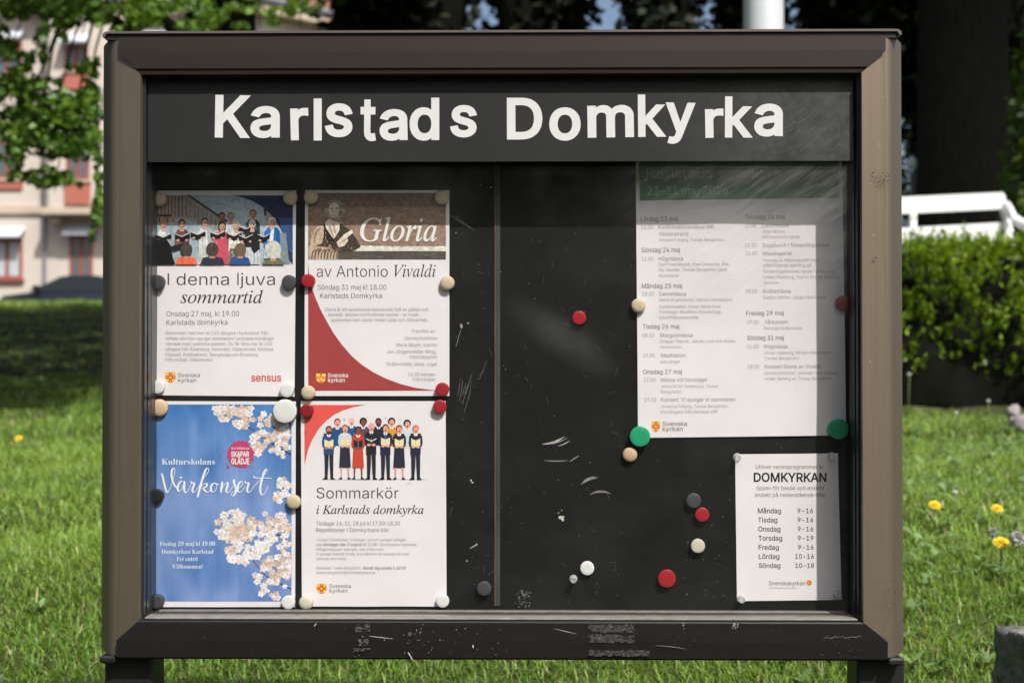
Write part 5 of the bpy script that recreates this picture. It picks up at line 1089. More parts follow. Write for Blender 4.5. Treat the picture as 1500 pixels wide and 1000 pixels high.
# generic bewigged musician: cloak, coat, stock, face, wig, roll of paper
A.poly([(132, 540), (150, 430), (190, 370), (250, 345), (330, 330), (420, 345), (480, 390), (545, 470), (580, 540), (520, 575), (400, 585), (370, 648), (140, 648)], (70, 58, 50), T3, 6)
A.poly([(132, 560), (160, 420), (200, 365), (258, 350), (268, 420), (245, 510), (190, 530), (300, 545), (390, 580), (380, 648), (140, 648)], (196, 172, 148), T3, 6)
for i in range(9):
    x = 150 + i * 27
    A.poly([(x, 640), (x + 10, 580 - (i % 3) * 14), (x + 34, 556), (x + 42, 560), (x + 20, 592), (x + 12, 642)], (112, 92, 76), T3)
A.poly([(170, 500), (190, 400), (232, 372), (236, 380), (200, 420), (184, 505)], (150, 126, 104), T3)
A.ell(*T3(355, 215), 82 / 5.883, 84 / 5.883, (150, 138, 126), 20)
for i in range(8):
    A.ell(*T3(290 + (i % 2) * 22, 190 + i * 18), 4.2, 3.4, (126 + (i % 3) * 24, 116 + (i % 3) * 22, 106 + (i % 3) * 20), 9)
    A.ell(*T3(420 - (i % 2) * 20, 190 + i * 19), 4.2, 3.6, (120 + (i % 3) * 24, 110 + (i % 3) * 22, 98 + (i % 3) * 20), 9)
A.ell(*T3(350, 222), 46 / 5.883, 66 / 5.883, (214, 198, 180), 18)
for p in ([(318, 205), (344, 203), (342, 212), (320, 213)], [(362, 203), (388, 205), (386, 213), (362, 212)]): A.poly(p, (70, 56, 48), T3)
A.poly([(350, 210), (358, 245), (342, 248)], (170, 146, 126), T3); A.poly([(332, 262), (372, 262), (366, 270), (338, 270)], (120, 84, 74), T3)
A.poly([(268, 335), (305, 300), (350, 318), (400, 330), (395, 400), (350, 470), (312, 440), (286, 390)], (222, 208, 190), T3)
A.poly([(300, 350), (312, 352), (350, 450), (340, 456)], (160, 142, 124), T3); A.poly([(340, 340), (352, 342), (368, 420), (358, 428)], (168, 148, 130), T3)
A.poly([(262, 350), (282, 380), (330, 450), (352, 490), (300, 500), (262, 470)], (46, 38, 34), T3)
A.poly([(425, 440), (505, 390), (514, 418), (440, 478)], (228, 216, 198), T3)
A.poly([(372, 500), (420, 450), (465, 455), (470, 490), (440, 530), (390, 545)], (224, 206, 186), T3)
for i in range(4): A.poly([(405 + i * 12, 500 - i * 8), (450 + i * 6, 480 - i * 8), (450 + i * 6, 484 - i * 8), (407 + i * 12, 505 - i * 8)], (150, 128, 108), T3)
prng = random.Random(4)
for _ in range(150):                                          # hatching of an engraving
    x, y = prng.uniform(140, 560), prng.uniform(350, 640)
    if x > 380 and y > 560 or x > 300 + (y - 330) * 1.1 or y < 350 + abs(x - 330) * .15: continue
    L, an, tn = prng.uniform(14, 46), prng.uniform(.9, 1.9), prng.choice([(58, 46, 40), (96, 80, 68), (222, 202, 180), (150, 128, 108)])
    dx, dy = math.cos(an) * L, math.sin(an) * L
    A.poly([(x, y), (x + 3.2, y + .5), (x + dx + 2, y + dy * .9), (x + dx, y + dy * .9)], tn, T3)
A.build('portrait_print', root, None, M_PHOTO)
A = Art(sf)
A.text('Gloria', 527.6, 353.3, 640, 33.2, (232, 229, 226), 'i', wt=4)
A.layer = 0
for i in range(len(A.V)): A.V[i][:, 1] -= 8.5e-4
A.text('av Antonio', 464, 405.7, 568, 16.4, DK, wt=-5)
A.text('Vivaldi', 577.2, 405.6, 638.5, 17.6, DK, 'i', wt=1)
A.build('heading', root)
A = Art(sf)
A.text('Söndag 31 maj kl 18.00', 465.5, 424.4, 566, 7.4, (72, 71, 72), wt=-2); A.text('Karlstads Domkyrka', 469, 436.7, 559.8, 7.2, (72, 71, 72), wt=-2)
A.build('event_line', root)
A = Art(sf)
A.loops([np.array([(451.6, 384), (452.2, 392), (453.5, 404), (456.5, 419), (461, 433), (469, 452), (478.5, 470), (489, 488), (501, 505), (515, 521), (530, 534), (547, 545), (566, 554.5), (588, 562.5), (610, 568), (641, 572), (451.6, 572.2)])], (160, 66, 66), 6)
A.build('red_field', root)
A = Art(sf)
for s, x0, x1, y in (('Gloria är ett sprudlande barockverk fyllt av glädje och', 476, 627, 455.8), ('dramatik, skönhet och finstämda nyanser – en musik-', 480.6, 615.5, 463.4), ('upplevelse som växlar mellan jubel och stillsamhet.', 484.6, 626.5, 471.1),
                     ('Framförs av:', 603.6, 638, 487.6), ('Domkyrkokören', 593, 640, 497.8), ('Maria Mayer, sopran', 580.7, 640, 507.6), ('Jon Jörgensdotter Wing,', 567, 639, 517.5), ('mezzosopran', 600, 640, 525.1),
                     ('Stråkkvintett, oboe, orgel', 566, 640, 535.7), ('Ca 30 minuter.', 598, 638.5, 550.7), ('Fritt inträde.', 604.7, 638.5, 558.1)):
    A.text(s, x0, y, x1, 5.2, LT, wt=-2)
A.build('body_text', root)
e = emblem_on_red(root, sf, 463, 546.8, 477.2, 560.8)
for v in e.data.vertices: v.co.y -= 1.2e-4
A = Art(sf); A.layer = 12
A.text('Svenska', 480.3, 552.3, 510, 5.8, (236, 230, 226), wt=7); A.text('kyrkan', 480.6, 559.3, 505.2, 5.8, (236, 230, 226), wt=7)
for i in range(len(A.V)): A.V[i][:, 1] -= 1.4e-4
A.build('sender_name', root, 'white sender name on the dark red field')

# --- poster three: blossom
P3 = [(222.3, 587.1), (433.6, 587.8), (432.4, 888.4), (220.6, 888.4)]
root, sf = poster(P3, 14, 'concert_poster', 'blue poster with cherry blossom and white brush script, lower left in the notice board', 'poster', group='printed posters in the notice board')
A = Art(sf)
nz3 = np.random.default_rng(9).random((20, 20))
def bil(n, u, v):
    u %= 19; v %= 19
    i, j = int(u), int(v); a, b = u - i, v - j
    a, b = a * a * (3 - 2 * a), b * b * (3 - 2 * b)
    return (n[j, i] * (1 - a) + n[j, (i + 1) % 20] * a) * (1 - b) + (n[(j + 1) % 20, i] * (1 - a) + n[(j + 1) % 20, (i + 1) % 20] * a) * b
def blue(x, y):
    v = (y - 592) / 288; u = (x - 226) / 201
    q = bil(nz3, u * 7, v * 6) * .6 + bil(nz3, u * 17 + 3, v * 9) * .4 - .5
    if v < .5: c = np.array((58, 112, 178)) * (1 - v * 2) + np.array((116, 144, 196)) * v * 2
    else: c = np.array((116, 144, 196)) * (2 - v * 2) + np.array((104, 134, 188)) * (v * 2 - 1)
    return tuple(np.clip(c + q * np.array((74, 52, 38)) + (nz2[int(x * 1.7) % 90, 5] - .5) * 7, 0, 255))
A.grad(226.4, 592.1, 427.2, 880.3, blue, 4)
A.build('picture', root)
A = Art(sf); A.layer = 3
def branch(pts, w):
    p = np.array(pts, float)
    L = []; Q = []
    for i in range(len(p)):
        t = p[min(i + 1, len(p) - 1)] - p[max(i - 1, 0)]; t /= np.linalg.norm(t)
        nrm = np.array((-t[1], t[0])) * w * (.6 + .5 * i / len(p)) / 2
        L.append(p[i] + nrm); Q.append(p[i] - nrm)
    A.loops([np.array(L + Q[::-1])], (62, 46, 58))
branch([(359, 622), (372, 630), (380, 637), (392, 645), (405, 653), (415, 659), (426.8, 666)], 2.0)
branch([(375, 780), (388, 784), (400, 784.5), (412, 783), (426.8, 779.5)], 1.7); branch([(398, 772), (404, 780), (412, 784), (426.8, 794)], 1.1)
branch([(366, 815), (378, 829), (390, 843), (400, 848.5), (412, 855), (426.8, 862.5)], 1.8); branch([(376, 817), (379, 803)], 1.2); branch([(401, 849), (399, 838)], 1.1)
brng = random.Random(21)
def flower(x, y, r, warm):
    base = np.array((234, 226, 225)) if warm < .62 else np.array((211, 191, 177))
    a0 = brng.uniform(0, 6.3); sq = brng.uniform(.55, 1)
    if A.layer > 34: A.layer = 6
    A.layer += 1
    L = A.layer
    for k in range(5):
        w = a0 + k * 1.2566
        c = tuple(np.clip(base + brng.uniform(-22, 14) + np.array((brng.uniform(0, 8), 0, 0)), 0, 248))
        A.ell(x + math.cos(w) * r * .55, y + math.sin(w) * r * .55 * sq, r * .55, r * .40, c, 8, math.atan2(math.sin(w) * sq, math.cos(w)), layer=L + k * .16)
    A.ell(x, y, r * .2, r * .17, (206, 164, 140) if brng.random() < .6 else (196, 146, 146), 7, layer=L + .9)
def cluster(cx, cy, rx, ry, n, r=4.2, warm=.35, rot=0):
    for _ in range(int(n * .58)):
        w = brng.uniform(0, 6.283); q = brng.random() ** .5
        x, y = rx * q * math.cos(w), ry * q * math.sin(w)
        x *= .97; y *= .97
        X = cx + x * math.cos(rot) - y * math.sin(rot); Y = cy + x * math.sin(rot) + y * math.cos(rot)
        rr = brng.uniform(.8, 1.3) * r * 1.12
        if X > 427 - rr or X < 227 + rr or Y < 592.4 + rr or Y > 880 - rr: 
            X = min(max(X, 227 + rr), 427 - rr); Y = min(max(Y, 592.5 + rr), 880 - rr)
        flower(X, Y, rr, brng.random() * .75 + (.42 if q < .62 and warm > .3 else .0) + (warm - .35) * .5)
cluster(343, 606, 30, 16, 60, 4.4, .6, .15); cluster(357, 617, 14, 12, 16, 4.2); cluster(330, 600, 16, 8, 16, 4); cluster(365, 597, 8, 4, 5, 3.6)
cluster(385, 650, 22, 18, 46, 4.4, .5, -.3); cluster(400, 632, 22, 22, 46, 4.4, .5); cluster(415, 645, 12, 22, 24, 4.2); cluster(386, 612, 9, 7, 8, 4)
cluster(413, 664, 7, 5, 6, 3.8); cluster(416, 716, 12, 18, 26, 4.6, .3); cluster(408, 728, 8, 10, 10, 4.2)
cluster(346, 773, 31, 25, 120, 4.6, .35); cluster(352, 778, 20, 16, 44, 4.4, .8); cluster(398, 764, 22, 18, 60, 4.4, .4); cluster(415, 772, 11, 16, 20, 4.2)
cluster(390, 795, 17, 15, 40, 4.4, .2); cluster(358, 812, 26, 12, 54, 4.6, .1); cluster(340, 805, 12, 9, 14, 4.2); cluster(418, 802, 8, 10, 12, 4.2)
cluster(405, 832, 22, 20, 56, 4.4, .45); cluster(417, 818, 9, 12, 16, 4.4); cluster(396, 855, 13, 7, 12, 4); cluster(376, 846, 6, 9, 8, 4)
cluster(387, 868, 7, 6, 7, 3.8); cluster(404, 871, 9, 5, 8, 3.8); cluster(418, 838, 8, 22, 20, 4.2)
A.build('blossom', root, None, M_PHOTO)
A = Art(sf)
for i in range(len(A.V)): pass
def lifted(A, d):
    for i in range(len(A.V)): A.V[i][:, 1] -= d
    return A
A = Art(sf)
sp = []
for k in range(44):
    w = 2 * math.pi * k / 44
    sp.append((352.6 + math.cos(w) * 19.0 * (1 + brng.choice([0, 0, .02, .05, .14])), 665.6 + math.sin(w) * 18.6 * (1 + brng.choice([0, 0, .02, .06, .17]))))
A.loops([np.array(sp)], (184, 66, 108), 6)
for x, y, r in ((334.5, 683, 2.3), (326, 661, .9), (323, 668, 1.2), (331.5, 678, 1.2), (340, 644.5, 1.0), (322.5, 672, .6), (368, 684, .9)): A.ell(x, y, r, r, (184, 66, 108), 9)
lifted(A, 5e-4).build('paint_splash', root)
A = Art(sf)
A.text('KULTURSKOLAN', 339.3, 657.6, 365.2, 2.7, (238, 232, 234), wt=10); A.text('SKAPAR', 339, 668.3, 365.4, 7.4, (238, 232, 234), wt=22); A.text('GLÄDJE', 339.2, 679.2, 365.6, 8.2, (238, 232, 234), wt=22)
lifted(A, 7.5e-4).build('splash_text', root)
A = Art(sf)
A.text('Kulturskolans', 237.2, 679.8, 315, 8.3, (222, 226, 232), 'b', wt=-3)
lifted(A, 2e-4).build('heading', root)
# brush lettering, traced stroke by stroke: thick on the way down, thin on the way up
ST = [[(196, 716), (206, 752), (220, 812), (234, 862), (248, 884), (262, 862), (282, 815), (302, 745), (314, 692), (306, 668), (290, 678), (282, 722), (290, 772), (308, 815), (330, 842), (344, 846)],
      [(392, 790), (372, 782), (352, 800), (338, 836), (342, 868), (358, 872), (378, 844), (394, 800)], [(398, 786), (396, 822), (396, 862), (408, 886), (426, 874), (446, 836), (458, 802), (468, 786)],
      [(455, 786), (470, 800), (486, 800), (478, 832), (468, 862), (478, 884), (496, 872), (522, 834), (560, 770), (590, 726), (614, 692), (608, 668), (590, 676), (572, 716), (552, 780), (534, 850), (520, 902), (516, 924)],
      [(534, 856), (552, 826), (576, 804), (596, 806), (592, 830), (566, 846), (582, 868), (602, 882), (622, 868), (636, 846)],
      [(676, 800), (652, 804), (634, 832), (634, 866), (652, 880), (676, 862), (684, 826), (672, 802), (690, 812), (712, 812)],
      [(728, 790), (734, 800), (726, 842), (722, 884)], [(722, 880), (738, 838), (762, 802), (782, 796), (778, 830), (768, 866), (780, 886), (800, 870), (822, 836)],
      [(820, 842), (838, 806), (846, 778), (842, 770), (834, 786), (846, 820), (856, 856), (848, 894), (828, 914), (812, 902), (826, 882), (856, 862), (874, 840)],
      [(870, 852), (898, 832), (916, 802), (904, 784), (884, 800), (870, 838), (874, 872), (894, 880), (918, 858), (936, 830)],
      [(934, 786), (948, 800), (968, 798), (960, 832), (954, 862), (966, 884), (988, 868), (1018, 826), (1052, 790)],
      [(1040, 806), (1090, 746), (1124, 706), (1134, 686), (1124, 678), (1106, 700), (1088, 760), (1072, 830), (1072, 880), (1088, 906), (1110, 886), (1132, 846), (1138, 826)],
      [(1012, 742), (1024, 752), (1052, 758), (1096, 754), (1138, 756), (1172, 758)]]
def catmull(p, n=6):
    p = [np.array(q, float) for q in p]
    p = [2 * p[0] - p[1]] + p + [2 * p[-1] - p[-2]]
    out = []
    for i in range(1, len(p) - 2):
        for t in np.linspace(0, 1, n, endpoint=False):
            out.append(.5 * ((2 * p[i]) + (-p[i - 1] + p[i + 1]) * t + (2 * p[i - 1] - 5 * p[i] + 4 * p[i + 1] - p[i + 2]) * t * t + (-p[i - 1] + 3 * p[i] - 3 * p[i + 1] + p[i + 2]) * t ** 3))
    out.append(p[-2])
    return np.array(out)
A = Art(sf)
loops = []
for s in ST:
    p = catmull(s)
    d = np.gradient(p, axis=0); d /= np.maximum(np.linalg.norm(d, axis=1, keepdims=True), 1e-6)
    w = 5 + 13 * np.clip(d[:, 1] * .9 + .1, 0, 1) ** 1.2
    w = np.convolve(np.pad(w, 2, mode='edge'), np.ones(5) / 5, 'valid')
    w[:2] *= .7; w[-2:] *= .6
    nn = np.stack([-d[:, 1], d[:, 0]], 1)
    # one small quad per step, all turning the same way, so that overlaps add up
    for i in range(len(p) - 1):
        a, b = p[i] + nn[i] * w[i] / 2, p[i] - nn[i] * w[i] / 2
        c, e = p[i + 1] - nn[i + 1] * w[i + 1] / 2, p[i + 1] + nn[i + 1] * w[i + 1] / 2
        q = np.array([a, b, c, e])
        if _area(q) < 0: q = q[::-1]
        loops.append(q)
    if True:
        for q in p[::3]:
            k_ = np.argmin(np.linalg.norm(p - q, axis=1)); r = w[k_] / 2 * .98
            an = np.linspace(0, 2 * np.pi, 9)[:-1]
            loops.append(np.stack([q[0] + r * np.cos(an), q[1] + r * np.sin(an)], 1))
an = np.linspace(0, 2 * np.pi, 11)[:-1]
loops.append(np.stack([366 + 11 * np.cos(an), 752 + 10 * np.sin(an)], 1))
V, F = fill(loops)
V = np.stack([205 + V[:, 0] / 6.0625, 575 + V[:, 1] / 6.0625], 1)
A.tri(V, F[:, ::-1], (232, 232, 236), 0)
lifted(A, 7e-4).build('script_title', root)
A = Art(sf)
for s, x0, x1, y in (('Fredag 29 maj kl 19.00', 234.5, 315.2, 798.6), ('Domkyrkan Karlstad', 237, 312.6, 810.2), ('Fri entré', 259, 290, 820.9), ('Välkommen!', 252.4, 297.2, 832)):
    A.text(s, x0, y, x1, 6.0, (222, 228, 238), 'b', wt=-5)
lifted(A, 2e-4).build('body_text', root)

# --- poster four: summer choir
P4 = [(440.7, 587.1), (652.8, 587.2), (654.4, 887.6), (442.4, 887.6)]
root, sf = poster(P4, 26, 'concert_poster', 'white poster with a drawn row of choir singers, lower right of the four posters', 'poster', amp=.0010, group='printed posters in the notice board')
A = Art(sf)
A.loops([np.array([(446, 592.6), (536, 592.8), (520, 595.5), (503, 600.5), (490, 607), (478, 616), (467, 628), (458, 643), (451.5, 658), (446.3, 681)])], (222, 88, 80), 6)
A.build('red_corner', root)
A = Art(sf)
T7 = lambda x, y: (430 + x / 6.0625, 575 + y / 6.0625)
A.poly([(250, 764), (1160, 764), (1190, 772), (250, 774)], (186, 200, 212), T7)
NV, BL = (40, 44, 66), (40, 78, 120)
def fig(x, top, skin, hair, coat, legs='trouser', legc=None, book=(228, 214, 168), back=False, tie=None, hairbig=False, beard=False):
    """a drawn singer seen from the front"""
    legc = legc or NV
    hy = top + 42
    if hairbig: A.ell(*T7(x, hy - 6), 34 / 6.06, 36 / 6.06, hair, 14)
    if not back:
        if legs == 'trouser':
            A.poly([(x - 40, 540), (x - 2, 540), (x - 4, 640), (x - 12, 752), (x - 36, 752), (x - 38, 640)], legc, T7)
            A.poly([(x + 2, 540), (x + 40, 540), (x + 40, 640), (x + 38, 752), (x + 14, 752), (x + 6, 640)], legc, T7)
            A.poly([(x - 40, 752), (x - 10, 750), (x - 10, 768), (x - 58, 768)], (26, 28, 40), T7)
            A.poly([(x + 12, 750), (x + 40, 752), (x + 58, 768), (x + 14, 768)], (26, 28, 40), T7)
            A.poly([(x - 46, 360), (x + 46, 360), (x + 44, 548), (x - 46, 548)], coat, T7)
        else:
            for s in (-1, 1):
                A.poly([(x + s * 20, 640), (x + s * 40, 640), (x + s * 38, 752), (x + s * 28, 752)][::s], skin, T7)
                A.poly([(x + s * 24, 750), (x + s * 40, 750), (x + s * 58, 766), (x + s * 26, 766)][::s], (26, 28, 40), T7)
            A.poly([(x - 40, 450), (x + 40, 450), (x + 52, 664), (x - 52, 664)], legc, T7)
            A.poly([(x - 42, 362), (x + 42, 362), (x + 40, 462), (x - 40, 462)], coat, T7)
    else:
        A.poly([(x - 58, top + 95), (x + 58, top + 95), (x + 60, top + 250), (x - 60, top + 250)], coat, T7)
    yy = top + 82
    A.poly([(x - 30, yy), (x + 30, yy), (x + 56, yy + 22), (x + 62, yy + 78), (x + 54, yy + 112), (x + 30, yy + 118), (x - 30, yy + 118), (x - 54, yy + 112), (x - 62, yy + 78), (x - 56, yy + 22)], coat, T7)
    A.poly([(x - 11, yy - 22), (x + 11, yy - 22), (x + 17, yy + 8), (x, yy + 22), (x - 17, yy + 8)], skin, T7)
    A.poly([(x - 20, yy), (x - 8, yy - 4), (x, yy + 18), (x - 10, yy + 24)], (228, 226, 226), T7); A.poly([(x + 8, yy - 4), (x + 20, yy), (x + 10, yy + 24), (x, yy + 18)], (228, 226, 226), T7)
    if tie: A.poly([(x - 6, yy + 14), (x + 6, yy + 14), (x + 8, yy + 70), (x, yy + 78), (x - 8, yy + 70)], tie, T7)
    A.ell(*T7(x, hy - 4), 29 / 6.06, 34 / 6.06, hair, 14)
    A.ell(*T7(x + 2, hy + 6), 23 / 6.06, 31 / 6.06, skin, 14)
    if beard: A.ell(*T7(x + 2, hy + 24), 21 / 6.06, 16 / 6.06, hair, 12)
    A.ell(*T7(x + 2, hy + 20), 8 / 6.06, 8 / 6.06, (150, 52, 56), 8)
    if book and not back:
        by = top + 150
        A.poly([(x - 40, by - 26), (x, by - 8), (x + 40, by - 26), (x + 40, by + 36), (x, by + 54), (x - 40, by + 36)], book, T7)
        A.poly([(x - 1.5, by - 8), (x + 1.5, by - 8), (x + 1.5, by + 54), (x - 1.5, by + 54)], (188, 170, 126), T7)
        A.ell(*T7(x - 22, by + 50), 17 / 6.06, 12 / 6.06, skin, 9); A.ell(*T7(x + 22, by + 50), 17 / 6.06, 12 / 6.06, skin, 9)
S1, S2, S3 = (226, 158, 138), (130, 76, 62), (206, 120, 100)
fig(390, 222, S1, (120, 58, 50), (34, 84, 128), back=True); fig(515, 212, (232, 178, 170), (228, 200, 200), (34, 90, 140), back=True)
fig(620, 218, S2, (50, 34, 36), (92, 74, 86), back=True, hairbig=True); fig(755, 218, S2, (34, 28, 32), NV, back=True, beard=True)
fig(872, 218, S1, (44, 34, 38), (214, 152, 56), back=True, hairbig=True); fig(1010, 236, S1, (40, 34, 42), (206, 212, 216), back=True, hairbig=True)
fig(315, 288, S3, (40, 34, 40), BL, 'trouser', (44, 46, 58), beard=True); fig(458, 276, S1, (150, 84, 84), (206, 208, 212), 'skirt', (48, 48, 62))
fig(575, 292, S2, (62, 36, 38), (188, 70, 52), 'skirt', (198, 72, 56), book=(38, 38, 60), hairbig=False); fig(692, 262, (226, 160, 150), (222, 170, 160), (36, 36, 44), 'trouser', (42, 42, 54), book=(40, 40, 46), tie=(36, 36, 44))
fig(818, 272, S1, (44, 36, 52), (38, 42, 70), 'trouser', (44, 44, 58), tie=(60, 110, 170)); fig(940, 280, S1, (96, 44, 48), (42, 42, 60), 'skirt', (44, 44, 60)); fig(1086, 280, S1, (196, 104, 74), NV, 'trouser', (42, 44, 58))
A.poly([(646, 402), (692, 424), (738, 402), (738, 410), (692, 434), (646, 410)], (226, 222, 216), T7)
for x, y in ((450, 232), (456, 240), (662, 212), (815, 220), (822, 226), (948, 238), (1040, 795), (1020, 800)): A.ell(*T7(x, y), .55, .9, (120, 116, 126), 6)
A.build('singers_drawing', root)
A = Art(sf)
A.text('Sommarkör', 463.8, 729.4, 584, 15.8, DK, wt=-3); A.text('i Karlstads domkyrka', 463.6, 752, 620.6, 12.4, DK, 'i', wt=5)
A.build('heading', root)
A = Art(sf)
A.text('Tisdagar 14, 21, 28 juli kl 17.00–18.30', 463.4, 768.9, 586, 5.8, (76, 75, 76), wt=-2); A.text('Repetitioner i Domkyrkans kör', 463.4, 778.6, 569.5, 5.8, (76, 75, 76), wt=-2)
A.build('event_line', root)
A = Art(sf)
for s, x0, x1, y in (('Vi övar i Domkyrkan 3 tisdagar i juli och sjunger slutligen', 464, 595, 792), ('upp', 463.5, 472, 799), ('i Domkyrkans högmässa.', 555, 611, 799), ('Högmässan sänds via internet.', 463.5, 563, 806),
                     ('Vi sjunger klassisk musik, fyra stämmor för blandad kör med', 463.5, 599, 812.7), ('sommar som tema.', 463.5, 507.5, 819.7), ('Körledare: Tomas Bergström.', 463.3, 529, 833.3), ('tomas.bergstrom@svenskakyrkan.se', 463.3, 550, 840)):
    A.text(s, x0, y, x1, 4.2, LT, wt=-2)
A.text('söndagen den 2 augusti kl 11.00', 473.5, 799, 552, 4.4, MD, wt=6); A.text('Anmäl dig senast 6 juli till', 531.5, 833.3, 594, 4.4, MD, wt=6)
A.build('body_text', root)
emblem(root, sf, 463.8, 854.3, 478.5, 869)
A = Art(sf)
A.text('Svenska', 482.5, 860.5, 514.2, 5.8, DK); A.text('kyrkan', 482.7, 867.3, 509, 5.8, DK)
A.build('sender_name', root)

# --- weekly programme
P5 = [(931, 222), (1233, 221), (1239.5, 637.3), (934.6, 641)]
root, sf = poster(P5, 31, 'programme_sheet', 'large white weekly programme with green heading, partly behind the header board', 'poster', amp=.0011)
A = Art(sf)
A.loops([np.array([(935.5, 225), (1228, 224), (1229, 290), (937, 294)])], (98, 140, 104), 10)
A.build('green_heading', root)
A = Art(sf); A.layer = 4
A.text('Karlstads domkyrka', 947, 262.2, 1157, 15.0, (205, 210, 204), wt=-6, slope=-.008); A.text('23–31 maj 2026', 948, 286, 1066, 12.2, (205, 210, 204), wt=-6, slope=-.008)
lifted(A, 1.5e-4).build('heading', root)
A = Art(sf)
B_, S_ = (84, 84, 84), (138, 138, 138)
for s, x0, x1, y in (('Lördag 23 maj', 938.5, 993, 324.2), ('Söndag 24 maj', 939.5, 996, 369.6), ('Måndag 25 maj', 940, 999, 422.2), ('Tisdag 26 maj', 941, 995, 481.5), ('Onsdag 27 maj', 942, 999, 547.7),
                     ('Torsdag 28 maj', 1091, 1149, 321.3), ('Fredag 29 maj', 1093, 1148, 462), ('Söndag 31 maj', 1094, 1148, 498)):
    A.text(s, x0, y, x1, 6.6, B_, wt=2, slope=-.006)
A.build('day_names', root)
A = Art(sf)
for t, x, s, x0, x1, y in (('13.00', 939, 'Konfirmationsmässa MR', 964.5, 1045, 335.6), ('11.00', 940, 'Högmässa', 964.5, 1000, 382), ('18.00', 940.5, 'Dansmässa', 966, 1004.5, 433.4), ('08.15', 941, 'Morgonmässa', 967, 1014.5, 493.8),
                           ('19.00', 942, 'Meditation', 968, 1004, 523.2), ('12.00', 943, 'Mässa vid tolvslaget', 968, 1036, 559), ('19.00', 944, 'Konsert. Vi sjunger in sommaren', 968, 1076.5, 588),
                           ('12.00', 1091, 'Lunchmusik', 1116, 1156.5, 333.4), ('12.30', 1091, 'Sopplunch i församlingshuset', 1117, 1215, 362), ('16.00', 1092, 'Mässkapellet', 1117, 1160, 374.2), ('18.00', 1092, 'Kvällsmässa', 1118, 1158, 429.3),
                           ('19.00', 1094, 'Vårkonsert', 1120, 1154, 474.4), ('11.00', 1094, 'Högmässa', 1119, 1153, 510.2), ('18.00', 1095, 'Konsert Gloria av Vivaldi', 1120, 1201, 539.6)):
    A.text(t, x, y, x + 17, 5.6, (124, 124, 124), wt=-3); A.text(s, x0, y, x1, 5.8, (112, 112, 112), wt=-1, slope=-.004)
A.text('Västerstrand', 965, 345.6, 1008, 5.8, (112, 112, 112), wt=-1)
A.build('event_names', root)
A = Art(sf)
for s, x0, x1, y in (('Vincent Friberg, Tomas Bergström', 965, 1060, 354), ('Dan Fredriksson, Ewa Lindqvist, Åsa', 965, 1067, 389.6), ('My Sander, Tomas Bergström samt', 965, 1065, 397.6), ('Kyrkokören', 965, 994, 406.2),
                     ('Hans Kvarnström, Cecilia Hardestam', 966, 1072, 441.7), ('Kyrkomusiker Jonas Wikla med', 966, 1055, 451.5), ('Forshaga-Munkfors församlings', 966, 1056, 459.3), ('blockflöjtsensemble', 966, 1023, 467.4),
                     ('Dragan Marek, Jakob Lind och kören', 967, 1077, 502.2), ('Hermansson', 967, 998, 510.4), ('sista gången', 967, 996, 532), ('Johan Müller Andersson, Tomas', 968, 1052, 568), ('Bergström', 968, 998, 576),
                     ('Johanna Friberg, Tomas Bergström,', 968, 1067, 597.3), ('Körsångare från Karlstad stift', 968, 1051, 605.4), ('Jörgen Martinson', 1117, 1150, 341.4), ('Karlstad kulturskola', 1117, 1171, 349.4),
                     ('Visning av Mässkapellet med', 1118, 1199, 383.4), ('efterföljande samling på', 1118, 1188, 391), ('församlingshemmet, teman i domkyrkan', 1118, 1223.5, 400), ('Lillian Ekeberg, Ingrid Guide Sandra', 1118, 1228, 408.2), ('Jonsson.', 1118, 1142, 416.3),
                     ('Esbjörn Möller, Jörgen Martinson', 1118, 1209, 438), ('Karlstad Kulturskola', 1119, 1174, 483), ('Johan Habberg, Miriam Pettersson,', 1119, 1217, 519), ('Tomas Bergström', 1119, 1170, 527),
                     ('Domkyrkokören, orkester och solister', 1120, 1226, 548.6), ('under ledning av Tomas Bergström', 1120, 1218, 556.7)):
    A.text(s, x0, y, x1, 4.8, S_, wt=-2, slope=-.004)
A.build('small_print', root)
emblem(root, sf, 954.5, 616.8, 967, 632.6, (236, 186, 90), (206, 90, 60))
A = Art(sf)
A.text('Svenska', 970.5, 623.6, 1006, 6.4, DK, wt=2, slope=-.006); A.text('kyrkan', 970.5, 631.2, 1000, 6.4, DK, wt=2, slope=-.006)
A.build('sender_name', root)

# --- opening hours
P6 = [(1076.8, 665), (1227.2, 663.6), (1232.6, 878), (1079.4, 879.8)]
root, sf = poster(P6, 41, 'opening_hours_sheet', 'small white opening hours sheet held by four clear pins, lower right corner', 'sign', amp=.0006)
A = Art(sf)
A.text('Utöver veckoprogrammet är', 1107, 686.3, 1206, 5.8, (76, 75, 76), wt=-2); A.text('öppen för besök och enskild', 1108, 717.2, 1206.5, 5.8, (76, 75, 76), wt=-2); A.text('andakt på nedanstående tider', 1105.5, 727.2, 1210, 5.8, (76, 75, 76), wt=-2)
A.build('intro_text', root)
Art(sf).text('DOMKYRKAN', 1104, 705, 1210.5, 12.6, (40, 40, 40), wt=20).build('heading', root)
A = Art(sf)
for i, (d, x1, h) in enumerate((('Måndag', 1144, '9-16'), ('Tisdag', 1138.5, '9-16'), ('Onsdag', 1143, '9-16'), ('Torsdag', 1145.6, '9-19'), ('Fredag', 1140.8, '9-16'), ('Lördag', 1141.6, '10-16'), ('Söndag', 1143, '10-18'))):
    y = 751 + i * 13.35
    A.text(d, 1110 + i * .25, y, x1, 7.0, (62, 62, 62), wt=10); A.text(h, (1168 if len(h) < 5 else 1163.8) + i * .2, y, 1191 + i * .2, 6.8, (62, 62, 62), wt=10, track=30)
A.build('hours_text', root)
A = Art(sf)
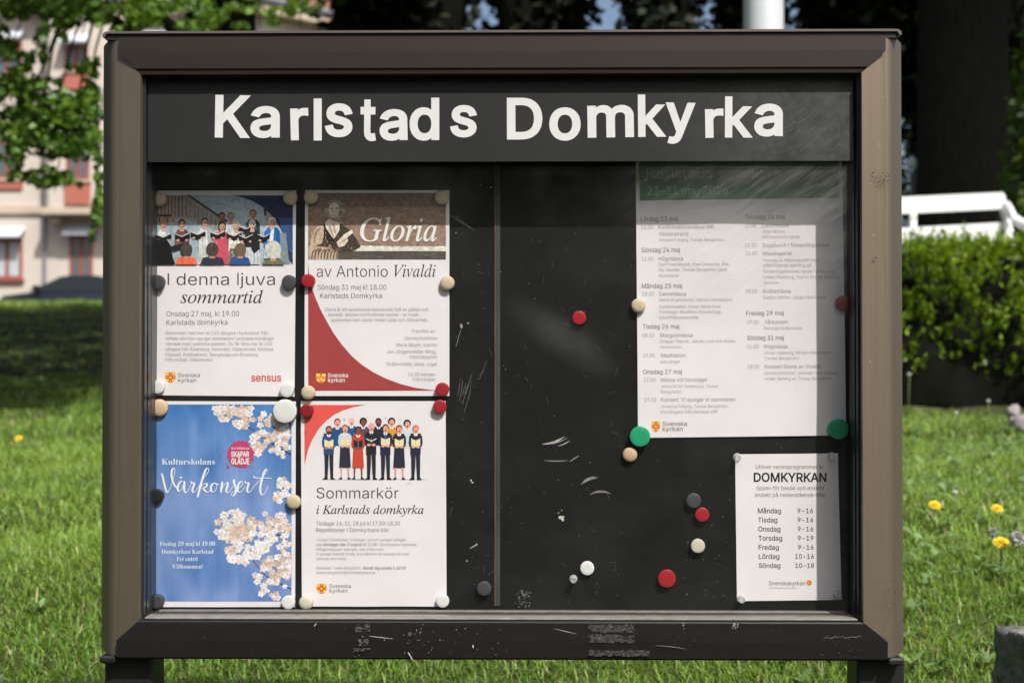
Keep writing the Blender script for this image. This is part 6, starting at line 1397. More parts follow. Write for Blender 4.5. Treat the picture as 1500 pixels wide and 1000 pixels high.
A.text('Svenska', 1126, 856.6, 1155.5, 6.0, (60, 60, 60), wt=0); A.text('kyrkan', 1156.5, 856.6, 1179.6, 6.0, (60, 60, 60), wt=0)
A.text('KARLSTADS DOMKYRKOFÖRSAMLING', 1126.4, 861.6, 1167, 2.0, S_, wt=-3)
A.build('sender_name', root)
A = Art(sf)
A.ell(1185.3, 853, 4.1, 4.1, (226, 150, 60), 14)
for w in range(4): A.ell(1185.3 + 2.5 * math.cos(w * 1.571 + .785), 853 + 2.5 * math.sin(w * 1.571 + .785), 1.1, 1.1, (190, 100, 40), 7)
A.build('emblem', root)

# ------------------------------------------------------------------ magnets and pins
MC = {'cream': ((.62, .50, .34), .55), 'tan': ((.60, .43, .27), .5), 'beige': ((.66, .47, .30), .5), 'white': ((.74, .74, .71), .35), 'bone': ((.64, .60, .48), .5), 'red': ((.36, .017, .024), .32), 'darkred': ((.26, .012, .018), .32),
      'grey': ((.055, .056, .06), .45), 'black': ((.012, .012, .0125), .45), 'green': ((.02, .34, .16), .3)}
MM = {k: mat('magnet_' + k, c, r, 0, .06 if k in ('red', 'darkred', 'white', 'green', 'black') else .16, 90, (1, 1, 5), bump=.0004 if k in ('cream', 'tan', 'beige', 'bone') else 0, bscale=150) for k, (c, r) in MC.items()}
_mag = {}
def magnet_mesh(c, dome):
    if (c, dome) not in _mag:
        m = MB()
        if dome: prof = [(1, 0), (1.0, .38), (.97, .52), (.88, .64), (.7, .735), (.45, .79), (.2, .81)]
        else: prof = [(1, 0), (1.0, .68), (.985, .73), (.94, .755), (.5, .76), (.05, .76)]
        m.lathe((0, 0, 0), prof, 30)
        o = m.build('round_magnet', MM[c], None, smooth=False)
        for p in o.data.polygons: p.use_smooth = len(p.vertices) == 4
        _mag[(c, dome)] = o.data
        bpy.data.objects.remove(o)
    return _mag[(c, dome)]
MAG = [
    (232, 292, 10.5, 'cream', 1, 'cream magnet at the top left corner of the choir photograph poster'),
    (424.3, 289.5, 10.5, 'cream', 1, 'cream magnet at the top right corner of the choir photograph poster'),
    (230.5, 413, 10.5, 'grey', 0, 'dark grey magnet beside the heading I denna ljuva, left edge'),
    (423, 413, 10.5, 'grey', 0, 'dark grey magnet beside the heading I denna ljuva, right edge'),
    (230.5, 566.5, 10, 'white', 0, 'white magnet at the bottom left corner of the choir photograph poster'),
    (420, 571, 10.5, 'white', 0, 'white magnet at the bottom right corner of the choir photograph poster'),
    (454.7, 288, 10.5, 'cream', 1, 'cream magnet above the sepia portrait, top left of the Gloria poster'),
    (647, 288.7, 10.5, 'cream', 1, 'cream magnet at the top right corner of the Gloria poster'),
    (451.3, 411, 10, 'red', 0, 'red magnet on the tip of the dark red field, Gloria poster'),
    (655, 414.5, 10.8, 'cream', 1, 'cream magnet on the right edge of the Gloria poster'),
    (450.8, 575, 10.5, 'cream', 1, 'cream magnet at the bottom left corner of the Gloria poster'),
    (647.8, 570, 10, 'red', 0, 'red magnet at the bottom right corner of the Gloria poster'),
    (232, 597.4, 13, 'beige', 1, 'large beige wooden magnet at the top left of the blue poster'),
    (417.4, 602, 17.4, 'white', 0, 'largest white magnet, over the blossom of the blue poster'),
    (229.5, 726, 9.8, 'black', 0, 'black magnet on the left edge of the blue poster'),
    (429.3, 735.3, 10.7, 'cream', 1, 'cream magnet on the right edge of the blue poster'),
    (229, 881, 10.5, 'grey', 0, 'dark grey magnet at the bottom left corner of the blue poster'),
    (422, 882, 10, 'white', 0, 'white magnet at the bottom right corner of the blue poster'),
    (449, 601.3, 9.7, 'darkred', 0, 'dark red magnet on the red corner of the singers poster'),
    (644, 595.3, 10, 'red', 0, 'red magnet at the top right of the singers poster'),
    (447.7, 883, 10.6, 'bone', 1, 'off white magnet at the bottom left of the singers poster'),
    (648.3, 880, 9.6, 'white', 0, 'white magnet at the bottom right of the singers poster'),
    (935.5, 447.5, 10.7, 'cream', 1, 'cream magnet on the left edge of the weekly programme'),
    (1235, 444, 11, 'darkred', 0, 'dark red magnet in the shade on the right edge of the programme'),
    (937.5, 639, 15, 'green', 0, 'bright green magnet at the bottom left of the weekly programme'),
    (1228.5, 628, 15, 'green', 0, 'green magnet in the shade at the bottom right of the programme'),
    (848.5, 465.3, 10.2, 'red', 0, 'red magnet alone on the black panel, level with the programme'),
    (923, 666, 10.8, 'tan', 1, 'tan wooden magnet just below the bright green one'),
    (1016.3, 733, 10.8, 'grey', 0, 'dark grey magnet touching a red one on the black panel'),
    (1028.8, 753.5, 10.3, 'red', 0, 'red magnet touching a dark grey one on the black panel'),
    (1022.6, 799.3, 10.2, 'bone', 0, 'ivory magnet alone left of the opening hours sheet'),
    (860.2, 832, 10.2, 'white', 0, 'white magnet on the bare black panel beside a clear pin'),
    (977, 847, 13, 'red', 0, 'large red magnet low on the bare black panel'),
    (709, 861.5, 10.5, 'grey', 0, 'dark grey magnet low beside the panel seam'),
]
def reach(px, py):
    inside = lambda c: min(p[0] for p in c) - 2 < px < max(p[0] for p in c) + 2 and min(p[1] for p in c) - 2 < py < max(p[1] for p in c) + 2
    return YP - .0016 if any(inside(c) for c in (P1, P2, P3, P4, P5, P6)) else YB - .0003
for px, py, r, c, dome, label in MAG:
    o = bpy.data.objects.new('round_magnet', magnet_mesh(c, dome))
    y = reach(px, py)
    rad = r / FPX * 2.10
    o.location = at(px, py, y - .008)
    o.location.y = y
    o.scale = (rad, rad if r < 12 else rad * .8, rad)
    o.rotation_euler = (0, random.uniform(0, 6.28), 0)
    COL.objects.link(o)
    tag(o, label, 'magnet', 'round magnets on the notice board')

M_CLEAR = bpy.data.materials.new('clear_plastic')
M_CLEAR.use_nodes = True
t = M_CLEAR.node_tree
b = t.nodes['Principled BSDF']; b.inputs['Base Color'].default_value = (.75, .76, .75, 1); b.inputs['Roughness'].default_value = .12
tr = t.nodes.new('ShaderNodeBsdfTransparent'); mx = t.nodes.new('ShaderNodeMixShader')
lw = t.nodes.new('ShaderNodeLayerWeight'); lw.inputs[0].default_value = .55
mr = t.nodes.new('ShaderNodeMapRange'); mr.inputs['To Min'].default_value = .22; mr.inputs['To Max'].default_value = .85
t.links.new(lw.outputs['Facing'], mr.inputs['Value']); t.links.new(mr.outputs[0], mx.inputs[0])
t.links.new(tr.outputs[0], mx.inputs[1]); t.links.new(b.outputs[0], mx.inputs[2]); t.links.new(mx.outputs[0], t.nodes['Material Output'].inputs['Surface'])
pin = None
for px, py, label in ((1080.3, 669.5, 'clear pin at the top left corner of the opening hours sheet'), (1219, 668, 'clear pin at the top right corner of the opening hours sheet'), (1086.3, 877.3, 'clear pin at the bottom left corner of the opening hours sheet'),
                      (1227, 870, 'clear pin at the bottom right corner of the opening hours sheet'), (840, 848, 'clear pin alone on the black panel beside a white magnet')):
    y = reach(px, py)
    if pin is None:
        pin = bpy.data.objects.new('push_pin', bpy.data.meshes.new('push_pin'))
        me = MB().lathe((0, 0, 0), [(.0058, 0), (.0060, .0012), (.0042, .0022), (.0030, .004), (.0028, .0085), (.0036, .0105), (.0046, .0115), (.0048, .0130), (.0040, .0136), (.002, .0138)], 22).build('push_pin', M_CLEAR, None, True)
        pin.data = me.data; bpy.data.objects.remove(me); o = pin
    else: o = pin.copy()
    o.location = at(px, py, y - .006); o.location.y = y
    COL.objects.link(o)
    tag(o, label, 'push pin', 'clear push pins')

# ------------------------------------------------------------------ ground
DL = np.array([-8, 1.0, 2.0, 2.7, 3.05, 3.4, 3.75, 4.3, 5.0, 8.0, 10.5, 13.0, 18.0, 25.0, 28.0, 31.0, 140])
ZL = np.array([0, 0.0, .45, .72, .82, .92, .99, 1.03, 1.045, 1.06, 1.14, 1.28, 1.75, 2.50, 2.66, 2.70, 2.70])
DR = np.array([-8, 1.0, 2.0, 2.7, 3.05, 3.4, 3.75, 4.3, 5.0, 8.0, 8.8, 10.0, 14.0, 25.0, 28.0, 31.0, 140])
ZR = np.array([0, 0.0, .45, .72, .82, .92, .99, 1.03, 1.045, 1.09, 1.16, 1.75, 2.0, 2.50, 2.66, 2.70, 2.70])


def ground(x, y):
    x, y = np.asarray(x, float), np.asarray(y, float)
    k = np.clip((x + .5) / 2.2, 0, 1); k = k * k * (3 - 2 * k)
    z = np.interp(y, DL, ZL) * (1 - k) + np.interp(y, DR, ZR) * k
    lump = .012 * (np.sin(x * 5.1 + y * 1.7) + np.sin(y * 6.3 - x * 2.2 + 1) + np.sin(x * 2.3 - y * 3.1 + 2))
    return z + lump * np.clip((y - 2.2) / 1, 0, 1) * np.clip((30 - y) / 4, 0, 1)


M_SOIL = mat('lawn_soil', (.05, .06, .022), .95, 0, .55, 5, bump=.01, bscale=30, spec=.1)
ys = np.concatenate([np.linspace(-8, 1.9, 12), np.arange(2.0, 12, .12), np.arange(12, 32, .5), np.array([32, 40, 60, 100, 160, 260])])
xs = np.concatenate([np.array([-200, -90, -40, -22, -16]), np.arange(-12, 12.1, .3), np.array([16, 22, 40, 90, 200])])
gx, gy = np.meshgrid(xs, ys)
gz = ground(gx, gy)
nx = len(xs)
F = [(j * nx + i, j * nx + i + 1, (j + 1) * nx + i + 1, (j + 1) * nx + i) for j in range(len(ys) - 1) for i in range(nx - 1)]
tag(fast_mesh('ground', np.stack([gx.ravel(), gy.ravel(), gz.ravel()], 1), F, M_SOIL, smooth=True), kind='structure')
M_ASPH = mat('asphalt', (.055, .055, .056), .9, 0, .2, 3, spec=.2)
tag(MB().add([(-120, 33, 2.705), (120, 33, 2.705), (120, 47.6, 2.705), (-120, 47.6, 2.705)], [(0, 1, 2, 3)]).build('street', M_ASPH), kind='structure')

# grass blades
M_GRASS = leaf_mat('grass_blade', .40, .42, .4)


def blades(x, y, length, width, lean=.9):
    n = len(x)
    z = ground(x, y) - .004
    h = RNG.uniform(0, 2 * np.pi, n)
    dx, dy = np.cos(h), np.sin(h)
    L = length * RNG.uniform(.55, 1.25, n)
    ln = RNG.beta(2, 2.2, n) * lean * 2
    w = width * RNG.uniform(.6, 1.3, n)
    pts = []
    for t, ww in ((0, 1), (.45, .9), (.8, .55), (1, .06)):
        out = L * ln * t ** 1.7
        up = L * t * (1 - .32 * ln * t)
        cx, cy, cz = x + dx * out, y + dy * out, z + up
        a = h + np.pi / 2 + RNG.uniform(-.3, .3, n) * 0
        pts.append(np.stack([cx + np.cos(a) * w * ww / 2, cy + np.sin(a) * w * ww / 2, cz], 1))
        pts.append(np.stack([cx - np.cos(a) * w * ww / 2, cy - np.sin(a) * w * ww / 2, cz], 1))
    V = np.stack(pts, 1)                                  # n, 8, 3
    F = np.array([(0, 1, 3, 2), (2, 3, 5, 4), (4, 5, 7, 6)])
    F = (F[None] + np.arange(n)[:, None, None] * 8).reshape(-1, 4)
    q = RNG.random(n)
    patch = .5 + .5 * np.sin(x * 1.9 + np.sin(y * 1.3) * 2) * np.sin(y * 1.6 + 1.2)
    c0, c1, c2 = np.array((.070, .185, .030)), np.array((.345, .50, .100)), np.array((.50, .46, .26))
    C = c0 + (c1 - c0) * (q * .6 + patch * .4)[:, None]
    dry = RNG.random(n) < .045
    C[dry] = c2 * RNG.uniform(.7, 1.3, dry.sum())[:, None]
    C *= RNG.uniform(.7, 1.25, n)[:, None]
    return V.reshape(-1, 3), F, np.repeat(C, 8, 0)


def wedge(d0, d1, n, pad=.5):
    y = np.sqrt(RNG.uniform(d0 ** 2, d1 ** 2, n))
    return RNG.uniform(-1, 1, n) * (.40 * y + pad), y


parts = []
for d0, d1, n, L, w in ((2.2, 4.0, 92000, .041, .0035), (4.0, 7.0, 90000, .048, .0052), (7.0, 12.0, 70000, .055, .009), (12.0, 13.6, 16000, .06, .014), (13.6, 23.2, 16000, .06, .016), (23.2, 27.0, 26000, .07, .02)):  # far band sown thin so bare dark soil deepens the tree shade
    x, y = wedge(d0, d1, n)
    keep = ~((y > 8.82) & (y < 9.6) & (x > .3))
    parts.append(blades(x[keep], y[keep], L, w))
Vs, Fs, Cs, n = [], [], [], 0
for V, F, C in parts:
    Vs.append(V); Fs.append(F + n); Cs.append(C); n += len(V)
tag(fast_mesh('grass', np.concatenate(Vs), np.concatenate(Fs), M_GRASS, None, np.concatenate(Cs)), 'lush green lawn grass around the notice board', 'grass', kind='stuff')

# broad leaved weeds among the grass: rosettes of toothed leaves, mostly on the right
M_WEED = leaf_mat('weed_leaf', .3, .5, .3)
LEAFSHAPE = np.array([(0, -.12), (.18, -.16), (.3, -.34), (.42, -.18), (.56, -.40), (.68, -.2), (.85, -.3), (1, 0), (.85, .3), (.68, .2), (.56, .40), (.42, .18), (.3, .34), (.18, .16), (0, .12)])


def rosettes(n, xr, yr, size):
    Vs, Fs, Cs, k = [], [], [], 0
    for _ in range(n):
        y = math.sqrt(random.uniform(yr[0] ** 2, yr[1] ** 2)); x = random.uniform(xr[0], xr[1]) * y
        z = float(ground(x, y)) + .03
        for _ in range(random.randint(3, 7)):
            a = random.uniform(0, 6.28); L = size * random.uniform(.6, 1.3); wd = L * random.uniform(.34, .6); el = random.uniform(.15, .9)
            t = LEAFSHAPE[:, 0] * L; s = LEAFSHAPE[:, 1] * wd
            h = z + t * math.sin(el) - (t / L) ** 2 * L * .35 - np.abs(s) * .2
            P = np.stack([x + t * math.cos(el) * math.cos(a) - s * math.sin(a), y + t * math.cos(el) * math.sin(a) + s * math.cos(a), h], 1)
            Vs.append(P); Fs.append(np.arange(15)[None] + k); k += 15
            c = np.array((.15, .245, .085)) * random.uniform(.6, 1.5) + np.array((.03, .02, .02)) * random.random()
            Cs.append(np.tile(c, (15, 1)))
    return np.concatenate(Vs), np.concatenate(Fs), np.concatenate(Cs)


V, F, C = rosettes(640, (.18, .45), (2.9, 8.3), .048)
V2, F2, C2 = rosettes(160, (-.42, .2), (2.9, 8), .04)
tag(fast_mesh('weeds', np.concatenate([V, V2]), np.concatenate([F, F2 + len(V)]), M_WEED, None, np.concatenate([C, C2])), 'low broad leaved weeds growing through the lawn', 'weeds', kind='stuff')

# dandelions
M_STEM = mat('flower_stem', (.16, .20, .06), .6)
M_PETAL = mat('yellow_petals', (.86, .58, .018), .6, 0, .1, 80)
M_SEED = mat('seed_head', (.55, .54, .50), .9, 0, .1, 60)


def flower_thing(px, py, stalk, rpx, kind, label):
    d = min(np.arange(2.6, 11.5, .02), key=lambda q: abs(at(px, py, q).z - float(ground(at(px, py, q).x, q)) - stalk))
    p = at(px, py, float(d)); r = rpx / FPX * d
    g = float(ground(p.x, p.y))
    root = empty('dandelion' if kind == 'y' else 'seed_head' if kind == 's' else 'daisy', (p.x, p.y, g), label, 'flower', 'small flowers in the lawn')
    lean = random.uniform(-.01, .01)
    MB().tube([(p.x + lean, p.y + .004, g - .005), (p.x + lean * .4, p.y + .002, (g + p.z) / 2), (p.x, p.y, p.z - r * .15)], [.0022, .002, .0018], 7).build('stem', M_STEM, root, True)
    m = MB()
    if kind == 'y' or kind == 'd':
        for ring, (n, rr, up) in enumerate(((20, 1.0, .08), (16, .78, .30), (12, .5, .48), (7, .25, .58))):
            for k in range(n):
                a = 2 * math.pi * (k + ring * .5) / n + random.uniform(-.1, .1); w = .16 + .05 * ring
                q = rr * random.uniform(.88, 1.08)
                def pt(rad, s, h):
                    u, v = rad * math.cos(a) - s * math.sin(a), rad * math.sin(a) + s * math.cos(a)
                    return (p.x + u * r, p.y + (v * .8 - h * .55) * r, p.z + (h * .8 + v * .55) * r)
                m.add([pt(.06, -.04, up * .5), pt(q * .9, -w / 2, up), pt(q, 0, up * .9), pt(q * .9, w / 2, up), pt(.06, .04, up * .5)], [(0, 1, 2, 3, 4)])
        m.build('flower_head', M_PETAL if kind == 'y' else M_SEED, root)
    else:
        rnd = random.Random(px)
        for k in range(90):
            v = Vector((rnd.gauss(0, 1), rnd.gauss(0, 1), rnd.gauss(0, 1))).normalized()
            s = v.cross(Vector((0, 0, 1)) if abs(v.z) < .9 else Vector((1, 0, 0))).normalized(); u = v.cross(s)
            c = Vector(p)
            for e in (s, u):
                m.add([c + v * r * .15, c + v * r + e * r * .22, c + v * r * 1.02, c + v * r - e * r * .22], [(0, 1, 2, 3)])
        m.build('flower_head', M_SEED, root)


flower_thing(1369.5, 740, .075, 10, 'y', 'yellow dandelion in the lawn just right of the bronze stile')
flower_thing(1460.5, 745, .075, 9.5, 'y', 'yellow dandelion above the open one beside grey seed heads')
flower_thing(1467, 795, .085, 13, 'y', 'yellow dandelion with loose petals beside grey seed heads, nearest one')
flower_thing(27, 642, .09, 6.5, 'y', 'small yellow dandelion far out in the left lawn')
flower_thing(1454, 779, .085, 6.5, 's', 'small grey seed head left of a yellow dandelion')
flower_thing(1490, 788, .10, 10.5, 's', 'large grey seed head right of a yellow dandelion')
flower_thing(1399, 720, .10, 4, 'd', 'tiny white daisy above a dandelion in the right lawn')
flower_thing(1332, 548, .30, 3, 'd', 'white daisy on a tall stem beside the bronze stile before the hedge')
flower_thing(1401, 604, .13, 3, 'd', 'white daisy at the foot of the hedge, middle one')
flower_thing(1448, 587, .18, 3, 'd', 'white daisy before the dark hedge foot beside the pale rocks')

# ------------------------------------------------------------------ stones
M_GRANITE = mat('granite', (.165, .16, .145), .85, 0, .55, 30, bump=.012, bscale=55, spec=.25)
M_PALEROCK = mat('pale_rock', (.30, .275, .265), .9, 0, .3, 30, bump=.004, bscale=40, spec=.2)


def rough_stone(name, c, size, rot, seed, mats, label, cat, group=None, sub=10, rough=.008, roundness=.12):
    rnd = np.random.default_rng(seed)
    V, F, idx = [], [], {}
    def vid(p):
        k = tuple(np.round(p, 4))
        if k not in idx: idx[k] = len(V); V.append(np.array(p, float))
        return idx[k]
    for ax in range(3):
        for s in (-1, 1):
            for i in range(sub):
                for j in range(sub):
                    q = []
                    for di, dj in ((0, 0), (1, 0), (1, 1), (0, 1)):
                        p = [0, 0, 0]; p[ax] = s; p[(ax + 1) % 3] = -1 + 2 * (i + di) / sub; p[(ax + 2) % 3] = -1 + 2 * (j + dj) / sub
                        q.append(vid(p))
                    F.append(q if s > 0 else q[::-1])
    V = np.array(V)
    n = V / np.linalg.norm(V, axis=1, keepdims=True)
    V = V * (1 - roundness) + n * roundness * 1.25
    V = V * np.array(size) / 2
    ph = rnd.uniform(0, 6, (6, 3)); fr = rnd.uniform(18, 95, (6, 3)) * rnd.choice([-1, 1], (6, 3))
    d = sum(np.sin(V @ fr[k] + ph[k].sum()) for k in range(6)) / 6
    V += n * (d * rough * 2 + rnd.normal(0, rough * .35, len(V)))[:, None]
    cr, sr = math.cos(rot), math.sin(rot)
    V = np.stack([c[0] + V[:, 0] * cr - V[:, 1] * sr, c[1] + V[:, 0] * sr + V[:, 1] * cr, c[2] + V[:, 2]], 1)
    return tag(fast_mesh(name, V, np.array(F), mats, smooth=False), label, cat, group)


rough_stone('stone_block', (1.235, 2.62, .775), (.56, .42, .43), R(12), 4, M_GRANITE, 'rough grey granite block at the lawn edge, lower right', 'stone', sub=40, rough=.0045, roundness=.05)
p = at(1492, 600, 7.9)
rough_stone('rock', (p.x + .06, p.y, float(ground(p.x, p.y)) + .03), (.20, .14, .09), .4, 9, M_PALEROCK, 'flat pale rock lying under the hedge', 'rock', 'pale rocks under the hedge', 7, .012, .5)
p = at(1484, 589, 8.05)
rough_stone('rock', (p.x, p.y, float(ground(p.x, p.y)) + .09), (.07, .06, .05), 1.1, 12, M_PALEROCK, 'small pale rock lying above the larger flat one', 'rock', 'pale rocks under the hedge', 5, .01, .5)

# ------------------------------------------------------------------ foliage
M_LEAF = leaf_mat('tree_leaf', .42, .4, .4)
M_DARKLEAF = leaf_mat('dark_leaf', .12, .55, .2)
M_HEDGE = leaf_mat('hedge_leaf', .32, .42, .35)
M_BARK = mat('bark', (.030, .028, .025), .95, 0, .4, 8, (4, 4, .7), bump=.03, bscale=14, spec=.1)
M_CORE = mat('shade_core', (.011, .012, .009), 1, 0, .3, 6, spec=0)  # near-black core fill, inner shade of the foliage put into its colour


def leaves(P, size, c0, c1, normal=None, aspect=.75, flat=.5, droop=0.0, rnd=RNG):
    """one six-sided leaf with a fold along its midrib per point; sizes and colours vary"""
    n = len(P)
    d = rnd.normal(0, 1, (n, 3)); d[:, 2] *= flat; d[:, 2] -= droop
    d /= np.linalg.norm(d, axis=1, keepdims=True)
    nn = rnd.normal(0, 1, (n, 3)); nn[:, 2] += 1.1
    if normal is not None: nn += normal
    s = np.cross(d, nn); s /= np.maximum(np.linalg.norm(s, axis=1, keepdims=True), 1e-6)
    nn = np.cross(s, d)
    S = (size * rnd.uniform(.65, 1.3, n))[:, None]
    shape = [(-.5, 0, 0), (-.18, .5, .12), (.16, .40, .12), (.52, 0, 0), (.16, -.40, .12), (-.18, -.5, .12)]
    V = np.stack([P + d * S * a + s * S * b * aspect + nn * S * h for a, b, h in shape], 1)
    F = np.array([(0, 3, 2, 1), (0, 5, 4, 3)])
    F = (F[None] + np.arange(n)[:, None, None] * 6).reshape(-1, 4)
    q = rnd.random(n)[:, None]
    C = np.array(c0) * (1 - q) + np.array(c1) * q
    C *= rnd.uniform(.8, 1.2, n)[:, None]
    return V.reshape(-1, 3), F, np.repeat(C, 6, 0)


def ball(c, r, n, hollow=.35, clump=0, rnd=RNG):
    """points through an ellipsoid, gathered in clumps so that gaps stay open"""
    c, r = np.array(c, float), np.array(r, float)
    if clump:
        k = max(3, n // clump)
        v = rnd.normal(0, 1, (k, 3)); v /= np.linalg.norm(v, axis=1, keepdims=True)
        q = (hollow + (1 - hollow) * rnd.random(k) ** .6)[:, None]
        cc = v * q
        i = rnd.integers(0, k, n)
        return c + (cc[i] + rnd.normal(0, .075, (n, 3))) * r
    v = rnd.normal(0, 1, (n, 3)); v /= np.linalg.norm(v, axis=1, keepdims=True)
    return c + v * ((hollow + (1 - hollow) * rnd.random(n) ** .5)[:, None]) * r


def limb(m, a, b, r0, r1, sag=.0, n=6, seg=6):
    a, b = Vector(a), Vector(b)
    pts, rad = [], []
    for i in range(seg + 1):
        t = i / seg
        p = a.lerp(b, t); p.z -= sag * t * t; p += Vector((random.uniform(-1, 1), random.uniform(-1, 1), random.uniform(-1, 1))) * (b - a).length * .018 * (0 < i < seg)
        pts.append(p); rad.append(r0 + (r1 - r0) * t)
    m.tube(pts, rad, n)
    return pts


# --- the maple on the left: trunk behind the board, branches hanging into the picture
tx, ty = -2.55, 10.9
tz = float(ground(tx, ty))
maple = empty('maple_tree', (tx, ty, tz), 'broad leaved tree with bright green hanging leaves, upper left before the pale house', 'tree')
m = MB()
limb(m, (tx, ty, tz - .1), (tx + .1, ty, tz + 3.0), .21, .16, n=14)
hubs = []
for k, (ex, ey, ez) in enumerate(((-4.2, 10.0, 4.6), (-3.3, 9.4, 4.9), (-1.6, 9.8, 4.7), (-2.8, 12.6, 5.5), (-4.6, 12.0, 5.4), (-1.2, 12.0, 5.8), (-2.4, 10.7, 7.6), (-3.9, 9.3, 5.4), (-2.2, 9.2, 5.2), (-1.4, 9.3, 5.0))):
    hubs.append(limb(m, (tx + .1, ty, tz + 2.5 + .05 * k), (ex, ey, ez), .055, .012, -.2, 8))
# twigs that carry the hanging sprays
TW = []
for px, py, d in ((20, 30, 9.4), (70, 10, 9.5), (120, 25, 9.6), (30, 110, 9.3), (75, 150, 9.5), (25, 180, 9.4), (115, 165, 9.7), (80, 255, 9.6), (15, 240, 9.3), (135, 200, 9.8), (200, 15, 9.6), (260, 20, 9.5), (320, 25, 9.6), (380, 15, 9.5), (440, 12, 9.6)):
    p = at(px, py, d)
    q = Vector((p.x * .82 - .35, ty - .9, max(p.z + 1.2, 4.3)))
    TW.append(limb(m, q, p, .014, .004, .12, 5, 5))
m.build('trunk', M_BARK, maple, True)
Ps, Ss = [], []
SPR = [(70, 6, 84, 13, 330), (20, 22, 26, 16, 120), (110, 26, 38, 17, 170), (88, 46, 22, 12, 70), (12, 70, 20, 26, 120), (36, 112, 30, 26, 200), (62, 80, 10, 12, 30), (72, 150, 38, 26, 240), (18, 160, 28, 34, 220), (112, 160, 30, 26, 190),
       (118, 102, 18, 12, 60), (14, 215, 20, 20, 90), (45, 188, 26, 20, 120), (82, 256, 32, 9, 110), (110, 268, 12, 6, 30), (20, 250, 14, 20, 60), (136, 190, 12, 50, 140), (145, 300, 11, 46, 170), (134, 118, 14, 30, 90), (40, 200, 45, 28, 260), (100, 206, 45, 30, 280), (131, 165, 18, 36, 130), (70, 164, 60, 22, 230), (60, 58, 14, 24, 50), (22, 122, 24, 22, 110), (72, 262, 38, 9, 110),
       (190, 14, 48, 18, 240), (250, 8, 50, 14, 210), (306, 26, 34, 16, 150), (365, 8, 42, 9, 90), (402, 24, 18, 9, 36), (436, 10, 28, 14, 100), (280, 36, 30, 9, 70), (200, 38, 40, 9, 90), (350, 40, 16, 6, 26)]
for cx, cy, rx, ry, n in SPR:
    k = max(3, n // 9)
    cen = RNG.normal(0, .55, (k, 2)).clip(-1.1, 1.1)
    for _ in range(int(n * 1.9)):
        u, v = cen[RNG.integers(0, k)] + RNG.normal(0, .13, 2)
        d = 9.55 + RNG.normal(0, .45)
        Ps.append(at(cx + u * rx, cy + v * ry, d)); Ss.append(.085)
P1_ = np.array([tuple(p) for p in Ps])
# the crown above the picture, reaching towards the viewer's right
Pc = np.concatenate([ball((-2.9, 10.6, 6.4), (2.6, 2.3, 1.7), 5200, .25, 26), ball((-1.4, 10.0, 6.0), (1.9, 1.8, 1.2), 2600, .3, 26), ball((-4.4, 10.0, 5.9), (1.9, 1.8, 1.4), 2600, .3, 26), ball((-2.6, 12.4, 6.6), (2.6, 1.8, 1.8), 2600, .3, 26), ball((-3.5, 8.35, 5.0), (1.5, .9, .95), 4200, .2, 22), ball((-4.6, 8.6, 5.0), (1.6, .9, .9), 3400, .2, 22)])
V, F, C = leaves(P1_, .052, (.035, .095, .012), (.17, .30, .055), droop=.5, aspect=.8)
V2, F2, C2 = leaves(Pc, .12, (.06, .13, .02), (.12, .22, .04), droop=.3, aspect=.9)
fast_mesh('crown', np.concatenate([V, V2]), np.concatenate([F, F2 + len(V)]), M_LEAF, maple, np.concatenate([C, C2]))

# taller ones behind it keep the far lawn in the shade
for sx_, sy_, label in ((-3.2, 16.0, 'tall broad tree behind the maple, shading the far left lawn'), (-8.8, 16.4, 'tall broad tree farther left behind the maple, its trunk outside the picture'), (-7.4, 12.6, 'tall broad tree left of the maple, its trunk outside the picture')):
    sz_ = float(ground(sx_, sy_))
    shade = empty('shade_tree', (sx_, sy_, sz_), label, 'tree', 'tall trees shading the far lawn')
    m = MB()
    limb(m, (sx_, sy_, sz_ - .1), (sx_, sy_, sz_ + 7.5), .26, .15, n=14)
    for k in range(8):
        a_ = k * .785
        limb(m, (sx_, sy_, sz_ + 4.4 + .2 * k), (sx_ + math.cos(a_) * 2.8, sy_ + math.sin(a_) * 2.8, sz_ + 6.0 + (k % 3) * .6), .1, .02, 0, 7)
    m.build('trunk', M_BARK, shade, True)
    Pc = ball((sx_ - .3, sy_ + .3, sz_ + 6.6), (3.9, 3.9, 1.9), 22000, .05, 90)
    V, F, C = leaves(Pc, .17, (.05, .11, .018), (.10, .18, .03), droop=.3, aspect=.9)
    fast_mesh('crown', V, F, M_DARKLEAF, shade, C)

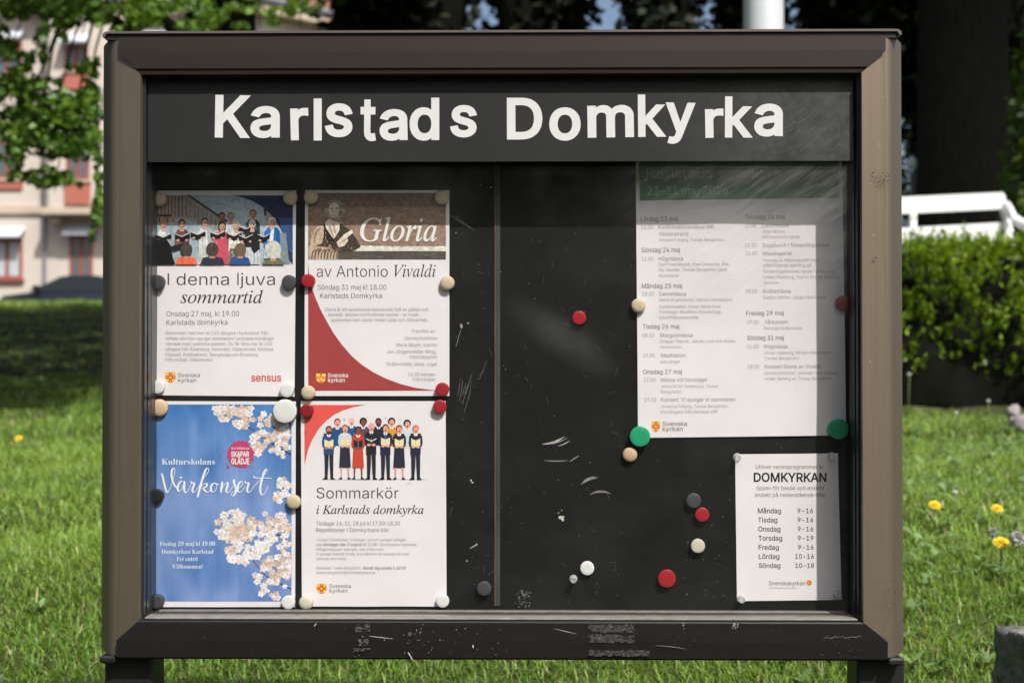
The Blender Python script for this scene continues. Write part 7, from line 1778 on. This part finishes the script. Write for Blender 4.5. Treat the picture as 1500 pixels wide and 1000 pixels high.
# --- dark trees behind
def dark_tree(name, x, y, h, r, label, low=.6, n=5200, c0=(.020, .026, .017), c1=(.046, .060, .032), trunk=.2, leaf=.20, core=True, seed=1, group='dark trees beyond the hedge'):
    rnd = np.random.default_rng(seed)
    z = float(ground(x, y))
    root = empty(name, (x, y, z), label, 'tree', group)
    m = MB()
    limb(m, (x, y, z - .1), (x, y, z + h * .85), trunk, trunk * .3, n=12)
    for k in range(9):
        a = k * 2.4; zz = z + low + (h - low) * (.1 + .08 * k)
        limb(m, (x, y, zz), (x + math.cos(a) * r * .8, y + math.sin(a) * r * .8, zz + .5), trunk * .3, .02, 0, 6, 4)
    m.build('trunk', M_BARK, root, True)
    c = (x, y, z + low + (h - low) * .5); rr = (r, r, (h - low) * .52)
    P = ball(c, rr, n, .55, 22, rnd)
    P[:, 2] = np.maximum(P[:, 2], z + low * .8)
    V, F, C = leaves(P, leaf, c0, c1, rnd=rnd, aspect=.6)
    fast_mesh('crown', V, F, M_DARKLEAF, root, C)
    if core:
        # dark solid core added to block light inside the crown
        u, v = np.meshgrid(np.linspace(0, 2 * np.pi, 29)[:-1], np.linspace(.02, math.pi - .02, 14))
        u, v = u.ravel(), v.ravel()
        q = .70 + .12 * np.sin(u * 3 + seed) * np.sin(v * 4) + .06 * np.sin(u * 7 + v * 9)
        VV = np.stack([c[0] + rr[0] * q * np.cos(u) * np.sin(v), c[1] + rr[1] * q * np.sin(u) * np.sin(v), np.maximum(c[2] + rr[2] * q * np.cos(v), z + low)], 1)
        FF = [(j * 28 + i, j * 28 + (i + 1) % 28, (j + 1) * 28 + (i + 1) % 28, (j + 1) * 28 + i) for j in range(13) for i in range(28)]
        fast_mesh('dark_core', VV, np.array(FF), M_CORE, root)


def bX(px, d): return at(px, 500, d).x
dark_tree('evergreen_tree', bX(585, 20), 20, 11, 1.30, 'dark evergreen above the left half of the notice board', 1.0, seed=2)
dark_tree('evergreen_tree', bX(790, 22), 22, 12, .98, 'dark evergreen above the middle of the notice board', 1.0, 4200, seed=3)
dark_tree('evergreen_tree', bX(964, 20), 20, 11, .68, 'slim dark evergreen left of the pale mast', .8, 3400, seed=4)
dark_tree('evergreen_tree', bX(1098, 22), 22, 12, .60, 'slim dark evergreen behind the pale mast', .8, 3400, seed=5)
dark_tree('evergreen_tree', bX(1262, 19.5), 19.5, 11, .95, 'dark evergreen above the right end of the notice board', .6, seed=6)
dark_tree('evergreen_tree', bX(1420, 18), 18, 11, 1.7, 'dark evergreen behind the thick trunk', .3, seed=7)
dark_tree('evergreen_tree', bX(1600, 20), 20, 11, 2.4, 'dark evergreen at the right edge behind the white bench', .3, seed=8)
# two unseen trees added beside the left lawn to darken the bronze's reflection
dark_tree('evergreen_tree', -7.2, 6.0, 9, 2.2, 'added dark evergreen, unseen beside the left lawn, darkening the bronze', .3, 3600, leaf=.24, seed=31)
dark_tree('evergreen_tree', -9.6, 12.5, 10, 2.4, 'added dark evergreen, unseen farther back beside the left lawn', .3, 3600, leaf=.24, seed=32)
# the big tree whose bare trunk stands right of the board; its crown shades the ground behind
x, y = bX(1411, 13.2), 13.2
z = float(ground(x, y))
big = empty('old_tree', (x, y, z), 'old tree with a very thick dark trunk behind the white bench', 'tree')
m = MB()
m.tube([(x, y, z - .2), (x, y, z + .3), (x + .02, y, z + 1.2), (x, y, z + 2.6), (x + .04, y, z + 4.2), (x + .1, y, z + 5.5)], [.62, .50, .43, .40, .42, .36], 20)
for k in range(8):
    a = k * .785 + .3
    limb(m, (x + .05, y, z + 4.4 + .12 * k), (x + math.cos(a) * 3.2, y + math.sin(a) * 3.0, z + 6.4 + (k % 3) * .5), .2, .04, 0, 10)
m.build('trunk', M_BARK, big, True)
Pc = np.concatenate([ball((x + .3, y - .6, z + 7.2), (4.2, 3.4, 2.6), 9000, .2, 30), ball((x + 2.2, y - 1.2, z + 6.2), (2.6, 2.4, 1.8), 3600, .25, 26), ball((x - 2.4, y + .2, z + 6.8), (2.8, 2.8, 1.9), 3600, .25, 26), ball((x + 1.5, y - 2.6, z + 4.7), (2.0, 1.6, 1.3), 4200, .1, 24), ball((x + .6, y - 1.5, z + 5.6), (2.2, 1.4, 1.3), 3600, .1, 24)])
V, F, C = leaves(Pc, .17, (.04, .085, .014), (.09, .15, .03), aspect=.8)
fast_mesh('crown', V, F, M_LEAF, big, C)
# unseen hedge added behind the viewer to darken what the glass mirrors
vg = float(ground(0, -7))
tall = empty('added_hedge', (0, -7, vg), 'added unseen hedge behind the viewer, darkening the mirror image in the glass', 'hedge')
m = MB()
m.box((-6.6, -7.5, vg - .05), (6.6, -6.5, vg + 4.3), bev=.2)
m.build('dark_core', M_CORE, tall)
P = np.stack([RNG.uniform(-6.9, 6.9, 9000), RNG.uniform(-6.55, -6.25, 9000), RNG.uniform(vg, vg + 4.6, 9000)], 1)
V, F, C = leaves(P, .14, (.008, .014, .006), (.02, .032, .012))
fast_mesh('foliage', V, F, M_DARKLEAF, tall, C)
# lit shrub at the right edge and a small one left of the trunk
def shrub(x, y, r, h, n, c0, c1, label, leaf=.09, seed=1):
    rnd = np.random.default_rng(seed)
    z = float(ground(x, y))
    root = empty('shrub', (x, y, z), label, 'shrub')
    m = MB()
    for k in range(7):
        a = k * .9
        limb(m, (x, y, z - .05), (x + math.cos(a) * r * .7, y + math.sin(a) * r * .7, z + h * random.uniform(.6, .9)), .025, .008, 0, 5, 4)
    m.build('stems', M_BARK, root, True)
    P = ball((x, y, z + h * .55), (r, r, h * .5), n, .4, 14, rnd)
    V, F, C = leaves(P, leaf, c0, c1, rnd=rnd)
    fast_mesh('foliage', V, F, M_LEAF, root, C)
shrub(bX(1528, 11.6), 11.6, .30, 2.3, 1300, (.06, .12, .02), (.12, .20, .04), 'slender green shrub at the right edge beside the thick trunk', seed=3)
shrub(bX(1336, 15), 15, .16, 2.0, 260, (.05, .09, .015), (.11, .16, .03), 'thin straggly shrub between the stile and the thick trunk', .07, 5)

# --- clipped hedge on the right
hx0, hx1, hy0, hy1 = .35, 4.4, 8.7, 9.5
hz = float(ground(2.2, 8.6))
hedge = empty('hedge', ((hx0 + hx1) / 2, 9.1, hz), 'clipped evergreen hedge with bright shoots in front of the white bench', 'hedge')
htop = at(1400, 352, 8.75).z
u, v = np.meshgrid(np.linspace(0, 1, 60), np.linspace(0, 1, 11))
def hedge_core():  # near-black body behind the shoots, standing in for the shade inside
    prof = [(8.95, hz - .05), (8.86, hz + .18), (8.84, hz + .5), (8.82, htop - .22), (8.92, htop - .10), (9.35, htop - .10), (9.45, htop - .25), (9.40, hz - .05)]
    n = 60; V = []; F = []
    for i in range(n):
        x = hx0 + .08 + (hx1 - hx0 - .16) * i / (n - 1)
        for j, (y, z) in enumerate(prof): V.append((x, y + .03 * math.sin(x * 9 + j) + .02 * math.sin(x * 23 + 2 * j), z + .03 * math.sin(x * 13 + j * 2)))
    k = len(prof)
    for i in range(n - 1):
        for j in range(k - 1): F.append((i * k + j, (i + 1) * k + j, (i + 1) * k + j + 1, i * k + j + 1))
    fast_mesh('dark_core', np.array(V), np.array(F), M_CORE, hedge)
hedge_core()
N = 5200
q = RNG.random(N)
xs_ = RNG.uniform(hx0, hx1, N)
front = RNG.random(N) < .62
hgt = htop - hz
zz = np.where(front, hz + .20 + (hgt - .24) * RNG.random(N) ** .62, htop - .08 + RNG.normal(0, .03, N))
low = np.clip((zz - hz - .28) / .35, 0, 1)
yy = np.where(front, 8.78 - RNG.random(N) * .07 + (1 - low) * .10 + .05 * np.sin(xs_ * 6 + zz * 7), RNG.uniform(8.75, 9.5, N))
keep = RNG.random(N) < np.where(front, .42 + .58 * low ** 1.2, 1)
# clumps: leave dark gaps between groups of shoots
gap = np.sin(xs_ * 17 + zz * 9 + 3 * np.sin(zz * 11)) + np.sin(xs_ * 7.3 - zz * 15) + RNG.normal(0, .7, N)
keep &= (gap > -.95) | ~front
base = np.stack([xs_, yy, zz], 1)[keep]
fr_ = front[keep]
SP = []; SN = []
for b, f in zip(base, fr_):
    ax = np.array((RNG.normal(0, .45), -.75 if f else RNG.normal(0, .4), .75 if f else 1.1)); ax /= np.linalg.norm(ax)
    L = RNG.uniform(.05, .11) if f else RNG.uniform(.06, .15)
    for t in np.linspace(.15, 1, 7):
        SP.append(b + ax * L * t + RNG.normal(0, .007, 3)); SN.append(ax)
SP, SN = np.array(SP), np.array(SN)
def needles(P, A, size, c0, c1):
    n = len(P)
    d = A + RNG.normal(0, .55, (n, 3)); d /= np.linalg.norm(d, axis=1, keepdims=True)
    s = np.cross(d, RNG.normal(0, 1, (n, 3))); s /= np.maximum(np.linalg.norm(s, axis=1, keepdims=True), 1e-6)
    S = (size * RNG.uniform(.7, 1.3, n))[:, None]
    V = np.stack([P - d * S * .5, P + s * S * .17, P + d * S * .55, P - s * S * .17], 1)
    F = (np.array([(0, 1, 2, 3)])[None] + np.arange(n)[:, None, None] * 4).reshape(-1, 4)
    q = RNG.random(n)[:, None]
    C = (np.array(c0) * (1 - q) + np.array(c1) * q) * RNG.uniform(.75, 1.25, n)[:, None]
    return V.reshape(-1, 3), F, np.repeat(C, 4, 0)
V, F, C = needles(SP, SN, .044, (.095, .19, .012), (.245, .36, .030))
fast_mesh('shoots', V, F, M_HEDGE, hedge, C)

# ------------------------------------------------------------------ white bench behind the hedge
M_WHITE = mat('white_paint', (.80, .80, .79), .45, 0, .04, 12, spec=.4)
YBN = 10.4
zb_ = float(ground(3.0, YBN))
bench = empty('garden_bench', (2.6, YBN, zb_), 'white painted slatted bench with curved armrest behind the hedge', 'bench')
def slat(px0, py0, px1, py1, hpx, y0, thick, name):
    a, b = at(px0, py0, y0), at(px1, py1, y0)
    h = hpx / FPX * y0
    m = MB()
    e = .012
    vs = []
    for p, dx in ((a, -1), (b, 1)):
        for yy_ in (0, thick):
            vs += [(p.x, p.y + yy_, p.z), (p.x, p.y + yy_, p.z - h)]
    m.add(vs, [(0, 1, 5, 4), (3, 2, 6, 7), (0, 4, 6, 2), (1, 3, 7, 5), (0, 2, 3, 1), (4, 5, 7, 6)])
    o = m.build(name, M_WHITE, bench)
    return a, b
a1, b1 = slat(1120, 298, 1470, 281.5, 24.5, YBN, .035, 'back_slat')
a2, b2 = slat(1120, 345, 1481, 325, 24.5, YBN - .07, .035, 'back_slat')
a3, b3 = slat(1120, 388, 1490, 369, 24.5, YBN - .14, .035, 'back_slat')
for px in (1150, 1341):
    t0, t1 = at(px - 4, 300, YBN + .037), at(px - 4, 470, YBN - .16)
    MB().tube([t0, t1], [.03, .03], 8).build('back_post', M_WHITE, bench)
e0, e1 = b1 + Vector((-.01, .04, -.02)), b3 + Vector((.05, .04, -.25))
MB().tube([e0, (e0 + e1) / 2, e1, e1 + Vector((0, -.02, -.9))], [.032, .032, .032, .032], 10).build('back_post', M_WHITE, bench, True)
arm = [at(1474, 300, YBN - .02), at(1480, 312, YBN - .12), at(1489, 323, YBN - .25), at(1502, 331, YBN - .42), at(1520, 335, YBN - .6), at(1528, 348, YBN - .66), at(1524, 362, YBN - .62)]
m = MB()
for i in range(len(arm) - 1): pass
m.tube([arm[0]] + arm[1:], [.034, .036, .036, .036, .036, .034, .03], 10)
m.build('armrest', M_WHITE, bench, True)
s0, s1 = at(1120, 470, YBN - .2), at(1495, 455, YBN - .2)
MB().box((s0.x, YBN - .68, s1.z - .02), (s1.x, YBN - .18, s1.z + .015), bev=.006).build('seat', M_WHITE, bench)
for xx in (s0.x + .1, s1.x - .06):
    MB().box((xx - .03, YBN - .64, zb_ - .3), (xx + .03, YBN - .58, s1.z - .02), bev=.005).build('leg', M_WHITE, bench)

# pale mast and small lamp post
M_MAST = mat('mast_paint', (.62, .64, .66), .35, .1, .05, 4, spec=.5)
d = 8.0
p = at(1118.5, 20, d)
g_ = float(ground(p.x, d))
mast = empty('flag_mast', (p.x, d, g_), 'thick pale grey mast rising behind the top edge of the notice board', 'mast')
rm = 28.5 / FPX * d
MB().lathe((p.x, d, g_ - .05), [(rm * 1.05, 0), (rm * 1.05, .3), (rm, 4.0), (rm * .9, 8.0), (rm * .85, 9.0), (.02, 9.1)], 32, 'z').build('shaft', M_MAST, mast, True)
MB().lathe((p.x, d, g_ - .05), [(rm * 1.5, 0), (rm * 1.5, .10), (rm * 1.2, .16), (rm * 1.06, .20)], 32, 'z').build('base_collar', M_MAST, mast, True)
d = 13.5
p = at(1338, 240, d)
g_ = float(ground(p.x, d))
lamp = empty('bollard', (p.x, d, g_), 'slim grey bollard with a pale cap beside the thick trunk', 'bollard')
MB().lathe((p.x, d, g_ - .05), [(.05, 0), (.045, .1), (.036, p.z - g_ - .02)], 14, 'z').build('post', mat('bollard_grey', (.16, .17, .18), .5), lamp, True)
MB().lathe((p.x, d, p.z - .05), [(.045, 0), (.06, .03), (.062, .06), (.045, .09), (.02, .1)], 14, 'z').build('cap', M_WHITE, lamp, True)

# ------------------------------------------------------------------ pale house across the street
YH_ = 49.0
M_PLASTER = mat('pale_plaster', (.58, .515, .445), .9, 0, .06, .8, bump=.01, bscale=5, spec=.15)
M_TRIM = mat('plaster_trim', (.52, .43, .33), .9, 0, .08, 2, spec=.15)
M_REDWOOD = mat('red_brown_wood', (.30, .085, .06), .6, 0, .15, 3, spec=.3)
M_PANE = mat('window_pane', (.10, .12, .13), .08, 0, .2, .6, spec=.8)
M_BLIND = mat('pale_curtain', (.46, .50, .52), .6, 0, .15, 1.2, (3, 1, .4))
M_AWN = mat('awning_cloth', (.62, .66, .72), .7, 0, .06, 3)
M_ROOF = mat('red_roof_tiles', (.24, .09, .06), .8, 0, .25, 3)
M_GUTTER = mat('grey_gutter', (.22, .23, .27), .5, .2, .1, 3)
def hp(px, py, Y=YH_): return at(px, py, Y)
eave = hp(385, 24).z
gz_ = 2.70
house = empty('apartment_house', (-16, YH_, gz_), 'pale plastered apartment house with red brown windows, far left across the street', 'house')
foot = [(-26, 49.0), (hp(386, 24).x, 49.0), (hp(530, 24, 52.2).x, 52.2), (-5.6, 62), (-26, 62)]
def prism_z(m, loop, z0, z1, mi=0):
    n = len(loop)
    m.add([(x, y, z0) for x, y in loop] + [(x, y, z1) for x, y in loop], [tuple(range(n - 1, -1, -1)), tuple(range(n, 2 * n))] + [(i, (i + 1) % n, (i + 1) % n + n, i + n) for i in range(n)], mi)
    return m
prism_z(MB(), foot, gz_ - .2, eave).build('wall', M_PLASTER, house)
big_ = [(-26.6, 48.4), (foot[1][0] + .2, 48.4), (foot[2][0] + .7, 51.9), (-5.0, 62.6), (-26.6, 62.6)]
prism_z(MB(), [(x * .999, y) for x, y in big_], eave + .003, eave + .30).build('eave_board', M_TRIM, house)
c_ = Vector((-15.5, 56.5, eave + 3.6))
m = MB(); n = len(big_)
m.add([(x, y, eave + .55) for x, y in big_] + [(-20, 56, eave + 4), (-11, 56.5, eave + 4)], [(0, 1, 6, 5), (1, 2, 6), (2, 3, 6), (3, 4, 5, 6), (4, 0, 5)])
roof = m.build('roof', M_ROOF, house)
m = MB()
for (xa, ya), (xb, yb) in zip(big_, big_[1:] + big_[:1]):
    m.tube([(xa, ya - .06, eave + .42), (xb, yb - .06, eave + .42)], .12, 8)
m.build('gutter', M_GUTTER, house)
# belt course left of the bay, the bay itself
bx0 = hp(63, 300, 48.0).x; bx1 = hp(182, 300, 48.0).x
bz = hp(63, 304, 48.0).z
MB().box((-26.1, 48.86, hp(0, 313).z), (bx0 - .02, 48.995, hp(0, 302).z)).build('belt_course', M_TRIM, house)
bay = MB()
prism_z(bay, [(bx0, 48.2), (bx0 + .2, 48.0), (bx1 - .2, 48.0), (bx1, 48.2), (bx1, 48.998), (bx0, 48.998)], bz, eave - .01)
bay.build('bay', M_PLASTER, house)
MB().box((bx0 - .05, 47.93, bz - .22), (bx1 + .05, 48.997, bz - .003)).build('bay_floor', M_TRIM, house)
MB().box((bx0 + .1, 48.35, bz - .5), (bx0 + .42, 48.997, bz - .224)).build('bracket', M_TRIM, house)
MB().box((bx1 - .42, 48.35, bz - .5), (bx1 - .1, 48.997, bz - .224)).build('bracket', M_TRIM, house)
def window(px0, px1, py0, py1, Y, panes=2, blind=False, awn=False, spandrel=None):
    a, b = hp(px0, py0, Y), hp(px1, py1, Y)
    m = MB()
    f = .10
    y0, y1 = Y - .06, Y - .002
    m.box((a.x, y0, b.z), (a.x + f, y1, a.z)); m.box((b.x - f, y0, b.z), (b.x, y1, a.z))
    m.box((a.x + f, y0, a.z - f), (b.x - f, y1, a.z)); m.box((a.x + f, y0, b.z), (b.x - f, y1, b.z + f))
    for k in range(1, panes):
        xx = a.x + (b.x - a.x) * k / panes
        m.box((xx - .06, y0 + .004, b.z + f), (xx + .06, y1, a.z - f))
    zz = b.z + (a.z - b.z) * .36
    fr = m.build('window', M_REDWOOD, house)
    MB().box((a.x + f, Y - .03, b.z + f), (b.x - f, Y - .0025, a.z - f)).build('pane', M_BLIND if blind else M_PANE, fr)
    MB().box((a.x - .08, Y - .16, b.z - .09), (b.x + .08, Y - .003, b.z - .004)).build('sill', M_REDWOOD if blind else M_TRIM, fr)
    if spandrel:
        c = hp(px0, spandrel, Y)
        MB().box((a.x - .04, Y - .10, c.z), (b.x + .04, Y - .002, b.z - .1)).build('spandrel_panel', mat('red_panel', (.42, .13, .09), .7, 0, .12, 2), house)
    if awn:
        m = MB()
        x0, x1 = a.x - .1, b.x + .1
        m.add([(x0, Y - .01, a.z + .42), (x1, Y - .01, a.z + .42), (x1, Y - .62, a.z + .06), (x0, Y - .62, a.z + .06), (x0, Y - .01, a.z + .36), (x1, Y - .01, a.z + .36), (x1, Y - .60, a.z + .0), (x0, Y - .60, a.z + .0)],
              [(0, 1, 2, 3), (7, 6, 5, 4), (3, 2, 6, 7), (0, 3, 7, 4), (1, 5, 6, 2)])
        m.build('awning', M_AWN, fr)
for c_px in (-118, 11):
    window(c_px - 22, c_px + 22, 350, 408.5, YH_, 2, True, True); window(c_px - 21, c_px + 21, 206, 262, YH_, 2, False, False, 277); window(c_px - 21, c_px + 21, 62, 118, YH_, 2, False, True)
window(103, 136, 346, 409, YH_, 2, False, True)
window(98, 131, 212, 264, 48.0, 2, False, False, 300); window(96, 129, 68, 104, 48.0, 2, False, True, 131)
for c_px in (235, 330):
    window(c_px - 20, c_px + 20, 350, 409, YH_); window(c_px - 20, c_px + 20, 206, 262, YH_); window(c_px - 20, c_px + 20, 62, 118, YH_, 2, False, True)
MB().tube([(bx0 - .25, 48.9, gz_), (bx0 - .25, 48.9, eave)], .06, 8).build('downpipe', M_GUTTER, house)

# ------------------------------------------------------------------ cars by the house
M_TYRE = mat('tyre', (.02, .02, .02), .9); M_RIM = mat('rim', (.4, .4, .42), .3, .8); M_CGLASS = mat('car_glass', (.015, .022, .025), .1, 0, spec=.35); M_LAMP = mat('lamp_glass', (.6, .6, .58), .15)
def car(cx, cy, paint, label, flip=1):
    root = empty('parked_car', (cx, cy, 2.71), label, 'car', 'cars parked by the pale house')
    z0 = 2.71
    sec = [(-2.2, .35, .62, .74), (-2.05, .28, .80, .84), (-1.4, .24, .88, .88), (-.95, .22, .93, .89), (.1, .22, .93, .9), (1.2, .22, .95, .89), (1.85, .26, .93, .86), (2.15, .34, .80, .74)]
    V, F = [], []
    for x, lo, hi, w in sec:
        for yy_, zz_ in ((-w, lo + .08), (-w, (lo + hi) / 2), (-w * .95, hi - .04), (-w * .8, hi), (w * .8, hi), (w * .95, hi - .04), (w, (lo + hi) / 2), (w, lo + .08), (w * .85, lo), (-w * .85, lo)):
            V.append((cx + flip * x, cy + yy_, z0 + zz_))
    k = 10
    for i in range(len(sec) - 1):
        for j in range(k): F.append((i * k + j, i * k + (j + 1) % k, (i + 1) * k + (j + 1) % k, (i + 1) * k + j))
    F += [tuple(range(k)), tuple((len(sec) - 1) * k + j for j in range(k - 1, -1, -1))]
    body = MB().add(V, F).build('body', paint, root, True)
    def cab(xs, zs, ws, mats, name, inset=0):
        V, F = [], []
        for x, z, w in zip(xs, zs, ws): V += [(cx + flip * x, cy - w, z0 + z), (cx + flip * x, cy + w, z0 + z)]
        n = len(xs)
        F = [(2 * i, 2 * i + 1, 2 * ((i + 1) % n) + 1, 2 * ((i + 1) % n)) for i in range(n)] + [tuple(2 * i for i in range(n)), tuple(2 * i + 1 for i in reversed(range(n)))]
        return MB().add(V, F).build(name, mats, root)
    cab((-1.25, -.35, 1.0, 1.75), (.925, 1.36, 1.36, .94), (.78, .62, .62, .76), M_CGLASS, 'windows')
    cab((-.42, -.1, .75, 1.1, 1.0, -.35), (1.362, 1.43, 1.435, 1.362, 1.34, 1.34), (.61, .55, .55, .61, .63, .63), paint, 'roof')
    for x in (-1.35, 1.35):
        for s in (-1, 1):
            w = MB().lathe((0, 0, 0), [(.31, 0), (.33, .03), (.33, .17), (.31, .2)], 22).build('wheel', M_TYRE, root)
            for v_ in w.data.vertices: v_.co += Vector((cx + flip * x, cy + s * .80 + .1, z0 + .33))
            r_ = MB().lathe((cx + flip * x, cy + s * .80 + (.1 if s < 0 else -.1) + (0.0 if s < 0 else .21), z0 + .33), [(.2, 0), (.19, .012)], 18).build('rim', M_RIM, w)
    for s in (-1, 1):
        MB().box((cx + flip * -2.17 - .04, cy + s * .6 - .16, z0 + .62), (cx + flip * -2.17 + .04, cy + s * .6 + .16, z0 + .76), bev=.02).build('headlight', M_LAMP, root)
        MB().box((cx + flip * -.95 - .1, cy + s * .95 - .09, z0 + .95), (cx + flip * -.95 + .1, cy + s * .95 + .09, z0 + 1.1), bev=.03).build('side_mirror', paint, root)
car(bX(112, 44.5), 44.5, mat('dark_car_paint', (.012, .016, .024), .25, .2, spec=.6), 'dark car parked beyond the lawn ridge before the pale house')
car(bX(150, 46.7), 46.7, mat('silver_car_paint', (.45, .47, .48), .3, .5, spec=.6), 'silver car parked behind the dark one beside the house wall', -1)
